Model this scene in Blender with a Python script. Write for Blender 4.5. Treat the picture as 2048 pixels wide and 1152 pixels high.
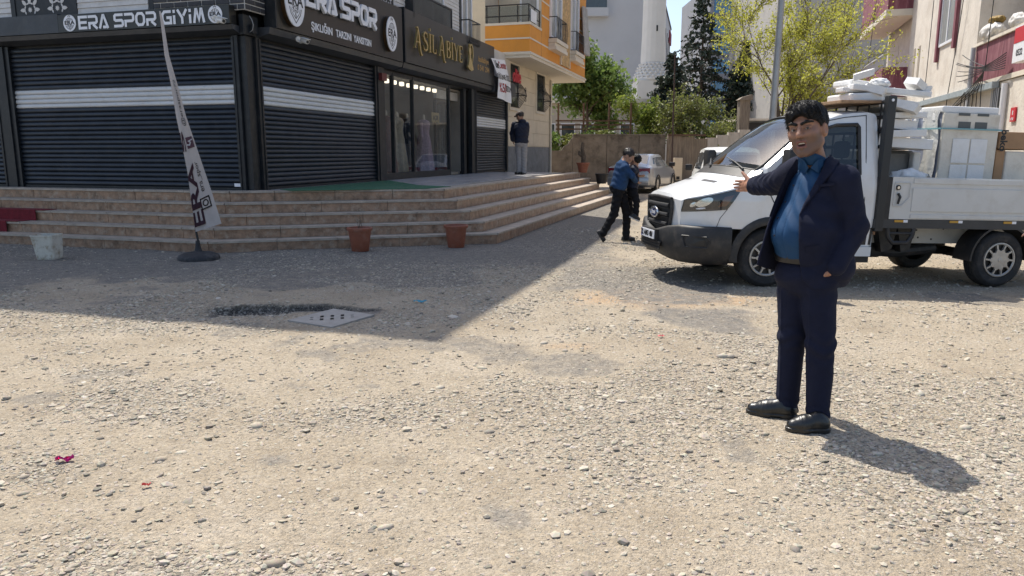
import bpy, bmesh, math, random
import numpy as np
from mathutils import Matrix, Vector
for o in list(bpy.data.objects): bpy.data.objects.remove(o)
SC = bpy.context.scene
COL = SC.collection
R = math.radians
random.seed(7); RNG = np.random.default_rng(7)
# ------------------------------------------------------------ camera
F_PX, TILT, CAMH = 1490.0, math.atan(271 / 1490.0), 1.52
cam = bpy.data.cameras.new('camera'); cam_o = bpy.data.objects.new('camera', cam); COL.objects.link(cam_o)
cam_o.location = (0, 0, CAMH); cam_o.rotation_euler = (R(90) - TILT, 0, 0)
cam.sensor_width = 36; cam.lens = 36 * F_PX / 2048; cam.clip_start = .05; cam.clip_end = 3000
SC.camera = cam_o
SC.render.resolution_x = 1024; SC.render.resolution_y = 576
# ------------------------------------------------------------ light
SUN_AZ, SUN_EL = math.atan2(.857, -.515), R(62)      # direction towards the sun
W = bpy.data.worlds.new('World'); SC.world = W; W.use_nodes = True
nt = W.node_tree; bg = nt.nodes['Background']
sky = nt.nodes.new('ShaderNodeTexSky'); sky.sky_type = 'NISHITA'; sky.sun_disc = False
sky.sun_elevation = SUN_EL; sky.sun_rotation = math.pi / 2 - SUN_AZ
sky.air_density = 1.0; sky.dust_density = 3.0; sky.ozone_density = .6; sky.altitude = 500
nt.links.new(sky.outputs[0], bg.inputs[0]); bg.inputs[1].default_value = .15
sun = bpy.data.lights.new('sun', 'SUN'); sun.energy = 4.3; sun.angle = R(.53); sun.color = (1, .95, .86)
sun_o = bpy.data.objects.new('sun', sun); COL.objects.link(sun_o); sun_o.location = (-8, 14, 30)
sd = Vector((math.cos(SUN_AZ) * math.cos(SUN_EL), math.sin(SUN_AZ) * math.cos(SUN_EL), math.sin(SUN_EL)))
sun_o.rotation_euler = sd.to_track_quat('Z', 'Y').to_euler()
SC.view_settings.view_transform = 'Standard'; SC.view_settings.look = 'None'
SC.view_settings.gamma = 1; SC.view_settings.exposure = 0.48
# ------------------------------------------------------------ pixel <-> place helpers (measured from the photograph)
_F = np.array([0, math.cos(TILT), -math.sin(TILT)]); _U = np.array([0, math.sin(TILT), math.cos(TILT)])
_R = np.array([1., 0, 0]); _C = np.array([0, 0, CAMH])
def ray(px, py): return _F + (px - 1024) / F_PX * _R + (576 - py) / F_PX * _U
def atz(px, py, z=0.):
    r = ray(px, py); return _C + (z - CAMH) / r[2] * r
def aty(px, py, y):
    r = ray(px, py); return _C + y / r[1] * r
# building frame: x = outwards from the side facade, y = along it away from the street corner
PHI = R(-16.5); ZP = .88
O2 = atz(508, 381, ZP)
BF = Matrix.Translation((O2[0], O2[1], 0)) @ Matrix.Rotation(PHI, 4, 'Z')
ID = Matrix.Identity(4)
# ------------------------------------------------------------ materials
MATS = {}
def mat(name, col=(.5, .5, .5), rough=.6, metal=0., var=.0, vscale=6., bump=0., bscale=40., spec=.5, alpha=1.,
        trans=0., emit=None, coat=0., dirt=None, dscale=2.5, damt=.5, stretch=None):
    if name in MATS: return MATS[name]
    m = bpy.data.materials.new(name); m.use_nodes = True; MATS[name] = m
    t = m.node_tree; N = t.nodes; L = t.links; p = N['Principled BSDF']
    p.inputs['Roughness'].default_value = rough; p.inputs['Metallic'].default_value = metal
    p.inputs['Specular IOR Level'].default_value = spec
    p.inputs['Base Color'].default_value = (*col, 1)
    if coat: p.inputs['Coat Weight'].default_value = coat; p.inputs['Coat Roughness'].default_value = .08
    if trans: p.inputs['Transmission Weight'].default_value = trans
    if alpha < 1: p.inputs['Alpha'].default_value = alpha
    if emit: p.inputs['Emission Color'].default_value = (*emit[:3], 1); p.inputs['Emission Strength'].default_value = emit[3]
    pos = None
    if var or bump or dirt:
        g = N.new('ShaderNodeNewGeometry'); pos = g.outputs['Position']
        if stretch:
            mp = N.new('ShaderNodeMapping'); mp.inputs['Scale'].default_value = stretch
            L.new(pos, mp.inputs[0]); pos = mp.outputs[0]
    src = None
    if var:
        n = N.new('ShaderNodeTexNoise'); n.inputs['Scale'].default_value = vscale; n.inputs['Detail'].default_value = 6
        n.inputs['Roughness'].default_value = .65
        L.new(pos, n.inputs['Vector'])
        r = N.new('ShaderNodeValToRGB'); r.color_ramp.elements[0].position = .28; r.color_ramp.elements[1].position = .72
        lo = [max(0, c * (1 - var)) for c in col]; hi = [min(1, c * (1 + var)) for c in col]
        r.color_ramp.elements[0].color = (*lo, 1); r.color_ramp.elements[1].color = (*hi, 1)
        L.new(n.outputs[0], r.inputs[0]); src = r.outputs[0]
    if dirt:
        n2 = N.new('ShaderNodeTexNoise'); n2.inputs['Scale'].default_value = dscale; n2.inputs['Detail'].default_value = 8
        n2.inputs['Roughness'].default_value = .7
        L.new(pos, n2.inputs['Vector'])
        r2 = N.new('ShaderNodeValToRGB'); r2.color_ramp.elements[0].position = .5; r2.color_ramp.elements[1].position = .68
        r2.color_ramp.elements[0].color = (0, 0, 0, 1); r2.color_ramp.elements[1].color = (damt, damt, damt, 1)
        L.new(n2.outputs[0], r2.inputs[0])
        mx = N.new('ShaderNodeMix'); mx.data_type = 'RGBA'
        L.new(r2.outputs[0], mx.inputs[0])
        if src: L.new(src, mx.inputs[6])
        else: mx.inputs[6].default_value = (*col, 1)
        mx.inputs[7].default_value = (*dirt, 1); src = mx.outputs[2]
    if src: L.new(src, p.inputs['Base Color'])
    if bump:
        nb = N.new('ShaderNodeTexNoise'); nb.inputs['Scale'].default_value = bscale; nb.inputs['Detail'].default_value = 5
        L.new(pos, nb.inputs['Vector'])
        b = N.new('ShaderNodeBump'); b.inputs['Strength'].default_value = bump; b.inputs['Distance'].default_value = .02
        L.new(nb.outputs[0], b.inputs['Height']); L.new(b.outputs[0], p.inputs['Normal'])
    return m
def glass_mat(name, tint=(.5, .55, .55), reflect=.25, rough=.02):
    if name in MATS: return MATS[name]
    m = bpy.data.materials.new(name); m.use_nodes = True; MATS[name] = m
    t = m.node_tree; N = t.nodes; L = t.links; N.remove(N['Principled BSDF']); out = N['Material Output']
    tr = N.new('ShaderNodeBsdfTransparent'); tr.inputs[0].default_value = (*tint, 1)
    gl = N.new('ShaderNodeBsdfGlossy'); gl.inputs['Roughness'].default_value = rough
    fr = N.new('ShaderNodeFresnel'); g_ = N.new('ShaderNodeNewGeometry'); io = N.new('ShaderNodeMath'); io.operation = 'MULTIPLY_ADD'; io.inputs[1].default_value = 1 / 1.5 - 1.5; io.inputs[2].default_value = 1.5
    L.new(g_.outputs['Backfacing'], io.inputs[0]); L.new(io.outputs[0], fr.inputs[0])      # thin sheet: no internal reflection
    ad = N.new('ShaderNodeMath'); ad.operation = 'MULTIPLY_ADD'; ad.inputs[1].default_value = 1.0; ad.inputs[2].default_value = reflect
    ad.use_clamp = True
    mx = N.new('ShaderNodeMixShader')
    L.new(fr.outputs[0], ad.inputs[0]); L.new(ad.outputs[0], mx.inputs[0]); L.new(tr.outputs[0], mx.inputs[1]); L.new(gl.outputs[0], mx.inputs[2])
    L.new(mx.outputs[0], out.inputs[0]); return m
def leaf_mat(name, c1, c2, trl=.35):
    if name in MATS: return MATS[name]
    m = bpy.data.materials.new(name); m.use_nodes = True; MATS[name] = m
    t = m.node_tree; N = t.nodes; L = t.links; p = N['Principled BSDF']; out = N['Material Output']
    g = N.new('ShaderNodeNewGeometry')
    r = N.new('ShaderNodeValToRGB'); r.color_ramp.elements[0].color = (*c1, 1); r.color_ramp.elements[1].color = (*c2, 1)
    L.new(g.outputs['Random Per Island'], r.inputs[0]); L.new(r.outputs[0], p.inputs['Base Color'])
    p.inputs['Roughness'].default_value = .55
    ts = N.new('ShaderNodeBsdfTranslucent'); L.new(r.outputs[0], ts.inputs[0])
    mx = N.new('ShaderNodeMixShader'); mx.inputs[0].default_value = trl
    L.new(p.outputs[0], mx.inputs[1]); L.new(ts.outputs[0], mx.inputs[2]); L.new(mx.outputs[0], out.inputs[0])
    return m
# ------------------------------------------------------------ object helpers
ROOTM = {}
def tag(o, label=None, cat=None, group=None, kind=None):
    if label: o['label'] = label
    if cat: o['category'] = cat
    if group: o['group'] = group
    if kind: o['kind'] = kind
    return o
def thing(name, label, cat, loc=(0, 0, 0), frame=ID, group=None):
    """Empty at the base of a thing; loc is given in `frame`."""
    o = bpy.data.objects.new(name, None); COL.objects.link(o)
    M = frame @ Matrix.Translation(loc)
    o.matrix_world = M; o.empty_display_size = .2
    ROOTM[o.name] = M
    return tag(o, label, cat, group, 'thing')
def rootm(parent):
    while parent.parent: parent = parent.parent
    return ROOTM.get(parent.name, ID)
class MB:
    def __init__(s): s.v = []; s.f = []; s.mi = []
    def add(s, vs, fs, mi=0):
        b = len(s.v); s.v += [tuple(map(float, v)) for v in vs]; s.f += [tuple(b + i for i in f) for f in fs]; s.mi += [mi] * len(fs); return s
    def box(s, x0, x1, y0, y1, z0, z1, mi=0):
        vs = [(x, y, z) for z in (z0, z1) for y in (y0, y1) for x in (x0, x1)]
        return s.add(vs, [(0, 2, 3, 1), (4, 5, 7, 6), (0, 1, 5, 4), (2, 6, 7, 3), (0, 4, 6, 2), (1, 3, 7, 5)], mi)
    def bbox(s, x0, x1, y0, y1, z0, z1, c=.01, mi=0):
        bm = bmesh.new(); bmesh.ops.create_cube(bm, size=1)
        for v in bm.verts:
            v.co = Vector((x0 + (v.co.x + .5) * (x1 - x0), y0 + (v.co.y + .5) * (y1 - y0), z0 + (v.co.z + .5) * (z1 - z0)))
        bmesh.ops.bevel(bm, geom=bm.edges[:], offset=c, segments=2, profile=.5, affect='EDGES')
        s.bm(bm, mi); return s
    def bm(s, bm, mi=0, M=None):
        bm.verts.ensure_lookup_table(); bm.verts.index_update()
        s.add([(M @ v.co if M else v.co) for v in bm.verts], [[v.index for v in f.verts] for f in bm.faces], mi); bm.free(); return s
    def prism(s, poly, d, mi=0):
        """poly: list of 3D points of a planar polygon, d: extrusion vector"""
        n = len(poly); d = Vector(d); a = [Vector(p) for p in poly]; b = [p + d for p in a]
        nor = Vector((0, 0, 0))
        for i in range(n): nor += a[i].cross(a[(i + 1) % n])
        if nor.dot(d) > 0: a = a[::-1]; b = b[::-1]
        fs = [tuple(range(n)), tuple(range(2 * n - 1, n - 1, -1))] + [(i, n + i, n + (i + 1) % n, (i + 1) % n) for i in range(n)]
        return s.add([*a, *b], fs, mi)
    def tube(s, pts, r, n=8, cap=True, mi=0):
        pts = [Vector(p) for p in pts]; rs = r if hasattr(r, '__len__') else [r] * len(pts)
        vs = []; fs = []; prev = None
        for i, p in enumerate(pts):
            t = (pts[min(i + 1, len(pts) - 1)] - pts[max(i - 1, 0)])
            if t.length < 1e-9: t = Vector((0, 0, 1))
            t.normalize()
            if prev is None: u = t.orthogonal().normalized()
            else: u = (prev - t * prev.dot(t)); u = u.normalized() if u.length > 1e-6 else t.orthogonal().normalized()
            prev = u; w = t.cross(u)
            for k in range(n):
                a = 2 * math.pi * k / n; vs.append(p + (u * math.cos(a) + w * math.sin(a)) * rs[i])
        for i in range(len(pts) - 1):
            for k in range(n):
                fs.append((i * n + k, i * n + (k + 1) % n, (i + 1) * n + (k + 1) % n, (i + 1) * n + k))
        if cap: fs.append(tuple(range(n - 1, -1, -1))); fs.append(tuple((len(pts) - 1) * n + k for k in range(n)))
        return s.add(vs, fs, mi)
    def lathe(s, prof, c=(0, 0, 0), n=24, axis='Z', mi=0, cap=True):
        vs = []; fs = []; c = Vector(c)
        for (r, h) in prof:
            for k in range(n):
                a = 2 * math.pi * k / n
                p = {'Z': (r * math.cos(a), r * math.sin(a), h), 'Y': (r * math.cos(a), h, -r * math.sin(a)), 'X': (h, r * math.cos(a), r * math.sin(a))}[axis]
                vs.append(c + Vector(p))
        for i in range(len(prof) - 1):
            for k in range(n): fs.append((i * n + k, i * n + (k + 1) % n, (i + 1) * n + (k + 1) % n, (i + 1) * n + k))
        if cap:
            if prof[0][0] > 1e-6: fs.append(tuple(range(n - 1, -1, -1)))
            if prof[-1][0] > 1e-6: fs.append(tuple((len(prof) - 1) * n + k for k in range(n)))
        return s.add(vs, fs, mi)
    def loft(s, rings, closed=True, cap=False, mi=0):
        n = len(rings[0]); vs = [p for r in rings for p in r]; fs = []
        for i in range(len(rings) - 1):
            for k in range(n if closed else n - 1):
                fs.append((i * n + k, i * n + (k + 1) % n, (i + 1) * n + (k + 1) % n, (i + 1) * n + k))
        if cap: fs.append(tuple(range(n - 1, -1, -1))); fs.append(tuple((len(rings) - 1) * n + k for k in range(n)))
        return s.add(vs, fs, mi)
    def grid(s, fn, us, vs_, mi=0, keep=None, flip=False):
        nu, nv = len(us), len(vs_); vs = [fn(u, v) for u in us for v in vs_]; fs = []
        for i in range(nu - 1):
            for j in range(nv - 1):
                if keep and not keep((us[i] + us[i + 1]) / 2, (vs_[j] + vs_[j + 1]) / 2): continue
                q = (i * nv + j, (i + 1) * nv + j, (i + 1) * nv + j + 1, i * nv + j + 1)
                fs.append(q[::-1] if flip else q)
        return s.add(vs, fs, mi)
def mesh_of(name, mb, mats, M=None, smooth=False, angle=35):
    me = bpy.data.meshes.new(name)
    vs = mb.v if M is None else [tuple(M @ Vector(v)) for v in mb.v]
    me.from_pydata(vs, [], mb.f); 
    for m in (mats if isinstance(mats, (list, tuple)) else [mats]): me.materials.append(m)
    if any(mb.mi): me.polygons.foreach_set('material_index', mb.mi)
    if smooth:
        me.polygons.foreach_set('use_smooth', [True] * len(me.polygons))
        if angle: 
            try: me.set_sharp_from_angle(angle=R(angle))
            except Exception: pass
    me.validate(); me.update(); return me
def obj(name, mb, mats, parent=None, frame=ID, smooth=False, angle=35):
    """One mesh object; mb's coordinates are in `frame`."""
    M = frame if parent is None else rootm(parent).inverted() @ frame
    if M == ID: M = None
    o = bpy.data.objects.new(name, mesh_of(name, mb, mats, M, smooth, angle)); COL.objects.link(o)
    if parent is not None: o.parent = parent
    return o
def single(name, mb, mats, label, cat, loc=(0, 0, 0), frame=ID, group=None, smooth=False, angle=35):
    """A thing that is one mesh: origin at loc (in frame)."""
    T = frame @ Matrix.Translation(loc)
    o = bpy.data.objects.new(name, mesh_of(name, mb, mats, Matrix.Translation(loc).inverted(), smooth, angle)); COL.objects.link(o)
    o.matrix_world = T; ROOTM[o.name] = T
    return tag(o, label, cat, group, 'thing')
def piece(name, me, parent, loc, rot=(0, 0, 0), scale=(1, 1, 1)):
    """Shared-mesh piece, loc in the root's local space."""
    o = bpy.data.objects.new(name, me); COL.objects.link(o); o.parent = parent
    o.location = loc; o.rotation_euler = rot; o.scale = scale; return o
def copy_tree(o, parent=None):
    c = o.copy(); COL.objects.link(c); c.parent = parent
    for ch in list(o.children): copy_tree(ch, c)
    return c
# text -> polygons in the xz plane (x right, z up), extruded towards -y
def text_mb(txt, size, ext=.004, bold=0., sx=1., mi=0):
    cu = bpy.data.curves.new('t', 'FONT'); cu.body = txt; cu.size = size; cu.extrude = ext / 2; cu.offset = bold
    cu.align_x = 'CENTER'; cu.align_y = 'CENTER'; cu.resolution_u = 3
    ob = bpy.data.objects.new('t', cu); COL.objects.link(ob)
    dg = bpy.context.evaluated_depsgraph_get(); me = bpy.data.meshes.new_from_object(ob.evaluated_get(dg))
    mb = MB(); mb.add([(v.co.x * sx, -v.co.z, v.co.y) for v in me.vertices], [tuple(p.vertices) for p in me.polygons], mi)
    bpy.data.objects.remove(ob); bpy.data.curves.remove(cu); bpy.data.meshes.remove(me)
    return mb
def place(mb, M, dst=None):
    d = dst or MB(); d.add([M @ Vector(v) for v in mb.v], mb.f); return d
# thick mitred strokes
def stroke2(pts, w, closed=False):
    P = [Vector((p[0], p[1])) for p in pts]; n = len(P); ws = w if hasattr(w, '__len__') else [w] * n
    Lf, Rt = [], []
    for i in range(n):
        a = P[(i - 1) % n] if (closed or i > 0) else None; b = P[(i + 1) % n] if (closed or i < n - 1) else None
        d1 = (P[i] - a).normalized() if a is not None else None; d2 = (b - P[i]).normalized() if b is not None else None
        if d1 is None: d1 = d2
        if d2 is None: d2 = d1
        n1 = Vector((-d1.y, d1.x)); n2 = Vector((-d2.y, d2.x)); m = (n1 + n2)
        m = m.normalized() if m.length > 1e-6 else n1
        k = ws[i] / 2 / max(.45, m.dot(n1))
        Lf.append(P[i] + m * k); Rt.append(P[i] - m * k)
    return Lf, Rt
def stroke_mb(strokes, w, ext, sx, sz, mi=0, mb=None, wz=None):
    mb = mb or MB(); k = 0
    for st in strokes:
        closed = st[0] == 'c'; pts = st[1:] if closed else st
        pts = [(p[0] * sx, p[1] * sz) for p in pts]
        Lf, Rt = stroke2(pts, w, closed); n = len(Lf); d = .0012 * k; k += 1
        vs = [(p.x, -d, p.y) for p in Lf] + [(p.x, -d, p.y) for p in Rt] + [(p.x, ext, p.y) for p in Lf] + [(p.x, ext, p.y) for p in Rt]
        fs = []
        for i in range(n if closed else n - 1):
            j = (i + 1) % n
            fs += [(i, n + i, n + j, j), (2 * n + i, 2 * n + j, 3 * n + j, 3 * n + i), (i, j, 2 * n + j, 2 * n + i), (n + i, 3 * n + i, 3 * n + j, n + j)]
        if not closed: fs += [(0, 2 * n, 3 * n, n), (n - 1, 2 * n - 1, 4 * n - 1, 3 * n - 1)]
        mb.add(vs, fs, mi)
    return mb
# ------------------------------------------------------------ implicit surfaces for bodies and cloth
def V3(*a): return np.array(a, np.float32)
def rcone(P, a, b, r1, r2, sq=None):
    a = np.asarray(a, np.float32); b = np.asarray(b, np.float32); d = b - a
    q = P - a
    t = np.clip((q @ d) / max(1e-9, float(d @ d)), 0, 1)
    w = q - t[..., None] * d
    return np.sqrt((w * w).sum(-1)) - (r1 + t * (r2 - r1))
def ellp(P, c, r, Rm=None):
    q = P - np.asarray(c, np.float32)
    if Rm is not None: q = q @ np.asarray(Rm, np.float32)
    r = np.asarray(r, np.float32); k0 = np.sqrt(((q / r) ** 2).sum(-1)); k1 = np.sqrt(((q / (r * r)) ** 2).sum(-1))
    return k0 * (k0 - 1) / np.maximum(k1, 1e-6)
def smin(a, b, k):
    h = np.clip(.5 + .5 * (b - a) / k, 0, 1); return b + (a - b) * h - k * h * (1 - h)
def smax(a, b, k): return -smin(-a, -b, k)
def smin_all(l, k):
    r = l[0]
    for x in l[1:]: r = smin(r, x, k)
    return r
def wob(P, sc, seed, n=5):
    rg = np.random.default_rng(seed); o = 0
    for i in range(n):
        d = rg.normal(size=3); d /= np.linalg.norm(d); o = o + np.sin((P @ d.astype(np.float32)) * sc * rg.uniform(.6, 1.7) + rg.uniform(0, 6.28))
    return o / n
def surfnet(fn, lo, hi, h):
    lo = np.array(lo, np.float32); hi = np.array(hi, np.float32)
    n = np.ceil((hi - lo) / h).astype(int) + 1
    ax = [lo[i] + h * np.arange(n[i], dtype=np.float32) for i in range(3)]
    # evaluate only the blocks that the surface can touch
    bs = 8; nb = np.ceil(n / bs).astype(int); ci = np.stack(np.meshgrid(*[np.arange(k) for k in nb], indexing='ij'), -1).reshape(-1, 3)
    cp = (lo + h * (ci * bs + (bs - 1) / 2.)).astype(np.float32); cv = np.concatenate([fn(cp[i:i + 200000]) for i in range(0, len(cp), 200000)])
    Vp = np.repeat(np.repeat(np.repeat(cv.reshape(nb), bs, 0), bs, 1), bs, 2).astype(np.float32)
    near = ci[np.abs(cv) < bs * h * .9 + .03]; off = np.stack(np.meshgrid(*[np.arange(bs)] * 3, indexing='ij'), -1).reshape(1, -1, 3)
    for i in range(0, len(near), 400):
        q = (near[i:i + 400, None] * bs + off).reshape(-1, 3); Vp[q[:, 0], q[:, 1], q[:, 2]] = fn((lo + h * q).astype(np.float32))
    V = Vp[:n[0], :n[1], :n[2]]
    S = V < 0
    c = np.zeros(n - 1, np.uint8)
    for dx in (0, 1):
        for dy in (0, 1):
            for dz in (0, 1): c += S[dx:n[0] - 1 + dx, dy:n[1] - 1 + dy, dz:n[2] - 1 + dz]
    I = np.argwhere((c > 0) & (c < 8)); idx = -np.ones(n - 1, np.int64); idx[tuple(I.T)] = np.arange(len(I))
    co = [(dx, dy, dz) for dx in (0, 1) for dy in (0, 1) for dz in (0, 1)]
    acc = np.zeros((len(I), 3), np.float32); cnt = np.zeros(len(I), np.float32)
    for a in range(8):
        for b in range(a + 1, 8):
            da = np.array(co[a]); db = np.array(co[b])
            if np.abs(da - db).sum() != 1: continue
            va = V[tuple((I + da).T)]; vb = V[tuple((I + db).T)]; m = (va < 0) != (vb < 0)
            t = np.where(m, va / np.where(m, va - vb, 1), 0)[:, None]
            acc += np.where(m[:, None], da + t * (db - da), 0); cnt += m
    verts = lo + h * (I + acc / np.maximum(cnt, 1)[:, None])
    faces = []
    for d in range(3):
        e1, e2 = (d + 1) % 3, (d + 2) % 3
        sl0 = [slice(1, n[i] - 1) for i in range(3)]; sl1 = list(sl0)
        sl0[d] = slice(0, n[d] - 1); sl1[d] = slice(1, n[d])
        A_ = S[tuple(sl0)]; B_ = S[tuple(sl1)]
        for sgn in (0, 1):
            E = np.argwhere((A_ & ~B_) if sgn == 0 else (~A_ & B_))
            if not len(E): continue
            off = np.array([1, 1, 1]); off[d] = 0; E = E + off
            def cell(o1, o2):
                q = E.copy(); q[:, e1] += o1; q[:, e2] += o2; return idx[tuple(q.T)]
            q = np.stack([cell(-1, -1), cell(0, -1), cell(0, 0), cell(-1, 0)], 1)
            faces.append(q if sgn == 0 else q[:, ::-1])
    return verts, np.concatenate(faces)
def np_mesh(name, verts, faces, mats, smooth=True):
    me = bpy.data.meshes.new(name); nv, nf = len(verts), len(faces); k = faces.shape[1]
    me.vertices.add(nv); me.vertices.foreach_set('co', np.ascontiguousarray(verts, np.float32).ravel())
    me.loops.add(nf * k); me.loops.foreach_set('vertex_index', np.ascontiguousarray(faces, np.int32).ravel())
    me.polygons.add(nf); me.polygons.foreach_set('loop_start', np.arange(0, nf * k, k, dtype=np.int32))
    try: me.polygons.foreach_set('loop_total', np.full(nf, k, np.int32))
    except Exception: pass
    for m in (mats if isinstance(mats, (list, tuple)) else [mats]): me.materials.append(m)
    me.polygons.foreach_set('use_smooth', np.full(nf, smooth)); me.update(calc_edges=True); return me
def sdf_obj(name, fn, lo, hi, h, mats, parent):
    """implicit surface in world coordinates -> child mesh of parent"""
    v, f = surfnet(fn, lo, hi, h)
    M = np.array(rootm(parent).inverted()); v = v @ M[:3, :3].T + M[:3, 3]
    o = bpy.data.objects.new(name, np_mesh(name, v, f, mats)); COL.objects.link(o); o.parent = parent; return o
# ============================================================ GROUND
def vnoise(x, y, seed):
    x = np.asarray(x, float); y = np.asarray(y, float)
    xi = np.floor(x).astype(np.int64); yi = np.floor(y).astype(np.int64); fx = x - xi; fy = y - yi
    fx = fx * fx * (3 - 2 * fx); fy = fy * fy * (3 - 2 * fy)
    def hsh(a, b):
        h = (a * 374761393 + b * 668265263 + seed * 1442695041) & 0xFFFFFFFF
        h = ((h ^ (h >> 13)) * 1274126177) & 0xFFFFFFFF; return ((h ^ (h >> 16)) & 0xFFFF) / 65535.
    return (hsh(xi, yi) * (1 - fx) + hsh(xi + 1, yi) * fx) * (1 - fy) + (hsh(xi, yi + 1) * (1 - fx) + hsh(xi + 1, yi + 1) * fx) * fy
def fbm(x, y, seed, o=4):
    s = 0; a = .5
    for i in range(o): s = s + a * vnoise(x * 2 ** i, y * 2 ** i, seed + i); a *= .5
    return s / (1 - .5 ** o)
def sstep(a, b, x): t = np.clip((x - a) / (b - a), 0, 1); return t * t * (3 - 2 * t)
def hollow(x, y):
    u = (x + 2.12) / .92; lip = 7.46 + .035 * np.sin(x * 9) + .02 * np.sin(x * 23 + 1) - .30 * u * u - .06 * u
    return sstep(1.1, .7, np.abs(u)) * sstep(.015, -.045, y - lip) * sstep(.62, .12, lip - y)
def lipband(x, y):
    u = (x + 2.12) / .92; lip = 7.46 + .035 * np.sin(x * 9) + .02 * np.sin(x * 23 + 1) - .30 * u * u - .06 * u
    n = fbm(x * 9, y * 9, 77, 3); return sstep(1.1, .8, np.abs(u)) * sstep(.02, -.01, y - lip) * sstep(.20, .03, lip - y + (n - .5) * .25)
def gh(x, y):
    """height of the ground"""
    x = np.asarray(x, float); y = np.asarray(y, float)
    near = sstep(16, 12, y) * sstep(12, 9, np.abs(x))
    h = (fbm(x * .7, y * .7, 3, 3) - .5) * .05 * near + (fbm(x * 5, y * 5, 11, 3) - .5) * .018 * near
    # broken hollow behind the drain cover
    d = hollow(x, y)
    h = h - .10 * d
    tm = sstep(2.6, 3.6, x) * sstep(6.6, 8.0, y) * sstep(16, 12.5, y); h = h * (1 - .8 * tm) - .0265 * np.clip(x - 2.9, 0, 5) * sstep(6.6, 8.0, y) * sstep(16, 12.5, y)      # falls gently under the truck
    # flat below the feet
    fl = sstep(.55, .3, np.hypot(x - 1.6, y - 4.07))
    h = h * (1 - fl)
    fl2 = sstep(1.0, .45, np.maximum(np.abs(x + 1.68), np.abs(y - 6.77)) * 1.4) * sstep(7.6, 6.9, y + .25 * x + .42 * 0)
    return h * (1 - .85 * fl2)
def geo(a, b, s, grow=1.18):
    o = [a]
    while abs(o[-1]) < b: o.append(o[-1] + s); s *= grow
    return o
xs = np.array(sorted(set([-v for v in geo(8.5, 2200, .06)] + geo(10.0, 2200, .06) + list(np.arange(-8.44, 9.98, .05)) + list(np.arange(-3.2, -.9, .02) + .003))))
ys = np.array(sorted(set(list(np.arange(1.6, 14.5, .05)) + list(np.arange(6.7, 7.7, .02) + .003) + geo(14.5, 2200, .06) + [-v for v in geo(.0, 300, .6)] + [.4, .8, 1.2])))
GX, GY = np.meshgrid(xs, ys, indexing='ij'); GZ = gh(GX, GY)
nx_, ny_ = len(xs), len(ys)
gi = np.arange(nx_ * ny_).reshape(nx_, ny_)
gf = np.stack([gi[:-1, :-1], gi[1:, :-1], gi[1:, 1:], gi[:-1, 1:]], -1).reshape(-1, 4)
def ground_masks(x, y):
    n = fbm(x * .55, y * .55, 21); n2 = fbm(x * 1.7, y * 1.7, 31)
    asp = sstep(8.6, 10.6, y + .30 * np.clip(-x - 1.5, 0, 4) + (n2 - .5) * 3.2) * sstep(2.3, .6, x + (n2 - .5) * 1.5 - .16 * (y - 10)) * sstep(30, 24, y)
    asp = np.maximum(asp, .75 * sstep(.57, .66, n) * sstep(3.6, 6, y) * sstep(6.5, 5, x))
    asp = np.maximum(asp, .6 * sstep(.62, .72, n2) * sstep(2.0, 1.2, x))
    asp = np.maximum(asp, .9 * hollow(x, y) + .8 * sstep(.3, .9, hollow(x, y)))
    asp = np.maximum(asp, .55 * sstep(15, 22, y) * sstep(.45, .6, n))
    org = sstep(1.2, .5, np.hypot((x - 1.75) / .95, (y - 7.8) / .75) + (n2 - .5) * 1.2) + .5 * sstep(.6, .2, np.hypot((x - .45) / .5, (y - 5.75) / .25))
    grv = sstep(.45, .62, fbm(x * .9, y * .9, 41)) * (1 - .85 * sstep(1.9, 2.6, x) * sstep(4.6, 5.4, y))
    grv = np.maximum(grv, .9 * sstep(1.0, .3, np.hypot((x + 0.55) / 1.5, (y - 4.4 - .2 * x) / .45)))
    return np.clip(asp, 0, 1), np.clip(org, 0, 1), np.clip(grv, 0, 1)
me = np_mesh('ground', np.stack([GX, GY, GZ], -1).reshape(-1, 3), gf, [], True)
ma_, mo_, mg_ = ground_masks(GX, GY)
ca = me.color_attributes.new('kinds', 'FLOAT_COLOR', 'POINT')
ca.data.foreach_set('color', np.stack([ma_, mo_, mg_, lipband(GX, GY)], -1).astype(np.float32).ravel())
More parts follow.
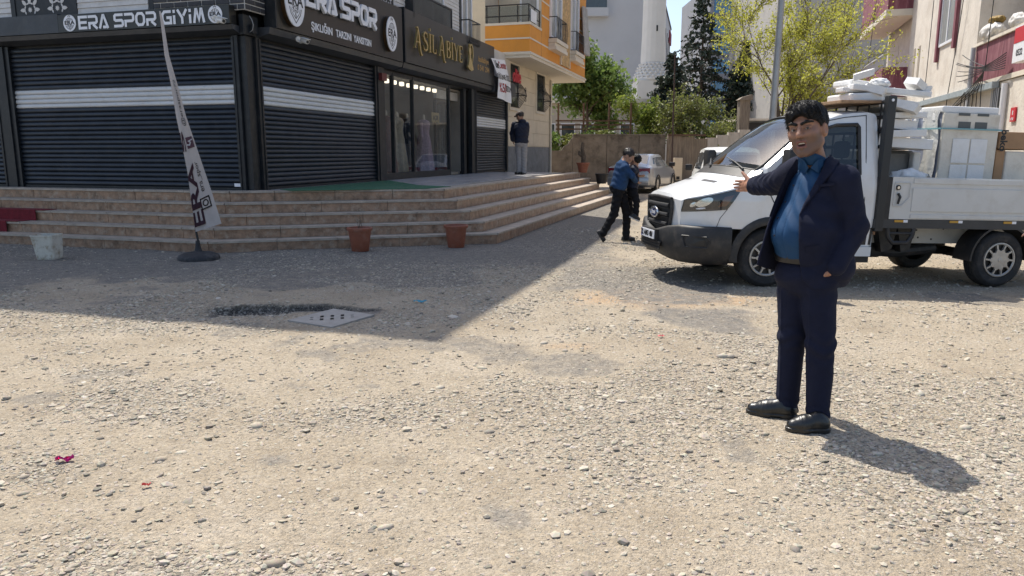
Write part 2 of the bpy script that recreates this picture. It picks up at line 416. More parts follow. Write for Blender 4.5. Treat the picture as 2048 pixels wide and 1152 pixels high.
def ground_material():
    m = bpy.data.materials.new('packed_dirt'); m.use_nodes = True; t = m.node_tree; N = t.nodes; L = t.links; p = N['Principled BSDF']
    p.inputs['Roughness'].default_value = .95; p.inputs['Specular IOR Level'].default_value = .15
    at = N.new('ShaderNodeVertexColor'); at.layer_name = 'kinds'; sp = N.new('ShaderNodeSeparateColor'); L.new(at.outputs[0], sp.inputs[0])
    g = N.new('ShaderNodeNewGeometry')
    def noise(s, d=6, r=.6):
        n = N.new('ShaderNodeTexNoise'); n.inputs['Scale'].default_value = s; n.inputs['Detail'].default_value = d; n.inputs['Roughness'].default_value = r
        L.new(g.outputs['Position'], n.inputs['Vector']); return n.outputs[0]
    def ramp(src, *st):
        r = N.new('ShaderNodeValToRGB'); e = r.color_ramp.elements
        while len(e) < len(st): e.new(.5)
        for k, (ps, c) in enumerate(st): e[k].position = ps; e[k].color = (*c, 1)
        L.new(src, r.inputs[0]); return r.outputs[0]
    def mix(f, a, b, mode='MIX'):
        x = N.new('ShaderNodeMix'); x.data_type = 'RGBA'; x.blend_type = mode
        for s, i in ((f, 0), (a, 6), (b, 7)):
            if isinstance(s, (int, float)): x.inputs[i].default_value = s
            elif isinstance(s, tuple): x.inputs[i].default_value = (*s, 1)
            else: L.new(s, x.inputs[i])
        return x.outputs[2]
    def math_(op, a, b=0.):
        x = N.new('ShaderNodeMath'); x.operation = op
        for s, i in ((a, 0), (b, 1)):
            if isinstance(s, (int, float)): x.inputs[i].default_value = s
            else: L.new(s, x.inputs[i])
        return x.outputs[0]
    vo = N.new('ShaderNodeTexVoronoi'); vo.inputs['Scale'].default_value = 55; L.new(g.outputs['Position'], vo.inputs['Vector'])
    vo2 = N.new('ShaderNodeTexVoronoi'); vo2.inputs['Scale'].default_value = 125; L.new(g.outputs['Position'], vo2.inputs['Vector'])
    sc = N.new('ShaderNodeSeparateColor'); L.new(vo.outputs['Color'], sc.inputs[0])
    sc2 = N.new('ShaderNodeSeparateColor'); L.new(vo2.outputs['Color'], sc2.inputs[0])
    dirt = ramp(noise(1.3, 8, .7), (.3, (.33, .265, .185)), (.5, (.43, .357, .26)), (.72, (.52, .445, .345)))
    dirt = mix(ramp(noise(38, 3), (.42, (0, 0, 0)), (.7, (.5, .5, .5))), dirt, (.26, .21, .155))
    asph = ramp(noise(9, 8, .75), (.3, (.115, .108, .10)), (.5, (.19, .175, .155)), (.72, (.29, .26, .22)))
    org = ramp(noise(6), (.3, (.44, .29, .165)), (.7, (.56, .40, .25)))
    base = mix(sp.outputs[1], dirt, org)
    asf = ramp(math_('ADD', sp.outputs[0], math_('MULTIPLY', math_('SUBTRACT', noise(7, 8, .75), .5), 1.3)), (.32, (0, 0, 0)), (.8, (1, 1, 1)))
    base = mix(asf, base, asph)
    base = mix(at.outputs['Alpha'], base, (.065, .06, .055))      # fresh broken asphalt edge
    # small stones set in the surface
    cell = ramp(sc.outputs[0], (.0, (.09, .088, .08)), (.35, (.24, .215, .18)), (.7, (.42, .37, .30)), (1., (.58, .54, .47)))
    cell2 = ramp(sc2.outputs[0], (.0, (.10, .095, .088)), (.4, (.27, .24, .2)), (1., (.54, .49, .42)))
    cm = math_('MULTIPLY', ramp(sc.outputs[1], (.45, (0, 0, 0)), (.55, (1, 1, 1))), math_('ADD', .28, math_('MULTIPLY', sp.outputs[2], .55)))
    cm2 = math_('MULTIPLY', ramp(sc2.outputs[1], (.42, (0, 0, 0)), (.52, (1, 1, 1))), .6)
    base = mix(cm2, base, mix(.45, base, cell2)); base = mix(cm, base, mix(.25, cell, base))
    L.new(base, p.inputs['Base Color'])
    hh = math_('ADD', math_('MULTIPLY', math_('SUBTRACT', 1., vo.outputs['Distance']), cm), math_('ADD', math_('MULTIPLY', noise(30, 8, .7), .9), math_('MULTIPLY', math_('SUBTRACT', 1., vo2.outputs['Distance']), math_('MULTIPLY', cm2, .5))))
    b = N.new('ShaderNodeBump'); b.inputs['Strength'].default_value = 1.; b.inputs['Distance'].default_value = .018
    L.new(hh, b.inputs['Height']); L.new(b.outputs[0], p.inputs['Normal'])
    return m
me.materials.append(ground_material())
ground = bpy.data.objects.new('ground', me); COL.objects.link(ground); tag(ground, kind='structure')
# ---- loose stones
def stone_shape(sub, seed):
    bm = bmesh.new(); bmesh.ops.create_icosphere(bm, subdivisions=sub, radius=1)
    rg = np.random.default_rng(seed); ds = rg.normal(size=(7, 3)); ds /= np.linalg.norm(ds, axis=1)[:, None]; off = rg.uniform(.62, .95, 7)
    V = np.array([v.co[:] for v in bm.verts]); 
    for d, o in zip(ds, off):
        k = V @ d; V = V - np.where(k > o, (k - o) * .85, 0)[:, None] * d
    V *= np.array([1, rg.uniform(.6, .9), rg.uniform(.32, .55)])
    F = np.array([[v.index for v in f.verts] for f in bm.faces]); bm.free(); return V, F
def stone_mat(name, ramp_cols):
    m = bpy.data.materials.new(name); m.use_nodes = True; N = m.node_tree.nodes; L = m.node_tree.links; p = N['Principled BSDF']
    p.inputs['Roughness'].default_value = .9; p.inputs['Specular IOR Level'].default_value = .2
    g = N.new('ShaderNodeNewGeometry'); r = N.new('ShaderNodeValToRGB'); e = r.color_ramp.elements
    while len(e) < len(ramp_cols): e.new(.5)
    for k, c in enumerate(ramp_cols): e[k].position = k / (len(ramp_cols) - 1); e[k].color = (*c, 1)
    oi = N.new('ShaderNodeObjectInfo')
    ad = N.new('ShaderNodeMath'); ad.operation = 'ADD'; fr = N.new('ShaderNodeMath'); fr.operation = 'FRACT'
    L.new(g.outputs['Random Per Island'], ad.inputs[0]); L.new(oi.outputs['Random'], ad.inputs[1]); L.new(ad.outputs[0], fr.inputs[0]); L.new(fr.outputs[0], r.inputs[0])
    n = N.new('ShaderNodeTexNoise'); n.inputs['Scale'].default_value = 60; n.inputs['Detail'].default_value = 4; L.new(g.outputs['Position'], n.inputs['Vector'])
    mx = N.new('ShaderNodeMix'); mx.data_type = 'RGBA'; mx.blend_type = 'MULTIPLY'; mx.inputs[0].default_value = .5
    L.new(r.outputs[0], mx.inputs[6]); L.new(n.outputs['Color'], mx.inputs[7])
    mm = N.new('ShaderNodeMix'); mm.data_type = 'RGBA'; mm.inputs[0].default_value = .65; L.new(r.outputs[0], mm.inputs[6]); L.new(mx.outputs[2], mm.inputs[7])
    L.new(mm.outputs[2], p.inputs['Base Color']); return m
STONE = stone_mat('river_stone', [(.22, .20, .17), (.42, .36, .28), (.54, .48, .38), (.46, .40, .315), (.32, .285, .235), (.58, .52, .42), (.44, .375, .285), (.60, .55, .47)])
def scatter(n, fn_size, y0, y1, dens_pow, seed, mask_pow=1.0):
    rg = np.random.default_rng(seed); X, Y, Z = [], [], []; tot = 0
    while tot < n:
        y = (y0 ** (2 - dens_pow) + rg.random(n) * (y1 ** (2 - dens_pow) - y0 ** (2 - dens_pow))) ** (1 / (2 - dens_pow))
        x = (rg.random(n) * 2 - 1) * (y * .76 + .5)
        a, o, g = ground_masks(x, y)
        k = rg.random(n) < (.20 + .80 * g) * (1 - .85 * a) * (1 + .4 * o)
        ins = (y > 10.6 - .25 * x) & (x < 0.6) | (np.hypot(x - 1.62, y - 4.05) < .26) | (np.maximum(np.abs(x + 1.68), np.abs(y - 6.77)) < .42)
        k &= ~ins; X.append(x[k]); Y.append(y[k]); tot += k.sum()
    X = np.concatenate(X)[:n]; Y = np.concatenate(Y)[:n]; return X, Y, fn_size(rg, n, Y)
shp = [stone_shape(1, 100 + k) for k in range(10)]
def ico_lo(seed):
    V, F = stone_shape(1, seed); bm = bmesh.new(); bmesh.ops.create_icosphere(bm, subdivisions=1, radius=1); bm.free(); return V, F
def low_stone(seed):
    bm = bmesh.new(); bmesh.ops.create_icosphere(bm, subdivisions=1, radius=1)
    V = np.array([v.co[:] for v in bm.verts]); F = np.array([[v.index for v in f.verts] for f in bm.faces]); bm.free()
    rg = np.random.default_rng(seed); V *= (1 + rg.uniform(-.22, .22, (len(V), 1))); V *= np.array([1, rg.uniform(.55, .95), rg.uniform(.35, .6)]); return V, F
lows = [low_stone(200 + k) for k in range(12)]
NP_ = 82000
px_, py_, ps_ = scatter(NP_, lambda rg, n, y: np.clip(rg.lognormal(math.log(.0060), .54, n) * (1 + .055 * (y - 3)), .004, .030), 2.2, 15.5, 1.15, 5)
vs_all, fs_all = [], []; vb = 0; rg = np.random.default_rng(9)
for k in range(12):
    s = slice(k, NP_, 12); x, y, r = px_[s], py_[s], ps_[s]; n = len(x); V, F = lows[k]
    a = rg.uniform(0, 6.28, n); c, sn = np.cos(a), np.sin(a)
    P = V[None] * r[:, None, None] * rg.uniform(.8, 1.25, (n, 1, 3)); tl = rg.normal(0, .18, (n, 1)); P[..., 2] += P[..., 0] * tl
    Q = np.stack([P[..., 0] * c[:, None] - P[..., 1] * sn[:, None], P[..., 0] * sn[:, None] + P[..., 1] * c[:, None], P[..., 2]], -1)
    Q[..., 0] += x[:, None]; Q[..., 1] += y[:, None]; Q[..., 2] += (gh(x, y) + r * rg.uniform(-.14, .22, n))[:, None]
    vs_all.append(Q.reshape(-1, 3)); fs_all.append((F[None] + (vb + np.arange(n) * len(V))[:, None, None]).reshape(-1, 3)); vb += n * len(V)
pb = bpy.data.objects.new('pebbles', np_mesh('pebbles', np.concatenate(vs_all), np.concatenate(fs_all), STONE, False)); COL.objects.link(pb)
tag(pb, 'loose grey and cream pebbles strewn over the dirt street', 'pebbles', kind='stuff')
smesh = []
for k in range(10):
    V, F = shp[k]; smesh.append(np_mesh('stone', V, F, STONE, True))
bx, by, br = scatter(270, lambda rg, n, y: np.clip(rg.lognormal(math.log(.022), .40, n) * (1 + .05 * (y - 3)), .014, .075), 2.4, 9.5, 1.0, 17)
spots = [(362, 903, 17), (322, 917, 16), (463, 1105, 17), (677, 930, 14), (652, 928, 12), (973, 1026, 13), (1230, 892, 11), (1088, 688, 13), (1122, 685, 9), (1130, 1020, 10),
         (1322, 886, 12), (1281, 883, 8), (200, 878, 12), (50, 985, 20), (738, 823, 14), (1055, 972, 12), (1090, 860, 8), (760, 990, 9), (912, 1135, 8), (1265, 1150, 14), (770, 1050, 22),
         (1930, 857, 15), (1920, 965, 22), (1895, 700, 9), (1400, 790, 8), (1440, 825, 10), (1555, 600, 9), (1940, 640, 6), (1980, 838, 12), (2020, 950, 14), (540, 862, 9), (880, 775, 14), (830, 770, 12), (800, 765, 10), (1590, 1100, 16), (1840, 1060, 14)]
for k, (u, v, r) in enumerate(spots):
    P = atz(u, v); d = math.hypot(P[1], 1.2); bx[k], by[k], br[k] = P[0], P[1], r * d / F_PX * .95
for k in range(270):
    r = br[k]; piece('stone', smesh[k % 10], ground, (bx[k], by[k], float(gh(bx[k], by[k])) - r * .06), (random.uniform(-.2, .2), random.uniform(-.2, .2), random.uniform(0, 6.28)), (r, r, r * random.uniform(.8, 1.2)))

# ============================================================ STEPS AND TERRACE
M_RISER = mat('brown_marble', (.285, .175, .112), .35, var=.55, vscale=8, dirt=(.42, .33, .25), dscale=9, damt=.85, bump=.05)
M_TREAD = mat('worn_tread', (.40, .335, .27), .6, var=.25, vscale=5, dirt=(.2, .17, .14), dscale=6, damt=.5)
M_TILE = mat('pale_tile', (.46, .45, .45), .22, var=.12, vscale=2, dirt=(.3, .28, .26), dscale=3, damt=.5)
M_CORE = mat('concrete_core', (.25, .23, .2), .9)
steps = thing('stone_steps', 'five wide brown marble steps wrapping the shop corner up to the terrace', 'steps', (0, 0, 0), BF)
LV = []
AEND = 13.3
for k in range(6):
    t = k / 4.
    LV.append([(-11.5, -.38 - 1.12 * t), (-.2 + .4 * t, -.38 - 1.12 * t), (2.9 + 1.15 * t, 1.45 - .48 * t), (3.0 + 1.28 * t, AEND)])
def lerp2(a, b, t): return (a[0] + (b[0] - a[0]) * t, a[1] + (b[1] - a[1]) * t)
rs_ = random.Random(3)
for k in range(5):
    zt = ZP * (5 - k) / 5; zb = ZP * (4 - k) / 5; E = LV[k]; Ein = LV[k - 1] if k else None
    core = MB(); 
    poly = [(E[0][0], E[0][1] + .03, 0), (E[1][0] - .02, E[1][1] + .03, 0), (E[2][0] - .025, E[2][1] + .012, 0), (E[3][0] - .03, E[3][1] - .02, 0), (-1, AEND - .02, 0), (-1, .4, 0), (E[0][0], .4, 0)]
    core.prism([(p[0], p[1], zb - (.3 if k == 4 else .03)) for p in poly], (0, 0, zt - zb - .03 + (.3 if k == 4 else .03) - .0 - .0))
    obj('step_core', core, M_CORE, steps, BF)
    for s in range(3):
        a, b = E[s], E[s + 1]; Ls = math.hypot(b[0] - a[0], b[1] - a[1]); d = ((b[0] - a[0]) / Ls, (b[1] - a[1]) / Ls); nrm = (d[1], -d[0])
        if s == 0: cuts = [0.]; 
        else: cuts = [0.]
        tl = 1.15 if s != 1 else 1.05
        x = rs_.uniform(.35, 1.) * tl
        while x < Ls - .3: cuts.append(x); x += tl * rs_.uniform(.85, 1.1)
        cuts.append(Ls)
        for c0, c1 in zip(cuts[:-1], cuts[1:]):
            g = .0035; u0 = c0 + g; u1 = c1 - g; j = rs_.uniform(0, .004)
            p0 = (a[0] + d[0] * u0, a[1] + d[1] * u0); p1 = (a[0] + d[0] * u1, a[1] + d[1] * u1)
            r = MB(); th = .028
            zlo = zb + (.003 if k < 4 else -.15)
            r.prism([(p0[0] + nrm[0] * j, p0[1] + nrm[1] * j, zlo), (p1[0] + nrm[0] * j, p1[1] + nrm[1] * j, zlo), (p1[0] + nrm[0] * j, p1[1] + nrm[1] * j, zt - .034), (p0[0] + nrm[0] * j, p0[1] + nrm[1] * j, zt - .034)], (-nrm[0] * th, -nrm[1] * th, 0))
            obj('riser', r, M_RISER, steps, BF)
            # tread slab with nosing
            no = .028 + rs_.uniform(0, .006); q0 = (p0[0] + nrm[0] * no, p0[1] + nrm[1] * no); q1 = (p1[0] + nrm[0] * no, p1[1] + nrm[1] * no)
            if k:
                t0, t1 = u0 / Ls, u1 / Ls; i0 = lerp2(Ein[s], Ein[s + 1], t0); i1 = lerp2(Ein[s], Ein[s + 1], t1)
            else:
                i0 = (p0[0] - nrm[0] * .28, p0[1] - nrm[1] * .28); i1 = (p1[0] - nrm[0] * .28, p1[1] - nrm[1] * .28)
                if s == 0 and c1 == Ls: i1 = (i1[0] - .12, i1[1])
                if s == 1 and c0 == 0.: i0 = (i0[0] - .0, i0[1] + .02)
                if s == 1 and c1 == Ls: i1 = (i1[0] - .1, i1[1] - .05)
                if s == 2 and c0 == 0.: i0 = (i0[0], i0[1] + .12)
            dz = rs_.uniform(0, .003); tr = MB()
            tr.prism([(*q0, zt - .032 + dz), (*q1, zt - .032 + dz), (*i1, zt - .032 + dz), (*i0, zt - .032 + dz)], (0, 0, .032))
            obj('tread', tr, M_TREAD, steps, BF)
tm = mesh_of('floor_tile', MB().bbox(-.298, .298, -.298, .298, -.02, 0, .003), M_TILE)
for i in range(5):
    for j in range(21):
        x = .32 + i * .6; y = .72 + j * .6
        if x + .3 > 2.72 + .006 * y or y < 1.3 * (x - .2) - .35 or y > 13: continue
        piece('floor_tile', tm, steps, (x, y, ZP - .004 + rs_.uniform(0, .002)))
M_GC = mat('green_carpet', (.035, .13, .065), .95, var=.25, vscale=20, bump=.5, bscale=250, dirt=(.12, .15, .11), dscale=4, damt=.4)
c = MB(); P_ = [(.28, .35), (.75, -.02), (2.62, 1.33), (2.75, 2.2), (1.9, 2.6), (.25, 4.75)]
c.prism([(p[0], p[1], ZP + .003) for p in P_], (0, 0, .008))
single('carpet', c, M_GC, 'green artificial turf carpet lying on the terrace by the big shutter', 'carpet', (1.2, 1.5, ZP), BF)
M_RC = mat('red_carpet', (.17, .012, .02), .95, var=.3, vscale=12, bump=.4, bscale=200)
rcx0, rcx1 = -7.0, -3.75
rc = MB()
def carp(k, x0, x1, o):
    y = LV[k][0][1]; yi = LV[k - 1][0][1]; zt = ZP * (5 - k) / 5; zu = ZP * (6 - k) / 5
    rc.box(x0, x1, y - .052, yi - .062, zt + .005, zt + .014); rc.box(x0, x1, yi - .060, yi - .046, zt + .016, zu - .0)
    return
for k, x1 in ((4, -4.2), (3, -3.85), (2, -3.55)):
    y = LV[k][0][1]; yi = LV[k - 1][0][1]; zt = ZP * (5 - k) / 5; zu = ZP * (6 - k) / 5
    rc.box(rcx0, x1, y - .045, yi - .052, zt + .005, zt + .014)
    if k > 2: rc.box(rcx0, x1 + .12, yi - .053, yi - .045, zt + .005, zu + .0145)
single('carpet', rc, M_RC, 'dark red carpet runner draped down the marble steps', 'carpet', (-5, -1.2, .2), BF)
# ============================================================ SHOP BUILDING
M_DARK = mat('charcoal_metal', (.014, .017, .021), .45, .2, var=.2, vscale=5, dirt=(.06, .06, .058), dscale=7, damt=.35)
M_SLAT = mat('charcoal_slat', (.028, .034, .044), .36, .25, var=.3, vscale=3, dirt=(.05, .048, .045), dscale=6, damt=.45, spec=.4)
M_SLATW = mat('white_slat', (.62, .62, .61), .5, var=.08, vscale=4, dirt=(.42, .4, .37), dscale=8, damt=.4)
M_FASC = mat('grey_fascia', (.055, .06, .068), .45, .4, var=.2, vscale=3, dirt=(.1, .1, .095), dscale=4, damt=.4)
M_SIGN = mat('matt_black_panel', (.022, .0215, .02), .3, var=.15, vscale=3)
M_WHITE = mat('white_acrylic', (.78, .79, .82), .35, var=.05, vscale=8)
M_BLACK = mat('black_print', (.012, .012, .013), .5)
M_WALL = mat('white_render', (.58, .56, .52), .85, var=.08, vscale=2, bump=.1)
M_PLANK = mat('white_siding', (.60, .59, .57), .65, var=.1, vscale=5, dirt=(.42, .39, .34), dscale=7, damt=.4)
M_BRICK = mat('black_brick', (.025, .025, .03), .5, var=.35, vscale=14, bump=.25, bscale=90)
M_MORT = mat('white_mortar', (.52, .51, .48), .9, var=.12)
M_GLASS = glass_mat('shop_glass', (.92, .94, .94), .03)
M_INT = mat('shop_interior', (.40, .36, .31), .9, var=.2, vscale=1.2)
H_ROOF = 13.5
shop = thing('shop_building', 'corner shop building with charcoal roller shutters, white siding and black brick corner', 'building', (0, 0, 0), BF)
YU = 10.95            # upper floors end here, the annex goes on to 14.9
b = MB()
# walls (behind the shutters), hollow shop behind the window
b.box(-9.5, -.06, .06, .30, .0, 4.0)                        # front
b.box(-.36, -.06, .301, 4.98, .0, 4.0)                      # side up to the window
b.box(-.36, -.06, 4.98, 11.2, 3.40, 4.0)
b.box(-.36, -.06, 11.2, 14.9, .0, 4.0)
b.box(-9.5, -.361, 14.6, 14.9, .0, 4.0); b.box(-9.5, -9.2, .301, 14.599, 0, 4.0)
obj('ground_floor_wall', b, M_DARK, shop, BF)
b = MB(); b.box(-9.5, .10, -.10, YU, 4.001, H_ROOF - .3)
obj('upper_wall', b, M_WALL, shop, BF)
b = MB(); b.box(-9.5, .12, YU + .001, 14.9, 4.001, 4.85); obj('annex_parapet', b, M_WALL, shop, BF)
b = MB(); b.box(-10.2, .37, -.756, YU + .05, H_ROOF - .3, H_ROOF); obj('roof', b, M_WALL, shop, BF)
# interior of the shop window
b = MB(); b.box(-4.2, -.38, 5.0, 11.1, ZP - .02, ZP + .06); b.box(-4.3, -4.21, 5.0, 11.1, ZP + .061, 3.39); b.box(-4.2, -.38, 11.11, 11.18, ZP + .061, 3.39); b.box(-4.2, -.38, 4.9, 4.98, ZP + .061, 3.39)
b.box(-4.2, -.38, 4.99, 11.1, 3.33, 3.39)
obj('shop_interior', b, M_INT, shop, BF)
# ---- roller shutters
def slat_mesh(L, name, m):
    prof = [(0, 0), (.012, .004), (.024, .012), (.030, .026), (.029, .042), (.022, .060), (.010, .074), (0, .08)]
    mb = MB(); n = len(prof)
    vs = [(0, -p[0], p[1]) for p in prof] + [(L, -p[0], p[1]) for p in prof]
    fs = [(i, n + i, n + i + 1, i + 1) for i in range(n - 1)] + [tuple(range(n)), tuple(range(2 * n - 1, n - 1, -1)), (0, n - 1, 2 * n - 1, n)]
    mb.add(vs, fs); return mesh_of(name, mb, m)
def shutter(corner, rotz, L, z0, z1, s0, s1, nm='roller_shutter'):
    """corner: start in building frame, runs along local +x after rotz"""
    fr = MB(); Mz = Matrix.Translation(corner) @ Matrix.Rotation(rotz, 4, 'Z')
    loc = MB(); loc.box(-.10, -.003, -.07, .05, z0 - .02, z1 + .02); loc.box(L + .003, L + .10, -.07, .05, z0 - .02, z1 + .02)
    loc.box(-.03, .012, -.085, -.071, z0 - .02, z1); loc.box(L - .012, L + .03, -.085, -.071, z0 - .02, z1)
    loc.box(.013, L - .013, -.05, .0, z0 - .02, z0 + .035); loc.box(-.1, L + .1, .051, .055, z0, z1)
    sh = obj(nm, place(loc, Mz), M_DARK, shop, BF)
    md = slat_mesh(L, 'slat', M_SLAT); mw = slat_mesh(L, 'slat', M_SLATW)
    n = int((z1 - z0 - .04) / .082)
    for i in range(n):
        z = z0 + .038 + i * .082; w = s0 < z + .04 < s1
        p = Mz @ Vector((0, random.uniform(-.003, .003), z)); piece('slat', mw if w else md, sh, p, (random.uniform(-.01, .01), 0, rotz))
    return sh
shutter((-5.0, 0, 0), 0, 4.80, ZP + .01, 3.40, 2.33, 2.68)
shutter((-9.3, 0, 0), 0, 3.90, ZP + .01, 3.40, 2.33, 2.68)
shutter((0, .30, 0), R(90), 4.25, ZP + .01, 3.40, 2.33, 2.68)
shutter((0, 11.40, 0), R(90), 3.25, ZP + .01, 3.40, 2.30, 2.68)
# columns
b = MB(); b.bbox(-.098, .02, -.02, .195, ZP, 3.42, .008); obj('corner_column', b, M_DARK, shop, BF)
b = MB(); b.box(-5.298, -5.102, -.10, .055, ZP, 3.42); obj('column', b, M_DARK, shop, BF)
b = MB(); b.box(-.055, .09, 4.655, 4.98, ZP, 3.42); obj('column', b, M_DARK, shop, BF)
b = MB(); b.box(-.055, .06, 11.02, 11.295, ZP, 3.42); obj('column', b, M_DARK, shop, BF)
b = MB(); b.box(-.059, .05, 14.76, 14.9, ZP, 3.42); obj('column', b, M_DARK, shop, BF)
# trim band below the signs (sloping apron)
def apron(p0, p1, out, zb, zt, d_in=.03):
    mb = MB(); a = Vector(p0); c_ = Vector(p1); o = Vector(out)
    mb.prism([a + o * d_in + Vector((0, 0, zb)), a + o * .26 + Vector((0, 0, zb + .06)), a + o * .29 + Vector((0, 0, zt)), a + o * d_in + Vector((0, 0, zt))], c_ - a); return mb
obj('fascia_trim', apron((-9.5, 0, 0), (-.02, 0, 0), (0, -1, 0), 3.425, 3.56), M_FASC, shop, BF)
obj('fascia_trim', apron((0, .30, 0), (0, 5.58, 0), (1, 0, 0), 3.425, 3.59), M_FASC, shop, BF)
obj('fascia_trim', apron((0, 5.63, 0), (0, 12.4, 0), (1, 0, 0), 3.425, 3.60), M_FASC, shop, BF)
b = MB(); b.box(.03, .34, 12.45, 14.85, 3.45, 3.86); obj('shutter_box', b, M_FASC, shop, BF)
b = MB(); b.box(-9.5, -3.56, -.28, -.101, 3.575, 3.89); obj('fascia_panel', b, M_FASC, shop, BF)
b = MB(); b.box(-6.2, -5.0, -.289, -.281, 3.58, 3.885); obj('fascia_panel', b, M_FASC, shop, BF)
b = MB(); b.box(-.02, .06, -.10, .299, 3.43, 3.74); b.box(.061, .12, .06, .2, 3.46, 3.6); obj('junction_box', b, M_DARK, shop, BF)
cb = MB(); cb.tube([(.13, -.02, 3.72), (.17, -.02, 3.66), (.19, -.01, 3.58), (.16, 0, 3.50), (.1, .01, 3.47)], .006, 6); obj('cable', cb, mat('grey_cable', (.3, .3, .3)), shop, BF, True)
# ---- upper front (left facade) cladding
pl = mesh_of('siding_plank', MB().prism([(0, 0, 0), (0, -.026, 0), (0, -.012, .088), (0, 0, .088)], (1.49, 0, 0)), M_PLANK)
pls = mesh_of('siding_plank', MB().prism([(0, 0, 0), (0, -.026, 0), (0, -.012, .088), (0, 0, .088)], (1.3, 0, 0)), M_PLANK)
for i in range(9):
    piece('siding_plank', pl, shop, (-3.26, -.1, 3.90 + i * .092)); piece('siding_plank', pls, shop, (-6.06, -.1, 3.90 + i * .092))
b = MB()
for x in (-3.36, -1.74, -4.74): obj('pilaster', MB().box(x - .0, x + .095, -.135, -.101, 3.895, 4.75), M_DARK, shop, BF)
obj('lattice_back', MB().box(-4.64, -3.37, -.122, -.101, 3.895, 4.75), M_DARK, shop, BF)
# lattice panel: pale pieces cut between dark lattice
def petal(cx, cz, r, ang, w=.5):
    pts = []
    for k in range(8):
        a = 2 * math.pi * k / 8; u = r * math.cos(a); v = r * w * math.sin(a)
        if k == 0: u *= 1.25
        pts.append((cx + u * math.cos(ang) - v * math.sin(ang), cz + u * math.sin(ang) + v * math.cos(ang)))
    return pts
def star(cx, cz, r): return [(cx + r * (1 if k % 2 == 0 else .55) * math.cos(math.pi * k / 8), cz + r * (1 if k % 2 == 0 else .55) * math.sin(math.pi * k / 8)) for k in range(16)]
def lattice(x0, x1, z0, z1, put, P=.60):
    nx = int((x1 - x0) / P + .5); px = (x1 - x0) / nx
    for i in range(nx):
        for j in range(int((z1 - z0) / px) + 1):
            cx = x0 + (i + .5) * px; cz = z0 + .12 + j * px
            put(star(cx, cz, .052))
            for k in range(8):
                a = math.pi * k / 4 + .0; r = .155 if k % 2 == 0 else .17
                x, z = cx + r * math.cos(a), cz + r * math.sin(a)
                if z0 + .05 < z < z1 and x0 + .06 < x < x1 - .06: put(petal(x, z, .055, a, .62))
            for k in range(8):
                a = math.pi * (k + .5) / 4; x, z = cx + .115 * math.cos(a), cz + .115 * math.sin(a)
                if z0 + .03 < z < z1: put(petal(x, z, .03, a + 1.57, .5))
def lat_left(poly): piece_l.append(poly)
piece_l = []; lattice(-4.62, -3.39, 3.9, 4.72, lat_left)
for p in piece_l:
    obj('lattice_piece', MB().prism([(q[0], -.123, q[1]) for q in p], (0, -.004, 0)), M_PLANK, shop, BF)
# brick corner
b = MB(); b.box(-1.63, .142, -.142, -.101, 3.80, 4.72); b.box(.101, .142, -.1005, .40, 3.80, 4.72); obj('mortar', b, M_MORT, shop, BF)
bk = mesh_of('brick', MB().bbox(0, .255, -.012, 0, 0, .074, .004), M_BRICK); bh = mesh_of('brick', MB().bbox(0, .118, -.012, 0, 0, .074, .004), M_BRICK)
for r_ in range(10):
    z = 3.81 + r_ * .09; x = -1.62 + (0 if r_ % 2 else -.137 + .137)
    x0 = -1.62; first = True
    while x0 < .12:
        if first and r_ % 2: piece('brick', bh, shop, (x0, -.1425, z)); x0 += .135; first = False; continue
        first = False
        if x0 + .255 > .15:
            if x0 + .118 <= .15: piece('brick', bh, shop, (x0, -.1425, z))
            break
        piece('brick', bk, shop, (x0, -.1425, z)); x0 += .272
    y0 = -.135 + (.0 if r_ % 2 else .0); first = True
    while y0 < .28:
        m_ = bh if (first and not r_ % 2) else bk; l_ = .135 if m_ is bh else .272
        if y0 + l_ > .42: m_ = bh; l_ = .135
        piece('brick', m_, shop, (.1425, y0, z), (0, 0, R(90))); y0 += l_; first = False
# ---- upper side facade
def planks(y0, y1, z0, z1):
    me_ = mesh_of('siding_plank', MB().prism([(0, 0, 0), (.026, 0, 0), (.012, 0, .088), (0, 0, .088)], (0, y1 - y0, 0)), M_PLANK)
    z = z0
    while z < z1: piece('siding_plank', me_, shop, (.1, y0, z)); z += .092
planks(3.4, 4.58, 4.72, 5.3); planks(5.5, 6.2, 4.7, 5.6); planks(8.75, 9.85, 4.7, 6.0)
b = MB(); b.box(.101, .13, 4.6, 5.49, 4.6, 5.6); obj('pilaster', b, M_DARK, shop, BF); b = MB(); b.box(.101, .135, 9.86, 10.0, 4.6, 6.4); obj('pilaster', b, M_DARK, shop, BF)
piece_l = []; lattice(4.66, 5.42, 4.72, 5.4, lat_left, .38)
for p in piece_l:
    obj('lattice_piece', MB().prism([(.131, q[0], q[1]) for q in p], (.004, 0, 0)), M_PLANK, shop, BF)
def window(y0, y1, z0, z1, nm, nmul, parent=shop, x=.10, mf=M_WHITE, mg=None, depth=.05):
    f = MB(); t = .06
    f.box(x + .002, x + depth, y0, y0 + t, z0, z1); f.box(x + .002, x + depth, y1 - t, y1, z0, z1); f.box(x + .002, x + depth, y0 + t, y1 - t, z1 - t, z1); f.box(x + .002, x + depth, y0 + t, y1 - t, z0, z0 + t)
    for k in range(1, nmul):
        yy = y0 + (y1 - y0) * k / nmul; f.box(x + .002, x + depth, yy - t / 2, yy + t / 2, z0 + t, z1 - t)
    w = obj(nm, f, mf, parent, BF)
    for k in range(nmul):
        a = y0 + (y1 - y0) * k / nmul + t * .6; c_ = y0 + (y1 - y0) * (k + 1) / nmul - t * .6
        obj('pane', MB().box(x + .006, x + .02, a, c_, z0 + t * .9, z1 - t * .9), mg or M_DGLASS, w, BF)
    return w
M_DGLASS = mat('dark_glazing', (.05, .06, .065), .06, var=.3, vscale=1.5, spec=.8)
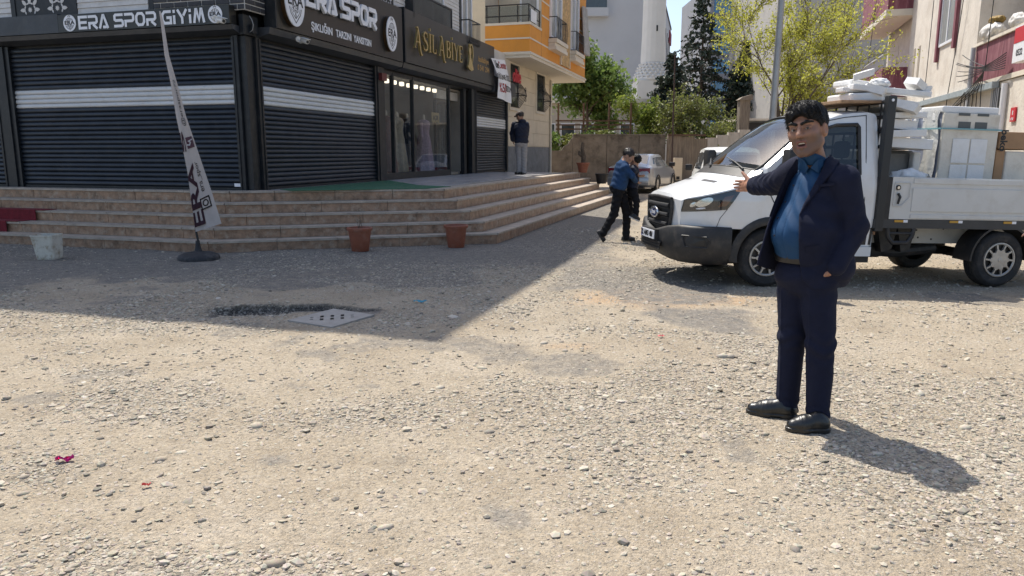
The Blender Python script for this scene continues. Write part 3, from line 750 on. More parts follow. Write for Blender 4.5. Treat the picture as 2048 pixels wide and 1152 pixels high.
M_CURT = mat('curtain_glass', (.30, .31, .30), .12, var=.35, vscale=3, spec=.7, stretch=(6, 6, .4))
w_ = window(6.3, 8.65, 4.62, 6.6, 'window', 3, mg=M_CURT)
window(10.02, 10.9, 4.62, 6.6, 'window', 2, mg=M_CURT)
b = MB(); b.box(.30, .315, 6.25, 8.7, 4.7, 5.28); obj('glass_guard', b, glass_mat('smoked_glass', (.22, .25, .27), .12), shop, BF)
b = MB(); b.box(.28, .335, 6.22, 8.73, 5.281, 5.32); b.box(.28, .33, 6.2, 6.24, 4.7, 5.28); b.box(.28, .33, 8.71, 8.75, 4.7, 5.28); b.box(.10, .33, 6.15, 6.19, 4.7, 5.3); obj('guard_rail', b, M_DARK, shop, BF)
b = MB()
b.box(.36, .385, 10.0, 10.95, 5.25, 5.28); b.box(.36, .385, 10.0, 10.95, 4.65, 4.68)
for k in range(9): b.box(.366, .38, 10.02 + k * .112, 10.035 + k * .112, 4.681, 5.249)
b.box(.101, .36, 10.9, 10.93, 5.25, 5.28); b.box(.101, .36, 10.0, 10.03, 5.25, 5.28); b.box(.101, .36, 10.0, 10.95, 4.62, 4.65)
obj('guard_rail', b, M_DARK, shop, BF)
# ---- shop window and door
fr = MB()
def yb(y0, y1, z0, z1, x0=-.06, x1=.03): fr.box(x0, x1, y0, y1, z0, z1)
yb(4.985, 9.28, ZP + .005, 1.04); yb(4.985, 5.05, 1.041, 3.38); yb(5.55, 5.61, 1.041, 3.38); yb(6.70, 6.76, 1.041, 3.38); yb(9.20, 9.28, 1.041, 3.38); yb(5.051, 9.199, 3.30, 3.38, -.05, .02)
wf = obj('shop_window', fr, M_DARK, shop, BF)
for a, c_ in ((5.05, 5.55), (5.61, 6.70), (6.76, 9.20)):
    obj('pane', MB().box(-.02, -.012, a, c_, 1.04, 3.30), M_GLASS, wf, BF)
dr = MB(); 
dr.box(-.5, -.42, 9.3, 9.37, ZP + .06, 3.0); dr.box(-.5, -.42, 10.2, 10.27, ZP + .06, 3.0); dr.box(-.5, -.42, 9.371, 10.199, 2.92, 3.0); dr.box(-.5, -.42, 9.371, 10.199, ZP + .06, 1.1)
d_ = obj('door', dr, M_DARK, shop, BF); obj('pane', MB().box(-.465, -.455, 9.37, 10.2, 1.1, 2.92), M_GLASS, d_, BF)
obj('handle', MB().tube([(-.4, 10.1, 1.6), (-.36, 10.1, 1.65), (-.36, 10.1, 2.2), (-.4, 10.1, 2.25)], .015), M_WHITE, d_, BF)
b = MB(); b.box(-.48, -.40, 9.29, 11.02, 3.06, 3.3); obj('transom', b, M_PLANK, shop, BF)
b = MB(); b.box(-.062, .05, 10.35, 10.42, ZP, 3.38); b.box(-.062, .0, 10.6, 10.66, ZP, 3.38); obj('door_frame', b, M_DARK, shop, BF)
lt = MB()
for k in range(9): lt.bbox(-.30, -.20, 5.3 + k * .43, 5.42 + k * .43, 3.16, 3.26, .02)
obj('spot_light', lt, mat('lamp_fill_glow', (.8, .75, .65), .5, emit=(1, .85, .65, 1.6)), shop, BF)  # glow added to these lamps to brighten the dresses behind the glass
b = MB(); b.box(.092, .17, 4.70, 4.95, 3.12, 3.28); obj('alarm_box', b, mat('dark_red_box', (.12, .02, .02), .5), shop, BF)
b = MB(); b.box(-.32, -.2, -.088, -.0855, .945, 1.0); obj('sticker', b, M_WHITE, shop, BF)
# ---- display dresses
M_D = [mat('maroon_lace', (.12, .035, .03), .7, var=.6, vscale=30), mat('beige_satin', (.42, .34, .24), .5, var=.25, vscale=10), mat('blue_satin', (.09, .105, .15), .45, var=.5, vscale=18),
       mat('black_lace', (.02, .022, .03), .6, var=.5, vscale=30), mat('lilac_floral', (.32, .22, .28), .7, var=.85, vscale=45)]
DL = ['long maroon lace dress on a display form behind the shop window', 'beige satin dress on a display form behind the shop window', 'slate blue satin dress on a display form behind the shop window',
      'black lace dress on a display form behind the shop window', 'lilac floral long dress on a display form behind the shop window']
M_FORM = mat('display_form', (.45, .38, .30), .6)
for k, (yy, xx) in enumerate(((6.02, -.42), (6.72, -.45), (7.12, -.62), (7.72, -.62), (8.38, -.42))):
    t_ = thing('dress', DL[k], 'dress', (xx, yy, ZP + .06), BF, 'dresses on display forms')
    rings = []
    for (h, rx, ry) in ((.03, .27, .24), (.25, .25, .22), (.6, .22, .19), (.95, .19, .15), (1.08, .15, .115), (1.2, .17, .13), (1.33, .19, .14), (1.42, .17, .10), (1.47, .07, .06)):
        z = ZP + .06 + h; fl = .16 * max(0, 1 - h)
        rings.append([(xx + rx * math.cos(a) * (1 + fl * math.sin(a * 7)), yy + ry * math.sin(a) * (1 + fl * math.sin(a * 7)), z) for a in [2 * math.pi * i / 28 for i in range(28)]])
    obj('gown', MB().loft(rings, cap=True), M_D[k], t_, BF, True, 60)
    sl = MB()
    for s in (-1, 1): sl.tube([(xx, yy + s * .16, ZP + 1.43), (xx + .02, yy + s * .21, ZP + 1.25), (xx + .05, yy + s * .22, ZP + 1.0)], [.055, .05, .04], 8)
    obj('sleeve', sl, M_D[k], t_, BF, True)
    obj('display_form', MB().lathe([(.05, 1.44), (.045, 1.55), (.035, 1.6), (.0, 1.61)], (xx, yy, ZP + .06), 12), M_FORM, t_, BF, True)
b = MB(); b.box(-.25, -.24, 8.55, 9.1, 2.35, 2.62)
obj('notice', b, mat('yellow_card', (.45, .34, .16), .6), shop, BF)
tt = text_mb('AÇIK', .17, .002, .004); obj('notice_text', place(tt, Matrix.Translation((-.235, 8.83, 2.47)) @ Matrix.Rotation(R(90), 4, 'Z')), M_BLACK, shop, BF)

# ============================================================ SIGNS
GL = {
 'E': (.9, [[(.95, .9), (.1, .9), (.1, .1), (.9, .1)], [(.2, .5), (.88, .5)]]),
 'R': (.95, [[(.0, .9), (.78, .9), (.9, .78), (.9, .52), (.78, .42), (.1, .42), (.1, 0)], [(.5, .32), (.92, .0)]]),
 'A': (1.0, [[(.08, 0), (.46, .93), (.54, .93), (.93, 0)], [(.42, .09), (.78, .09)]]),
 'S': (.95, [[(.95, .9), (.2, .9), (.1, .82), (.1, .58), (.2, .5), (.8, .5), (.9, .42), (.9, .18), (.8, .1), (.0, .1)]]),
 'P': (.95, [[(.0, .9), (.78, .9), (.9, .78), (.9, .52), (.78, .42), (.1, .42), (.1, 0)]]),
 'O': (.95, [['c', (.3, .9), (.7, .9), (.88, .7), (.88, .3), (.7, .1), (.3, .1), (.12, .3), (.12, .7)]]),
 'G': (.95, [[(.95, .9), (.3, .9), (.1, .7), (.1, .3), (.3, .1), (.9, .1), (.9, .48), (.5, .48)]]),
 'İ': (.3, [[(.15, 0), (.15, .62)], [(.15, .78), (.15, 1.0)]]),
 'Y': (.95, [[(.05, 1.0), (.48, .42), (.48, 0)], [(.92, 1.0), (.6, .56)]]),
 'M': (1.1, [[(.08, 0), (.28, .93), (.34, .93), (.55, .2), (.76, .93), (.82, .93), (1.02, 0)]]),
}
def techno(txt, x0, x1, z0, z1, ext, w):
    """letters filling x0..x1 (along local x) and z0..z1"""
    gap = .14; tot = 0
    for c_ in txt: tot += (.42 if c_ == ' ' else GL[c_][0] + gap)
    sx = (x1 - x0) / (tot - gap); out = []; x = x0
    for c_ in txt:
        if c_ == ' ': x += .42 * sx; continue
        mb = stroke_mb(GL[c_][1], w, ext, sx, z1 - z0); mb.v = [(v[0] + x, v[1], v[2] + z0) for v in mb.v]; out.append(mb); x += (GL[c_][0] + gap) * sx
    return out
def emblem(rx, rz, ext):
    """white oval badge with dark crest, in the xz plane facing -y; returns list of (name, mb, mat)"""
    d = MB(); n = 36
    d.prism([(rx * math.cos(2 * math.pi * k / n), 0, rz * math.sin(2 * math.pi * k / n)) for k in range(n)], (0, ext, 0))
    m = MB()
    def st(p, w, closed=False):
        q = stroke_mb([(['c'] if closed else []) + p], w * rx, .001, rx, rz); q.v = [(v[0], v[1] - .002, v[2]) for v in q.v]; m.add(q.v, q.f)
    arc = lambda r, a0, a1, nn: [(r * math.cos(R(a0 + (a1 - a0) * k / nn)), r * math.sin(R(a0 + (a1 - a0) * k / nn))) for k in range(nn + 1)]
    st(arc(.62, 25, 155, 12), .05); st([(-.62, -.26), (-.5, -.5), (0, -.86), (.5, -.5), (.62, -.26)], .05); st([(-.48, -.28), (-.38, -.46), (0, -.7), (.38, -.46), (.48, -.28)], .035)
    st([(-.18, .72), (-.2, .9), (-.08, .8), (0, .97), (.08, .8), (.2, .9), (.18, .72)], .045, False)
    for (x, z) in ((-.28, .38), (.0, .5), (.28, .38), (0, .34), (-.2, -.36), (.2, -.36), (0, -.42), (0, -.58)): st(['c'] + [] if False else [(x - .08, z), (x, z + .08), (x + .08, z), (x, z - .08)], .035, True)
    t = text_mb('ERA', rz * .62, .001, rx * .02, rx / rz * 1.45); m.add([(v[0], v[1] - .003, v[2] + rz * .02) for v in t.v], t.f)
    t = text_mb('SPOR', rz * .2, .001, 0, rx / rz * 1.5); m.add([(v[0], v[1] - .003, v[2] - rz * .24) for v in t.v], t.f)
    return d, m
# front sign
sg = thing('shop_sign', 'long black fascia sign with white lettering above the wide front shutter', 'sign', (-1.8, -.2, 3.58), BF)
obj('panel', MB().box(-3.55, -.06, -.285, -.101, 3.575, 3.865), M_SIGN, sg, BF)
for mb in techno('ERA SPOR GİYİM', -3.10, -.52, 3.605, 3.83, .004, .044):
    obj('letter', place(mb, Matrix.Translation((0, -.294, 0))), M_WHITE, sg, BF)
for xc in (-3.29, -.32):
    d, m = emblem(.135, .137, .006); T_ = Matrix.Translation((xc, -.294, 3.722)); e_ = obj('emblem', place(d, T_), M_WHITE, sg, BF); obj('crest', place(m, T_), M_BLACK, e_, BF)
# big side sign
RZ = Matrix.Rotation(R(90), 4, 'Z')
def side(mb, x, y, z): return place(mb, Matrix.Translation((x, y, z)) @ RZ)
sg = thing('shop_sign', 'tall black sign with raised white letters, slogan and two oval badges', 'sign', (.2, 3, 3.6), BF)
obj('panel', MB().box(.145, .32, .46, 5.52, 3.60, 4.78), M_SIGN, sg, BF)
obj('edge_trim', MB().box(.10, .335, .42, .459, 3.59, 4.80), M_DARK, sg, BF)
for mb in techno('ERA SPOR', 1.30, 4.06, 4.10, 4.50, .055, .085):
    q = side(mb, .40, 0, 0); obj('letter', q, M_WHITE, sg, BF)
for yc, zc, ry, rz in ((.90, 4.10, .30, .42), (4.76, 4.11, .26, .37)):
    d, m = emblem(ry, rz, .02); e_ = obj('emblem', side(d, .42, yc, zc), M_WHITE, sg, BF); obj('crest', side(m, .42, yc, zc), M_BLACK, e_, BF)
    d, m = emblem(ry * 1.02, rz * 1.02, .075); obj('badge_rim', side(d, .399, yc, zc), mat('bronze_rim', (.10, .06, .03), .3, .6), e_, BF)
for txt, y0, y1 in (('ŞIKLIĞIN', 1.55, 2.30), ('TARZINI', 2.44, 3.05), ('YANSITSIN', 3.15, 3.92)):
    t = text_mb(txt, .19, .006, .004); xs_ = [v[0] for v in t.v]; k = (y1 - y0) / (max(xs_) - min(xs_)); t.v = [(v[0] * k, v[1], v[2]) for v in t.v]
    obj('slogan', side(t, .327, (y0 + y1) / 2, 3.79), M_WHITE, sg, BF)
# gold lettered sign
M_GOLD = mat('brushed_gold', (.62, .47, .20), .28, .85, var=.2, vscale=12)
sg = thing('shop_sign', 'dark grey sign with raised gold letters above the glazed shop window', 'sign', (.2, 9, 3.62), BF)
obj('panel', MB().box(.145, .33, 5.66, 12.45, 3.615, 4.82), mat('grey_black_panel', (.032, .031, .029), .35, var=.15, vscale=2), sg, BF)
obj('edge_trim', MB().box(.13, .345, 5.60, 5.659, 3.60, 4.84), M_DARK, sg, BF)
SG = {  # (width, strokes with per-point widths)
 'A': (.95, [([(.02, .0), (.40, .98)], .055), ([(.22, 1.08), (.36, 1.1), (.47, .92), (.62, .25), (.72, -.12), (.84, -.30), (1.0, -.27)], [.05, .08, .13, .15, .13, .09, .04]), ([(.17, .34), (.52, .34)], .05), ([(-.08, .015), (.14, .015)], .05)]),
 'S': (.72, [([(.62, .74), (.56, .93), (.36, .99), (.16, .9), (.12, .74), (.24, .58), (.48, .46), (.62, .3), (.58, .11), (.36, .01), (.14, .07), (.06, .26)], [.05, .06, .08, .1, .13, .15, .15, .13, .1, .08, .06, .05])]),
 'İ': (.34, [([(.17, .03), (.17, .97)], .13), ([(.03, .015), (.31, .015)], .04), ([(.03, .985), (.31, .985)], .04), ([(.13, 1.22), (.21, 1.22)], .14)]),
 'L': (.66, [([(.14, .03), (.14, .97)], .13), ([(.0, .985), (.28, .985)], .04), ([(.21, .03), (.56, .03), (.6, .26)], [.06, .06, .03])]),
 'B': (.72, [([(.14, .03), (.14, .97)], .13), ([(.21, .975), (.42, .97), (.56, .86), (.56, .65), (.42, .54), (.21, .52)], [.04, .06, .12, .12, .06, .04]), ([(.21, .515), (.46, .5), (.62, .38), (.62, .15), (.46, .03), (.21, .025)], [.03, .06, .13, .13, .06, .04])]),
 'Y': (.74, [([(.06, .98), (.38, .48), (.38, .03)], [.12, .13, .13]), ([(.70, .98), (.44, .52)], .05), ([(.26, .015), (.5, .015)], .04), ([(-.04, .985), (.18, .985)], .04)]),
 'E': (.66, [([(.14, .03), (.14, .97)], .13), ([(.21, .97), (.52, .97), (.55, .78)], [.05, .06, .03]), ([(.21, .51), (.46, .51)], .045), ([(.21, .03), (.54, .03), (.59, .24)], [.05, .06, .03])]),
}
def gold(txt, y0, y1, z0, z1):
    gap = .10; tot = sum(.3 if c_ == ' ' else SG[c_][0] + gap for c_ in txt); s = (y1 - y0) / tot; x = y0; H_ = z1 - z0
    for c_ in txt:
        if c_ == ' ': x += .3 * s; continue
        mb = MB()
        for k, (pts, w) in enumerate(SG[c_][1]):
            ws = [q * s for q in w] if hasattr(w, '__len__') else w * s
            q = stroke_mb([pts], ws, .05, s, H_); q.v = [(v[0] + x, v[1] - .0013 * k, v[2] + z0) for v in q.v]; mb.add(q.v, q.f)
        obj('letter', side(mb, .44, 0, 0), M_GOLD, sg, BF); x += (SG[c_][0] + gap) * s
gold('ASİL ABİYE', 5.98, 9.30, 3.98, 4.42)
fig = [(.0, 1.0), (.06, .92), (.03, .86), (.09, .8), (.10, .66), (.05, .55), (.12, .4), (.26, .14), (.30, .03), (.12, -.04), (-.06, .0), (-.2, .08), (-.1, .25), (-.06, .42), (-.05, .55), (-.09, .68), (-.08, .8), (-.03, .86), (-.05, .93)]
obj('figure', side(MB().prism([(x * .95, 0, z * .72) for x, z in fig], (0, .05, 0)), .44, 9.86, 3.86), M_GOLD, sg, BF)
q = stroke_mb([[(.05, .95), (.16, .98), (.24, .85), (.27, .6), (.2, .3)]], [.03, .04, .05, .05, .03], .05, .95, .72); obj('figure_swirl', side(q, .442, 9.86, 3.86), M_GOLD, sg, BF)
for s_, z in (('/asilabiye', 4.28), ('0 541 294', 4.03)):
    t = text_mb(s_, .22, .004, .004, 1.25); obj('small_text', side(t, .336, 11.35, z), mat('gold_print', (.45, .28, .10), .4, .3), sg, BF)
# hanging vinyl banner at the end of the sign
bn = thing('vinyl_banner', 'white vinyl discount banner with red print hanging above the small shutter', 'banner', (.4, 13, 3.1), BF)
BW = [(-.0, 4.42), (.04, 4.0), (.06, 3.6), (.05, 3.25)]
def bpt(u, v):   # u along, v down
    k = v * 3; i = min(2, int(k)); f = k - i; x = BW[i][0] + (BW[i + 1][0] - BW[i][0]) * f; z = BW[i][1] + (BW[i + 1][1] - BW[i][1]) * f
    sh = .55 * max(0, 1 - v * 2.2)
    return (.40 + x + .02 * math.sin(u * 9 + v * 5), 12.45 - sh + u * 1.45, z + .10 * u * (1 - v) - .09 * u * v)
obj('sheet', MB().grid(bpt, [i / 10 for i in range(11)], [i / 14 for i in range(15)]), M_WHITE, bn, BF, True)
M_RED = mat('red_print', (.5, .02, .03), .5)
def bprint(txt, u, v, size, m, sx=1.):
    t = text_mb(txt, size, .001, size * .02, sx); o = MB(); vs = []
    for (x, y, z) in t.v:
        p = bpt(u + x / 1.45, min(1, max(0, v - z / 1.17))); vs.append((p[0] + .006, p[1], p[2]))
    o.add(vs, t.f); obj('print', o, m, bn, BF)
bprint('Uber', .27, .13, .27, M_BLACK); bprint('Center', .68, .13, .24, M_RED); bprint('DÜĞÜNE ÖZEL', .5, .40, .2, M_BLACK, 1.05); bprint('%50', .36, .68, .40, M_RED); bprint('SEZON', .80, .66, .22, M_BLACK)
# security cameras
def cctv(name, label, frame_pt, yaw):
    t_ = thing(name, label, 'security camera', frame_pt, BF)
    Mx = Matrix.Translation(frame_pt) @ Matrix.Rotation(yaw, 4, 'Z') @ Matrix.Rotation(R(14), 4, 'X')
    M_CW = mat('white_plastic', (.68, .67, .64), .45, var=.06)
    obj('housing', place(MB().lathe([(.0, -.17), (.035, -.17), (.042, -.15), (.042, .02), (.035, .05), (0, .05)], (0, 0, 0), 14, 'Y'), Mx), M_CW, t_, BF, True)
    obj('hood', place(MB().box(-.045, .045, -.2, .03, .043, .05), Mx), M_CW, t_, BF)
    obj('lens', place(MB().lathe([(0, -.178), (.026, -.178), (.026, -.171), (0, -.171)], (0, 0, 0), 12, 'Y'), Mx), M_BLACK, t_, BF)
    obj('bracket', place(MB().tube([(0, .0, -.03), (0, .08, -.05), (0, .16, .0)], .016, 8), Mx), M_CW, t_, BF)
    obj('mount', place(MB().lathe([(.05, .15), (.05, .18)], (0, 0, 0), 12, 'Y'), Mx), M_CW, t_, BF)
cctv('security_camera', 'white bullet security camera on the front fascia beside the oval badge', (-.12, -.46, 3.60), R(60))
cctv('security_camera', 'white bullet security camera under the tall black sign', (.46, 1.02, 3.46), R(60))
# ============================================================ ORANGE APARTMENT HOUSE
M_CREAM = mat('cream_panel', (.64, .56, .43), .8, var=.07, vscale=1.5, dirt=(.42, .36, .28), dscale=2, damt=.35)
M_OR = mat('orange_render', (.68, .29, .045), .75, var=.06, vscale=1.2, dirt=(.5, .22, .06), dscale=3, damt=.3)
M_TRIM = mat('cream_trim', (.66, .60, .50), .7, var=.06)
M_GREYB = mat('grey_cement', (.19, .20, .21), .9, var=.25, vscale=3, dirt=(.10, .10, .1), dscale=5, damt=.5)
M_IRON = mat('wrought_iron', (.02, .02, .022), .5, .4)
ap = thing('apartment_house', 'cream and orange apartment house with overhanging balcony beside the shop', 'building', (0, 18, 0), BF)
HO = 10.6
b = MB(); b.box(-9, -.03, 14.95, 21.4, .0, 4.87); obj('ground_floor_wall', b, M_CREAM, ap, BF)
obj('plinth', MB().box(-.6, -.005, 14.96, 21.36, 0, 1.74), M_GREYB, ap, BF)
z = 1.76; k = 0
while z < 4.75:
    z1 = min(z + .52, 4.86); cuts = [14.96, 16.9 + .9 * (k % 2), 19.0 if k % 2 else 18.6, 21.39]
    for c0, c1 in zip(cuts[:-1], cuts[1:]): obj('wall_panel', MB().box(-.029, .0, c0 + .006, c1 - .006, z + .006, z1 - .006), M_CREAM, ap, BF)
    z += .52; k += 1
obj('corner_pipe', MB().tube([(.06, 21.3, .3), (.06, 21.3, 4.6)], .05, 10), M_TRIM, ap, BF, True)
b = MB(); b.box(-9, 1.0, 15.9, 24.0, 4.90, HO); obj('upper_wall', b, M_OR, ap, BF)
b = MB(); b.box(-9, -.62, 14.4, 15.899, 4.90, HO); obj('side_wall', b, M_CREAM, ap, BF)
b = MB(); b.box(-.61, 1.02, 14.3, 24.02, 4.70, 4.899); b.box(-.615, 1.06, 14.26, 24.06, 4.80, 4.86); obj('soffit_cornice', b, M_TRIM, ap, BF)
# balcony parapet: two orange bands with cream strips
par = MB(); par.box(-.60, .99, 14.32, 14.44, 4.90, 5.78); par.box(.88, .99, 14.441, 15.895, 4.90, 5.78); obj('balcony_parapet', par, M_OR, ap, BF)
for z0, z1 in ((5.31, 5.36), (5.78, 5.86)):
    b = MB(); b.box(-.61, 1.012, 14.30, 14.45, z0, z1); b.box(.86, 1.012, 14.451, 23.99 if z0 < 5.5 else 15.898, z0, z1); obj('cream_strip', b, M_TRIM, ap, BF)
for z0 in (6.3, 6.8, 7.3): obj('cream_strip', MB().box(1.001, 1.012, 15.9, 23.99, z0, z0 + .05), M_TRIM, ap, BF)
b = MB(); b.box(-.6, .99, 15.88, 15.897, 4.95, 7.4); obj('recess_wall', b, M_CREAM, ap, BF)
b = MB(); b.box(.2, .9, 15.85, 15.879, 4.95, 7.2); dd = obj('balcony_door', b, M_WHITE, ap, BF); obj('pane', MB().box(.28, .82, 15.84, 15.849, 5.1, 7.1), M_CURT, dd, BF)
rl = MB()
for (p, q) in (((-.6, 14.38), (.94, 14.38)), ((.94, 14.38), (.94, 15.88))):
    for zz in (6.08, 6.44): rl.tube([(*p, zz), (*q, zz)], .02, 6)
for p in ((-.55, 14.38), (-.1, 14.38), (.55, 14.38), (.94, 14.38), (.94, 15.1), (.94, 15.8)): rl.tube([(*p, 5.86), (*p, 6.44)], .022, 6)
obj('railing', rl, M_IRON, ap, BF, True)
b = MB(); b.box(-.6, .92, 14.375, 14.385, 5.9, 6.40); b.box(.935, .945, 14.39, 15.86, 5.9, 6.40); obj('railing_glass', b, glass_mat('balcony_glass', (.55, .6, .6), .08), ap, BF)
b = MB(); b.bbox(.953, .975, 14.55, 15.3, 5.92, 6.32, .008); obj('air_unit', b, M_WHITE, ap, BF)
for (y0, y1) in ((17.05, 18.8), (20.6, 22.2)):
    window(y0, y1, 5.75, 8.2, 'window', 2, ap, 1.0, M_WHITE, M_CURT, .08)
    b = MB(); b.box(1.001, 1.30, y0 - .12, y1 + .12, 5.28, 5.40); b.box(1.001, 1.26, y0 - .1, y1 + .1, 5.41, 5.53); b.box(1.001, 1.32, y0 - .12, y1 + .12, 5.54, 5.68); obj('window_box', b, M_TRIM, ap, BF)
    g = MB(); 
    for zz in (5.72, 6.46): g.tube([(1.0, y0, zz), (1.28, y0, zz), (1.28, y1, zz), (1.0, y1, zz)], .018, 6)
    for k in range(14): yy = y0 + (y1 - y0) * k / 13; g.tube([(1.28, yy, 5.72), (1.30, yy + .05 * math.sin(k * 2.1), 6.05), (1.28, yy, 6.46)], .010, 5)
    obj('window_guard', g, M_IRON, ap, BF, True)
b = MB(); b.box(1.001, 1.06, 18.95, 20.4, 4.95, 8.5); obj('stone_strip', b, mat('yellow_stone', (.50, .33, .15), .8, var=.6, vscale=9, bump=.5, bscale=12), ap, BF)
b = MB(); b.box(1.001, 1.07, 18.82, 18.93, 4.95, 8.5); obj('strip_trim', b, M_TRIM, ap, BF); b = MB(); b.box(1.001, 1.07, 20.42, 20.53, 4.95, 8.5); obj('strip_trim', b, M_TRIM, ap, BF)
ct = MB(); ct.grid(lambda u, v: (1.12 + .10 * math.sin(u * 16) + .12 * v, 22.55 + u * 1.0 * (.75 + .3 * v), 7.8 - v * 2.0), [i / 16 for i in range(17)], [i / 5 for i in range(6)]); obj('curtain', ct, mat('grey_curtain', (.42, .41, .39), .9, var=.2), ap, BF, True)
def grille(y0, y1, z0, z1, nm, lab):
    fr_ = MB(); t = .05
    fr_.box(.001, .04, y0 - .1, y0, z0 - .12, z1 + .1); fr_.box(.001, .04, y1, y1 + .1, z0 - .12, z1 + .1); fr_.box(.001, .04, y0, y1, z1, z1 + .1); fr_.box(.001, .05, y0, y1, z0 - .12, z0)
    w = obj('window', fr_, M_TRIM, ap, BF); obj('pane', MB().box(.002, .012, y0, y1, z0, z1), M_DGLASS, w, BF)
    g = MB()
    n = 7
    for k in range(n):
        yy = y0 + (y1 - y0) * k / (n - 1); bulge = [0.05, .05, .05, .12, .30, .34, .22, .06]
        g.tube([(bulge[i], yy, z1 - (z1 - z0) * i / 7) for i in range(8)], .012, 5)
    for zz, xx in ((z1, .05), (z1 - (z1 - z0) * .4, .06), (z1 - (z1 - z0) * .7, .345), (z0, .06)): g.tube([(.0, y0, zz), (xx, y0, zz), (xx, y1, zz), (0, y1, zz)], .016, 5)
    for s in (0, 1):
        for q in range(3):
            c_ = z0 + (z1 - z0) * (.2 + .12 * q); g.tube([(.3, y0 + (y1 - y0) * s + .08 * math.cos(a), c_ + .08 * math.sin(a)) for a in [i * .7 for i in range(10)]], .010, 5)
    obj('window_grille', g, M_IRON, w, BF, True)
grille(19.0, 20.2, 3.2, 4.62, 'w', ''); grille(15.25, 16.3, 3.15, 4.62, 'w', '')
t = text_mb('olite', .62, .03, .012, .9); obj('window_sign', place(t, Matrix.Translation((.42, 14.75, 4.12)) @ RZ), M_RED, ap, BF)

# ============================================================ BACKGROUND STREET END
M_CONC = mat('stained_concrete', (.165, .148, .125), .9, var=.35, vscale=1.6, dirt=(.055, .048, .04), dscale=1.5, damt=.85, bump=.5, bscale=7)
M_BOARD = mat('board_concrete', (.22, .185, .145), .9, var=.35, vscale=5, dirt=(.14, .11, .09), dscale=4, damt=.6, stretch=(3, 3, .35))
M_WW = mat('old_white_wall', (.50, .47, .42), .9, var=.15, vscale=1.5, dirt=(.33, .29, .23), dscale=2, damt=.6, stretch=(2, 2, .5))
cw = thing('concrete_wall', 'stained grey concrete retaining wall at the end of the street', 'wall', (5.0, 40, 0))
x = 1.5; wpx = [1.5, 3.2, 5.0, 6.7, 8.1]
for i in range(4):
    x0, x1 = wpx[i], wpx[i + 1]; zt = 1.62 if i == 0 else 2.40
    obj('wall_panel', MB().box(x0 + .012, x1 - .012, 40, 40.3, -.2, zt), M_CONC, cw)
    if i: obj('coping', MB().box(x0 + .01, x1 - .01, 39.95, 40.35, zt + .003, zt + .07), M_CONC, cw)
    obj('wall_recess', MB().box(x0 + .15, x1 - .15, 39.97, 39.998, 1.2, 1.24), M_CONC, cw)
b = MB(); b.prism([(2.6, 40.02, 1.625), (3.19, 40.02, 1.625), (3.19, 40.02, 2.3), (3.05, 40.02, 2.12), (2.95, 40.02, 1.95), (2.75, 40.02, 1.85)], (0, .24, 0)); obj('broken_step', b, M_CONC, cw)
bw = thing('board_wall', 'board-marked tan concrete wall behind the pale utility cabinet', 'wall', (9.2, 40, 0))
for i in range(3):
    x0 = 8.16 + i * .72; obj('wall_board', MB().box(x0, x0 + .705, 39.7 + .15 * i, 40.0 + .15 * i, -.2, 2.42 - .09 * i), M_BOARD, bw)
obj('rail', MB().box(8.14, 10.1, 39.62, 39.69, 2.36, 2.46), mat('rust_rail', (.10, .06, .04), .8, var=.3), bw)
ww = thing('garden_wall', 'weathered white garden wall beyond the board-marked wall', 'wall', (11.2, 41, 0))
for i in range(4): obj('wall_panel', MB().box(10.4 + i * .58, 10.97 + i * .58, 40.6, 40.9, -.2, 2.3 + .14 * i), M_WW, ww)
gb = thing('gate_post', 'ruined tan gate post with broken top behind the white wall', 'post', (12.6, 41.5, 0))
obj('post', MB().box(12.3, 12.85, 41.3, 41.8, -.1, 4.3), M_BOARD, gb); obj('cap', MB().prism([(12.2, 41.2, 4.303), (12.95, 41.2, 4.303), (12.9, 41.2, 4.6), (12.4, 41.2, 4.45)], (0, .6, 0)), M_BOARD, gb)
gs = thing('shed', 'grey rendered shed with dark opening behind the white van', 'shed', (14.5, 44, 0))
obj('wall', MB().box(13.0, 18.5, 43.5, 48, 0, 3.3), M_GREYB, gs); obj('roof', MB().box(12.9, 18.6, 43.3, 48.1, 3.303, 3.42), M_TRIM, gs); obj('opening', MB().box(13.3, 15.2, 43.47, 43.498, 2.35, 3.2), M_BLACK, gs)
ub = thing('utility_cabinet', 'pale cream utility cabinet standing against the board-marked wall', 'cabinet', (8.6, 39.4, 0))
obj('cabinet', MB().bbox(8.40, 8.83, 39.1, 39.5, .1, 1.25, .02), M_CREAM, ub); obj('plinth', MB().box(8.37, 8.86, 39.08, 39.52, -.05, .098), M_CONC, ub); obj('vent', MB().box(8.53, 8.70, 39.085, 39.099, .14, .3), M_BLACK, ub)
# low house behind the trees
lh = thing('low_house', 'low beige house with a row of windows behind the green tree', 'house', (5.5, 58, 0))
obj('wall', MB().box(1.5, 11.5, 58, 64, 0, 5.2), mat('beige_house', (.40, .36, .30), .85, var=.1), lh); obj('roof', MB().box(1.2, 11.8, 57.6, 64.2, 5.203, 5.5), M_TRIM, lh)
for i in range(6):
    w_ = obj('window', MB().box(2.2 + i * 1.5, 3.3 + i * 1.5, 57.94, 57.998, 2.5, 3.7), M_WHITE, lh); obj('pane', MB().box(2.27 + i * 1.5, 3.23 + i * 1.5, 57.92, 57.939, 2.57, 3.63), M_DGLASS, w_)
pg = thing('timber_fence', 'brown timber rail fence above the concrete wall under the green tree', 'fence', (4.5, 42, 2))
for zz in (2.75, 2.98, 3.2): obj('rail', MB().box(2.4, 6.6, 42.0, 42.06, zz, zz + .08), mat('brown_timber', (.12, .075, .045), .85, var=.3), pg)
for xx in (2.5, 3.9, 5.3, 6.5): obj('post', MB().box(xx, xx + .1, 42.07, 42.15, 0, 4.2), mat('brown_timber'), pg)
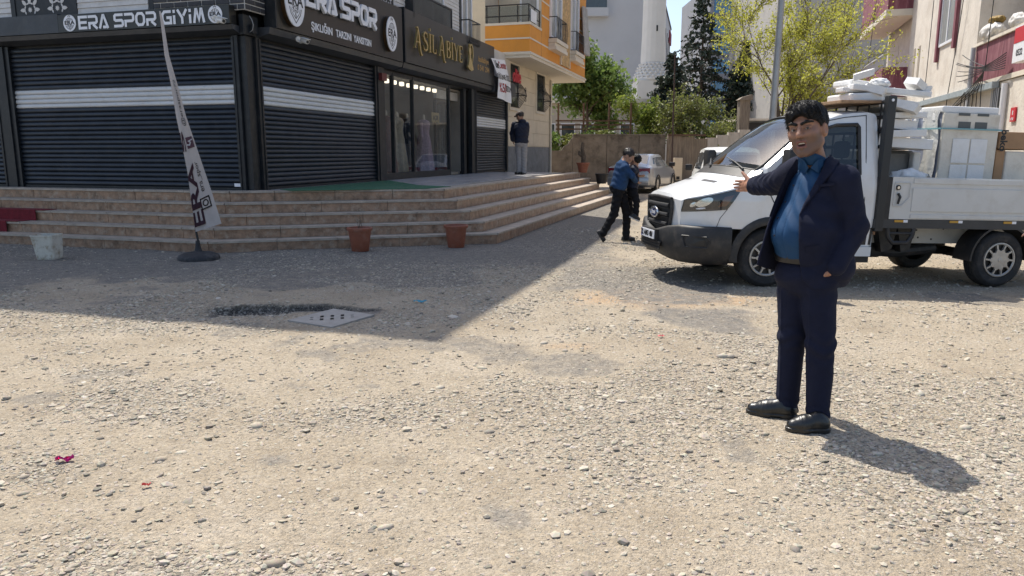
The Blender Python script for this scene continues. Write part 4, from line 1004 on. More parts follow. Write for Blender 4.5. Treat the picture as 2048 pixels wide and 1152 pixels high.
# large pale building, minaret, office block
M_PALE = mat('pale_grey_render', (.47, .48, .50), .85, var=.04, vscale=.6)
pb_ = thing('tall_pale_building', 'tall blank pale grey building wall behind the minaret', 'building', (11, 78, 0))
obj('wall', MB().box(4.0, 14.2, 78, 92, 0, 34), M_PALE, pb_); obj('balcony_recess', MB().box(6.6, 9.45, 77.94, 77.998, 15.0, 17.0), M_DGLASS, pb_)
b = MB(); b.box(6.5, 9.55, 77.2, 77.9, 14.8, 14.98); b.box(6.5, 9.55, 77.2, 77.26, 14.981, 15.6); obj('balcony', b, M_PALE, pb_)
b = MB(); b.box(6.5, 9.6, 77.1, 77.9, 17.1, 17.4); obj('awning', b, mat('red_awning', (.25, .04, .05), .7), pb_)
mn = thing('minaret', 'white minaret shaft with honeycomb corbel and narrow slit windows', 'minaret', (12.75, 70, 0))
MX, MY = 12.75, 70
M_MIN = mat('white_stone', (.68, .66, .62), .8, var=.05, vscale=1, bump=.1)
obj('shaft', MB().lathe([(1.12, 9.5), (1.05, 12), (1.0, 18), (.98, 30)], (MX, MY, 0), 16), M_MIN, mn, ID, True, 20)
cor = MB(); 
for r_ in range(6):
    rr = 1.12 + .12 * r_; zz = 9.5 - .27 * r_
    cor.lathe([(rr, zz - .27), (rr + .03, zz - .08), (rr - .04, zz)], (MX, MY, 0), 24)
obj('corbel', cor, M_MIN, mn)
for r_ in range(5):
    for k in range(22):
        a = 2 * math.pi * (k + .5 * (r_ % 2)) / 22
        if math.sin(a) > .2: continue
        rr = 1.2 + .12 * r_; obj('corbel_cell', MB().lathe([(0, -.12), (.10, -.08), (.12, .02), (.0, .1)], (MX + rr * math.cos(a), MY + rr * math.sin(a), 9.32 - .27 * r_), 6), M_MIN, mn)
obj('base', MB().box(MX - 1.6, MX + 1.6, MY - 1.6, MY + 1.6, 0, 7.85), M_MIN, mn)
for zz in (12.1, 15.4): obj('slit_window', MB().box(MX + .02, MX + .16, MY - 1.08, MY - .9, zz, zz + .5), M_BLACK, mn)
ob = thing('office_block', 'pale office block with tall dark window strips behind the minaret', 'building', (20, 92, 0))
Mo = Matrix.Translation((17.6, 92, 0)) @ Matrix.Rotation(R(-14), 4, 'Z')
obj('wall', MB().box(-10, 0, 0, 26, 0, 19.6), M_PALE, ob, Mo); obj('roof_edge', MB().box(-10.1, .12, -.1, 26.1, 19.603, 19.9), M_DARK, ob, Mo)
for k in range(6): obj('window_strip', MB().box(.002, .08, 2.2 + k * 4, 3.6 + k * 4, 3, 17.5), M_DGLASS, ob, Mo)
obj('sign', MB().box(.002, .2, 20.5, 25, 17.2, 18.8), mat('maroon_sign', (.22, .03, .05), .6), ob, Mo)
gt = thing('glass_tower', 'grey office tower with rows of blue glass windows behind the conifer', 'building', (34, 120, 0))
M_BLUE = mat('blue_glazing', (.05, .17, .32), .12, var=.35, vscale=.35, spec=.8)
obj('wall', MB().box(30.4, 47, 120, 140, 0, 27.0), mat('tower_cladding', (.22, .22, .24), .6, var=.1, vscale=.5), gt); obj('parapet', MB().box(30.2, 36, 119.7, 124, 27.003, 28.2), mat('maroon_parapet', (.14, .07, .07), .7), gt)
obj('white_fin', MB().box(34.6, 35.5, 119.6, 119.998, 0, 26), M_WHITE, gt)
for r_ in range(8):
    for c_ in range(3): obj('window', MB().box(31.0 + c_ * 1.12, 32.08 + c_ * 1.12, 119.94, 119.998, 22.6 - r_ * 3.0, 24.7 - r_ * 3.0), M_BLUE, gt)
gw = thing('grey_gable_building', 'tall building with a blank grey gable wall behind the budding yellow tree', 'building', (20, 48, 0))
obj('wall', MB().box(17.4, 29.5, 48, 62, 0, 20), mat('grey_gable', (.42, .40, .37), .9, var=.06, vscale=.5, dirt=(.22, .21, .2), dscale=1.1, damt=.5), gw); obj('parapet', MB().box(17.3, 29.6, 47.9, 62.1, 20.003, 20.4), M_TRIM, gw)

# ============================================================ RIGHT-HAND HOUSE (cream and maroon)
M_OLD = mat('old_cream_render', (.62, .57, .50), .9, var=.12, vscale=2.2, dirt=(.45, .38, .31), dscale=1.6, damt=.55, bump=.5, bscale=14)
M_MAR = mat('faded_maroon', (.20, .065, .085), .85, var=.3, vscale=3, dirt=(.34, .2, .2), dscale=3, damt=.6, stretch=(3, 3, .5))
M_GUT = mat('zinc_gutter', (.36, .41, .43), .5, .3, var=.2)
rh = thing('old_house', 'old cream house with faded maroon balconies and tangled cables behind the truck', 'house', (14.2, 16, 0), BF)
X0 = 14.2
obj('ground_floor_wall', MB().box(X0 + .02, 22, 5.0, 23, 0, 3.28), M_OLD, rh, BF)
obj('upper_wall', MB().box(X0, 22, 13.55, 22.6, 3.30, 12), M_OLD, rh, BF)
obj('recessed_wall', MB().box(X0 + 1.3, 22, 5, 13.549, 3.30, 12), mat('darker_cream', (.50, .46, .41), .9, var=.06), rh, BF)  # recessed wall in a darker cream than the upper wall
obj('balcony_parapet', MB().box(X0 + .0, X0 + .14, 6.5, 13.50, 3.42, 4.42), M_MAR, rh, BF); obj('parapet_cap', MB().box(X0 - .05, X0 + .2, 6.5, 13.54, 4.423, 4.50), M_TRIM, rh, BF); obj('balcony_floor', MB().box(X0 - .02, X0 + 1.29, 6.5, 13.5, 3.30, 3.418), M_TRIM, rh, BF)
obj('gutter', MB().box(X0 - .16, X0 - .005, 11.2, 22.6, 3.14, 3.30), M_GUT, rh, BF)
obj('balcony_parapet', MB().box(X0 - .9, X0 + .1, 22.62, 29.2, 3.7, 4.85), M_MAR, rh, BF); obj('balcony_parapet', MB().box(X0 - .9, X0 + .1, 22.62, 29.2, 7.05, 9.3), M_MAR, rh, BF)
obj('balcony_slab', MB().box(X0 - .95, X0 + .1, 22.61, 29.25, 6.8, 7.047), M_TRIM, rh, BF); obj('far_wall', MB().box(X0 + .3, 22, 22.61, 29.2, 0, 12), M_OLD, rh, BF); obj('balcony_slab', MB().box(X0 - .95, X0 + .1, 22.61, 29.25, 3.5, 3.697), M_TRIM, rh, BF)
g = MB()
for k in range(30): g.box(X0 - .88, X0 - .86, 22.7 + k * .22, 22.72 + k * .22, 4.851, 5.35)
g.box(X0 - .89, X0 - .85, 22.65, 29.2, 5.351, 5.39); obj('railing', g, M_PALE, rh, BF)
fw = MB(); y0, y1, z0, z1 = 15.9, 17.75, 4.95, 7.6
fw.box(X0 - .10, X0 - .002, y0 - .22, y0, z0 - .25, z1); fw.box(X0 - .10, X0 - .002, y1, y1 + .22, z0 - .45, z1); fw.box(X0 - .14, X0 - .002, y0 - .25, y1 + .25, z1 + .002, z1 + .2); w_ = obj('window', fw, M_MAR, rh, BF)
f2 = MB(); f2.box(X0 - .05, X0 - .003, y0, y0 + .07, z0, z1); f2.box(X0 - .05, X0 - .003, y1 - .07, y1, z0, z1); f2.box(X0 - .05, X0 - .003, y0 + .071, y1 - .071, z0, z0 + .08); f2.box(X0 - .05, X0 - .003, y0 + .071, y1 - .071, z1 - 1.0, z1 - .92)
f2.box(X0 - .05, X0 - .003, (y0 + y1) / 2 - .04, (y0 + y1) / 2 + .04, z0 + .081, z1 - 1.001); obj('frame', f2, M_WHITE, w_, BF); obj('pane', MB().box(X0 - .02, X0 - .004, y0 + .07, y1 - .07, z0 + .08, z1 - .01), M_CURT, w_, BF)
for yy in (20.6, 21.4): obj('slot_window', MB().box(X0 - .012, X0 - .001, yy, yy + .3, 4.2, 5.4), mat('slot_grey', (.3, .26, .21), .9), rh, BF)
obj('drain_pipe', MB().tube([(X0 - .1, 13.42, .1), (X0 - .1, 13.42, 4.4)], .06, 10), M_PALE, rh, BF, True); obj('white_pipe', MB().tube([(X0 - .06, 10.55, .2), (X0 - .06, 10.55, 3.2)], .07, 10), M_WHITE, rh, BF, True)
w_ = obj('window', MB().box(X0 - .03, X0 + .018, 10.95, 11.55, 2.45, 3.12), M_BLACK, rh, BF)
g = MB()
for k in range(5): g.tube([(X0 - .06, 11.0 + k * .13, 2.45), (X0 - .06, 11.0 + k * .13, 3.12)], .012, 5)
obj('window_bars', g, M_PALE, w_, BF); obj('sill', MB().box(X0 - .12, X0 + .015, 10.85, 11.65, 2.36, 2.44), M_WHITE, w_, BF)
obj('window', MB().box(X0 - .01, X0 + .018, 19.2, 20.0, 2.6, 3.1), M_BLACK, rh, BF)
pq = obj('house_number', MB().box(X0 - .02, X0 + .018, 9.72, 10.05, 2.25, 2.58), M_RED, rh, BF)
RL = Matrix.Rotation(R(-90), 4, 'Z')
t = text_mb('8', .14, .002, .003); obj('number', place(t, Matrix.Translation((X0 - .024, 9.885, 2.45)) @ RL), M_WHITE, pq, BF); t = text_mb('8 10', .09, .002, .003); obj('number', place(t, Matrix.Translation((X0 - .024, 9.885, 2.31)) @ RL), M_WHITE, pq, BF)
# cables
M_CAB = mat('black_cable', (.02, .02, .022), .6)
rc_ = random.Random(5)
def cable(pts, r=.012):
    o = []
    for a, b_ in zip(pts[:-1], pts[1:]):
        a = Vector(a); b_ = Vector(b_)
        for i in range(6): f = i / 6; p = a.lerp(b_, f); p.z -= .12 * (a - b_).length * f * (1 - f) * .5; o.append(p)
    o.append(Vector(pts[-1])); obj('cable', MB().tube(o, r, 5), M_CAB, rh, BF, True)
for k in range(7): cable([(X0 - .2, 13.9 + rc_.uniform(-.4, .8), 3.5 + .14 * k + rc_.uniform(-.1, .1)), (X0 - .22, 11.8, 3.62 + .02 * k), (X0 - .15, 10.4, 3.55 + .06 * k)])
for k in range(6): cable([(X0 - .22, 11.8, 3.6), (X0 - .18, 12.0 + .35 * k, 3.1), (X0 - .04, 12.2 + .5 * k, 1.6)])
for k in range(4): cable([(X0 - .18, 12.3 + k * .4, 3.2), (X0 - .1, 16 + k * .5, 2.7 - .1 * k), (X0 - .1, 19 + k, 2.9 - .1 * k)])
cable([(X0 - .1, 14.6, 9), (X0 - .12, 14.9, 6), (X0 - .1, 15.3, 4.6), (X0 - .1, 15.7, 3.3), (X0 - .1, 15.9, 2.0)]); cable([(X0 - .3, 10.9, 8.5), (X0 - .3, 11.3, 5.5), (X0 - .22, 11.7, 3.7)]); cable([(X0 - .1, 18.7, 9), (X0 - .1, 18.8, 5), (X0 - .1, 18.9, 2)])
cable([(X0 - .95, 24.5, 10), (X0 - .95, 25.5, 7), (X0 - .95, 26, 5.4)])
sb = thing('shop_sign', 'white box sign with red band on the corner of the maroon balcony', 'sign', (13.9, 9.3, 3.5), BF)
obj('box', MB().box(X0 - .30, X0 - .06, 8.2, 9.42, 3.55, 4.35), M_WHITE, sb, BF); obj('red_band', MB().box(X0 - .306, X0 - .301, 8.22, 9.40, 3.98, 4.32), M_RED, sb, BF); t = text_mb('0532', .2, .002, .004); obj('number', place(t, Matrix.Translation((X0 - .304, 9.0, 3.75)) @ Matrix.Rotation(R(-90), 4, 'Z')), M_BLACK, sb, BF)
# sacks on the balcony wall
def lump(name, c, r, m, label, cat, seed, frame=BF, group=None):
    bm = bmesh.new(); bmesh.ops.create_icosphere(bm, subdivisions=4, radius=1); rg = np.random.default_rng(seed)
    ds = rg.normal(size=(14, 3)); ds /= np.linalg.norm(ds, axis=1)[:, None]; V = np.array([v.co[:] for v in bm.verts]); d_ = sum(np.sin(V @ ds[i] * rg.uniform(4, 11) + i) for i in range(14)) / 14
    d2_ = sum(np.abs(np.sin(V @ ds[i] * rg.uniform(9, 16) + i)) for i in range(6)) / 6; V = V * (1 + .30 * d_[:, None] - .22 * d2_[:, None]) * np.array(r); V[:, 2] = np.maximum(V[:, 2], -r[2] * .75)
    mb = MB(); mb.add(V + np.array(c) + np.array([0, 0, r[2] * .75]), [[v.index for v in f.verts] for f in bm.faces]); bm.free()
    return single(name, mb, m, label, cat, c, frame, group, True, None)
M_SACK = mat('white_sack', (.62, .6, .57), .8, var=.12, vscale=8, bump=.6, bscale=30)
lump('sack', (X0 + .1, 12.6, 4.5), (.26, .75, .26), M_SACK, 'long crumpled white sack on the maroon balcony wall', 'sack', 1); lump('sack', (X0 + .1, 10.6, 4.5), (.22, .36, .22), M_SACK, 'round white sack on the maroon balcony wall near the box sign', 'sack', 2)
lump('tarpaulin', (X0 + .15, 12.5, 4.87), (.2, .42, .14), mat('yellow_black_tarp', (.22, .14, .03), .7, var=.9, vscale=6), 'folded yellow and black tarpaulin on top of the long sack', 'tarpaulin', 3)

# ============================================================ TREES
def leaves_mesh(P, S, rg, m, flat=.0, name='crown'):
    n = len(P); u = rg.normal(size=(n, 3)); u /= np.linalg.norm(u, axis=1)[:, None]; w = rg.normal(size=(n, 3)); w[:, 2] += flat; w = np.cross(u, w); w /= np.maximum(1e-6, np.linalg.norm(w, axis=1)[:, None])
    S = np.asarray(S)[:, None]; a = u * S; b = w * S * .55
    V = np.stack([P - a, P + b * 1.0 - a * .1, P + a, P - b - a * .1], 1).reshape(-1, 3); F = np.arange(4 * n).reshape(n, 4)
    return np_mesh(name, V, F, m, False)
def branches(base, h, r0, seed, depth, spread, up, nsub, lfac, first=.35, bend=.25):
    """returns tube list [(pts,radii)], tips array"""
    rg = random.Random(seed); out = []; tips = []
    def grow(p, d, L, r, lev):
        n = 5; pts = [p]; q = p.copy(); dd = d.copy()
        for i in range(n):
            dd = (dd + Vector((rg.gauss(0, bend), rg.gauss(0, bend), rg.gauss(0, bend * .6) + up * .12)) * .5).normalized(); q = q + dd * (L / n); pts.append(q.copy())
        rr = [r * (1 - .75 * i / n) for i in range(n + 1)]; out.append((pts, rr))
        if lev >= depth - 1:
            for i in range(1, n + 1): tips.append(pts[i])
        if lev < depth:
            for k in range(nsub):
                f = rg.uniform(first, 1.0) if lev == 0 else rg.uniform(.2, 1.0); i = min(n - 1, int(f * n)); pp = pts[i].lerp(pts[i + 1], f * n - i)
                ax = dd.orthogonal().normalized(); ax.rotate(Matrix.Rotation(rg.uniform(0, 6.28), 3, dd)); nd = (dd + ax * rg.uniform(.5, 1.1) * spread); nd.z += up * rg.uniform(.0, .4); grow(pp, nd.normalized(), L * lfac * rg.uniform(.65, 1.1), max(.006, rr[i] * .6), lev + 1)
    grow(Vector(base), Vector((rg.gauss(0, .06), rg.gauss(0, .06), 1)).normalized(), h, r0, 0); return out, tips
def tree(name, label, cat, base, h, r0, seed, depth, spread, up, nsub, lfac, nleaf, lsize, jit, lm, bm_, group=None, first=.35, minr=.0, bend=.25):
    t_ = thing(name, label, cat, base, ID, group); br, tips = branches(base, h, r0, seed, depth, spread, up, nsub, lfac, first, bend)
    mb = MB()
    for k, (pts, rr) in enumerate(br): mb.tube(pts, [max(minr, q) for q in rr], 8 if k == 0 else (5 if len(br) < 250 else 4), cap=False)
    obj('trunk', mb, bm_, t_, ID, True)
    rg = np.random.default_rng(seed); T_ = np.array([p[:] for p in tips]); idx = rg.integers(0, len(T_), nleaf); P = T_[idx] + rg.normal(0, jit, (nleaf, 3)) - np.array(base)
    o = bpy.data.objects.new('crown', leaves_mesh(P, rg.uniform(.6, 1.3, nleaf) * lsize, rg, lm)); COL.objects.link(o); o.parent = t_
    return t_
M_BARK = mat('bark', (.10, .075, .055), .95, var=.4, vscale=9, bump=.6, bscale=25); M_BARKL = mat('grey_bark', (.20, .17, .14), .95, var=.35, vscale=9, bump=.5, bscale=25)
L_GR = leaf_mat('fresh_green_leaf', (.08, .145, .03), (.22, .31, .08), .45); L_YE = leaf_mat('budding_yellow_leaf', (.34, .36, .035), (.58, .57, .12), .5); L_OL = leaf_mat('olive_leaf', (.10, .13, .03), (.24, .26, .07), .4); L_CO = leaf_mat('conifer_needle', (.010, .022, .014), (.04, .06, .038), .1)
tree('budding_tree', 'budding yellow-green street tree behind the truck cab', 'tree', (7.2, 20, 0), 3.6, .11, 12, 4, 1.05, .42, 6, .66, 19000, .034, .06, L_YE, M_BARK, first=.42)
tree('green_tree', 'leafy bright green tree beside the orange house', 'tree', (4.6, 45.5, 0), 6.2, .15, 4, 3, 1.15, .2, 10, .42, 10500, .14, .27, L_GR, M_BARK, first=.3)
tree('green_tree', 'small pale green tree in front of the minaret', 'tree', (7.6, 44.0, 0), 3.4, .09, 9, 3, .85, .4, 7, .5, 5200, .11, .2, leaf_mat('lime_leaf', (.14, .20, .03), (.30, .36, .07), .45), M_BARK, first=.3)
for k, (x, y, h) in enumerate(((8.9, 43.5, 2.5), (10.0, 43.0, 2.4), (10.9, 43.6, 2.6), (11.9, 42.6, 2.0))):
    tree('scrub_bush', ('twiggy olive scrub bush behind the concrete wall end', 'twiggy olive scrub bush right above the utility cabinet', 'tall twiggy scrub bush above the board-marked wall', 'low twiggy scrub bush beside the ruined gate post')[k], 'bush', (x, y, 0.9), h, .05, 30 + k, 3, 1.1, .2, 7, .62, 2600, .085, .15, L_OL, M_BARKL, 'scrub bushes over the wall', .1, .008)
for k, (x, y) in enumerate(((2.0, 41.5), (3.0, 41.3), (4.0, 41.6), (5.1, 41.4), (6.2, 41.5))):
    tree('low_shrub', ('low shrub by the broken end of the concrete wall', 'low green shrub beside the timber fence on the wall', 'low shrub at the leafy tree trunk above the wall', 'low green shrub under the timber fence rails', 'low shrub at the last post of the timber fence')[k], 'shrub', (x, y, 1.5), .6, .03, 50 + k, 3, 1.2, .1, 6, .7, 1500, .09, .14, L_OL if k % 2 else L_GR, M_BARK, 'shrubs on top of the concrete wall', .1)
def conifer(name, label, base, h, rad, seed, z0, nl):
    t_ = thing(name, label, 'conifer tree', base); rg = np.random.default_rng(seed); mb = MB(); mb.tube([base, (base[0] + .05, base[1], base[2] + h * .5), (base[0], base[1], base[2] + h)], [.2, .12, .02], 8); P = []; z = z0
    while z < h - .2:
        f = (h - z) / (h - z0); R_ = rad * (f ** .8) * rg.uniform(.7, 1.1)
        for k in range(7):
            a = rg.uniform(0, 6.28); L_ = R_ * rg.uniform(.65, 1.1); pts = []
            for i in range(6): t = i / 5; pts.append((base[0] + math.cos(a) * L_ * t, base[1] + math.sin(a) * L_ * t, base[2] + z + L_ * (.25 * t - .38 * t * t) ))
            mb.tube(pts, [.04 * f + .01] * 5 + [.008], 4, cap=False); n = int(nl * (L_ / rad) + 8); tt_ = rg.uniform(.15, 1., n) ; q = np.array(pts); ii = np.minimum(4, (tt_ * 5).astype(int)); fr_ = (tt_ * 5 - ii)[:, None]
            P.append(q[ii] * (1 - fr_) + q[ii + 1] * fr_ + rg.normal(0, 1, (n, 3)) * np.array([.16, .16, .10]) * (1.1 - .5 * tt_[:, None]))
        z += h * .03
    obj('trunk', mb, M_BARK, t_, ID, True); P = np.concatenate(P) - np.array(base); o = bpy.data.objects.new('crown', leaves_mesh(P, rg.uniform(.08, .22, len(P)), rg, L_CO)); COL.objects.link(o); o.parent = t_
conifer('conifer', 'tall dark conifer with bare spire between minaret and glass tower', (14.7, 60, 0), 13.7, 4.4, 5, 4.0, 40)
conifer('conifer', 'shorter dark conifer in front of the minaret base', (11.6, 56, 0), 8.6, 2.4, 6, 4.0, 60); conifer('conifer', 'squat dark conifer beside the grey gable wall', (17.2, 57, 0), 9.6, 2.6, 8, 4.2, 60)
# poles
M_POLE = mat('galvanised_steel', (.33, .34, .35), .45, .5, var=.15, vscale=4)
lp = thing('street_pole', 'leaning galvanised steel street pole behind the truck windscreen', 'pole', tuple(aty(1528, 450, 18) * np.array([1, 1, 0])))
p0 = aty(1545.5, 232, 18); p1 = aty(1563, 0, 18); d_ = (p1 - p0) / (p1[2] - p0[2]); pb0 = p0 - d_ * p0[2]
ROOTM[lp.name] = Matrix.Translation(pb0); lp.matrix_world = ROOTM[lp.name]
obj('shaft', MB().tube([pb0 - d_ * .2, pb0 + d_ * 9.], [.088, .066], 14), M_POLE, lp, ID, True); obj('base_plate', MB().lathe([(.2, -.02), (.2, .03), (.11, .05)], tuple(pb0), 14), M_POLE, lp)
q0 = aty(1346, 280, 38.5); rp = single('thin_pole', MB().tube([(q0[0], 38.5, -.1), (aty(1350, 110, 38.5)[0], 38.5, aty(1350, 110, 38.5)[2])], [.05, .035], 8), mat('rusty_steel', (.06, .04, .035), .8), 'thin dark rusty pole in front of the board-marked wall', 'pole', (q0[0], 38.5, 0), smooth=True)

# ============================================================ SMALL STREET THINGS
M_TERR = mat('terracotta_plastic', (.24, .075, .04), .55, var=.15, vscale=6, dirt=(.3, .17, .12), dscale=7, damt=.5); M_SOIL = mat('dry_soil', (.10, .075, .055), .98, var=.4, vscale=25, bump=.5)
def flower_pot(px, py, R_, H_, label, twig, seed):
    P = atz(px, py); z0 = float(gh(P[0], P[1] + R_)); c_ = (P[0], P[1] + R_ * .8, z0); t_ = thing('flower_pot', label, 'flower pot', c_)
    obj('pot', MB().lathe([(R_ * .68, 0), (R_ * .72, .01), (R_ * .86, H_ * .55), (R_ * .87, H_ * .58), (R_ * .94, H_ * .86), (R_ * 1.06, H_ * .87), (R_ * 1.08, H_ * .97), (R_ * 1.02, H_), (R_ * .94, H_ * .99), (R_ * .88, H_ * .85)], c_, 32), M_TERR, t_, ID, True, 30); obj('soil', MB().lathe([(0, H_ * .9), (R_ * .6, H_ * .89), (R_ * .9, H_ * .86)], c_, 20), M_SOIL, t_, ID, True)
    if twig:
        rg = random.Random(seed); mb = MB()
        for k in range(4):
            p = Vector(c_) + Vector((rg.uniform(-.05, .05), 0, H_ * .85)); d = Vector((rg.uniform(-.5, .6), rg.uniform(-.3, .3), 1)).normalized(); pts = [p]
            for i in range(4): p = p + d * .06; d = (d + Vector((rg.gauss(0, .3), rg.gauss(0, .3), 0))).normalized(); pts.append(p)
            mb.tube(pts, [.006, .005, .004, .003, .002], 5)
        obj('dry_twig', mb, M_BARK, t_)
flower_pot(717, 506, .185, .37, 'terracotta flower pot with a dry twig at the foot of the steps', True, 1); flower_pot(911, 497, .185, .37, 'terracotta flower pot without plant at the foot of the steps', False, 2)
def bf_w(x, y, z): return tuple(BF @ Vector((x, y, z)))
c_ = bf_w(3.15, 13.0, ZP); t_ = thing('flower_pot', 'terracotta pot with a cut brown stump at the far end of the terrace', 'flower pot', c_)
obj('pot', MB().lathe([(.13, .003), (.19, .26), (.215, .27), (.22, .32), (.17, .32), (.16, .25)], c_, 20), M_TERR, t_, ID, True, 30); obj('soil', MB().lathe([(0, .28), (.17, .27)], c_, 14), M_SOIL, t_)
mb = MB(); v0 = Vector(c_); mb.tube([v0 + Vector((0, 0, .25)), v0 + Vector((.02, 0, .5)), v0 + Vector((-.03, 0, .75)), v0 + Vector((.0, 0, .95))], [.07, .075, .06, .055], 9); mb.tube([v0 + Vector((0, 0, .5)), v0 + Vector((-.12, 0, .6)), v0 + Vector((-.13, 0, .7))], [.05, .06, .03], 7); obj('stump', mb, M_BARK, t_, ID, True)
c_ = bf_w(3.75, 13.1, ZP * .6); t_ = thing('flower_pot', 'black plastic plant pot standing on a lower step', 'flower pot', c_)
obj('pot', MB().lathe([(.15, .003), (.2, .28), (.215, .28), (.215, .32), (.18, .32), (.17, .25)], c_, 20), M_BLACK, t_, ID, True, 30); obj('soil', MB().lathe([(0, .27), (.17, .26)], c_, 14), M_SOIL, t_)
# paint pail (square planter)
P = atz(85, 521); z0 = float(gh(P[0], P[1])); M_PAIL = mat('dirty_white_plastic', (.58, .55, .47), .6, var=.12, vscale=6, dirt=(.25, .17, .08), dscale=9, damt=.8)
t_ = thing('square_pail', 'dirty white square plastic pail standing in front of the steps', 'pail', (P[0], P[1] + .15, z0))
rings = []
for (s, h) in ((.118, 0), (.125, .02), (.152, .33), (.158, .335), (.158, .355), (.146, .355), (.13, .1)):
    rings.append([(P[0] + .02 + s * cx * 1.0 - .02 * (h / .35), P[1] + .15 + s * cy, z0 + h) for cx, cy in ((-1, -.85), (-.85, -1), (.85, -1), (1, -.85), (1, .85), (.85, 1), (-.85, 1), (-1, .85))])
obj('pail', MB().loft(rings), M_PAIL, t_); obj('soil', MB().box(P[0] - .13, P[0] + .13, P[1] + .02, P[1] + .28, z0 + .2, z0 + .31), M_SOIL, t_)
# drain cover
dcm = MB(); q = [np.array(atz(*p)) for p in ((575, 643), (664, 657), (749, 632), (667, 620))]
def dq(u, v): return (q[0] * (1 - u) + q[1] * u) * (1 - v) + (q[3] * (1 - u) + q[2] * u) * v
holes = [(.5 + (i - 1) * .155 + s * .11, .5 - (i - 1) * .155 + s * .11, .055, .07) for s in (-1, 1) for i in range(3)] + [(.5 + i * .3 + s * .06, .5 - i * .3 + s * .06, .028, .028) for s in (-1, 1) for i in (-1, 1)]
holes = [(.5 + i * .118, r * .15, .021, .095) for i in (-1, 0, 1) for r in (-1, 1)] + [(.5 + i * .235, r * .10, .018, .035) for i in (-1, 1) for r in (-1, 1)]
def inhole(u, v): return any(abs((u + v) / 2 - a) < w and abs(u - v - b_) < h for a, b_, w, h in holes)
us = [i / 110 for i in range(111)]; ztop = .014
dcm.grid(lambda u, v: (*dq(u, v)[:2], ztop), us, us, keep=lambda u, v: not inhole(u, v))
cs = [dq(0, 0), dq(1, 0), dq(1, 1), dq(0, 1)]
for i in range(4): a_, b_ = cs[i], cs[(i + 1) % 4]; dcm.add([(a_[0], a_[1], ztop), (b_[0], b_[1], ztop), (b_[0], b_[1], -.06), (a_[0], a_[1], -.06)], [(0, 3, 2, 1)])
dm = thing('drain_cover', 'pale square concrete drain cover with slotted holes lying in the street', 'drain cover', tuple(dq(.5, .5)))
obj('plate', dcm, mat('pale_concrete', (.33, .31, .28), .85, var=.12, vscale=9, dirt=(.25, .22, .19), dscale=12, damt=.5, bump=.2), dm)
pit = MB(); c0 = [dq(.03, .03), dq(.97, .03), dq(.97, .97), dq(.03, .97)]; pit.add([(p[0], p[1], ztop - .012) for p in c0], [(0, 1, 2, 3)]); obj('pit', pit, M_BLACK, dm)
# litter
def crumple(name, px, py, sx, sy, m, label, cat, seed, rot=.4, amp=.012):
    P = atz(px, py); z0 = float(gh(P[0], P[1])); rg = random.Random(seed); T_ = Matrix.Translation((P[0], P[1], z0 + .012)) @ Matrix.Rotation(rot, 4, 'Z'); hh = [[rg.uniform(0, amp) for _ in range(7)] for _ in range(9)]
    g = MB(); n_ = [i / 8 for i in range(9)]; m_ = [i / 6 for i in range(7)]
    g.grid(lambda u, v: tuple(T_ @ Vector(((u - .5) * sx + .1 * sy * math.sin(v * 5), (v - .5) * sy, hh[round(u * 8)][round(v * 6)] + .35 * amp * math.sin(u * 7)))), n_, m_); return single(name, g, m, label, cat, (P[0], P[1], z0), smooth=False)
crumple('wrapper', 130, 927, .08, .035, mat('magenta_foil', (.45, .01, .12), .18, .7), 'shiny magenta foil wrapper lying on the pebbles', 'litter', 1, .45, .02); crumple('wrapper', 840, 607, .13, .05, mat('blue_foil', (.05, .28, .38), .5, .1), 'blue and grey plastic scrap on the shaded ground', 'litter', 2, .1, .02); crumple('wrapper', 293, 972, .04, .02, mat('red_scrap', (.5, .06, .05), .6), 'tiny red plastic scrap on the pebbles', 'litter', 3); crumple('wrapper', 1322, 678, .05, .03, mat('pink_scrap', (.55, .12, .12), .6), 'small pink plastic ring scrap on the pale gravel', 'litter', 4)
# feather flag
fb = atz(398, 519); fz = float(gh(fb[0], fb[1])); FY = fb[1]
fl = thing('feather_flag', 'tall faded pink feather flag on a rubber base in front of the steps', 'flag', (fb[0], FY, fz))
M_RUB = mat('black_rubber', (.025, .025, .028), .7, var=.4, vscale=14, dirt=(.12, .11, .1), dscale=6, damt=.6)
obj('base', MB().lathe([(0, -.02), (.285, -.02), (.29, .03), (.27, .065), (.2, .095), (.1, .11), (.06, .12), (0, .12)], (fb[0], FY, fz), 28), M_RUB, fl, ID, True, 40)
obj('socket', MB().lathe([(.055, .11), (.035, .2), (.028, .27), (0, .275)], (fb[0], FY, fz), 14), M_RUB, fl, ID, True)
PLp = [(398, 490), (392, 462), (387, 380), (378, 310), (362, 230), (345, 150), (330, 80), (318, 22)]
pole = [aty(u, v, FY - .02 + .0 * i) for i, (u, v) in enumerate(PLp)]
obj('pole', MB().tube(pole, [.016, .016, .014, .012, .011, .009, .007, .005], 8), M_DARK, fl, ID, True)
FLv = [(0, (318, 22), (321, 22)), (.06, (321, 42), (327, 42)), (.2, (329, 110), (338, 110)), (.36, (341, 165), (356, 172)), (.5, (352, 232), (372, 232)), (.62, (364, 290), (389, 282)), (.74, (375, 345), (406, 332)), (.86, (383, 405), (424, 385)), (.95, (390, 450), (438, 430)), (1., (391, 464), (443, 447))]
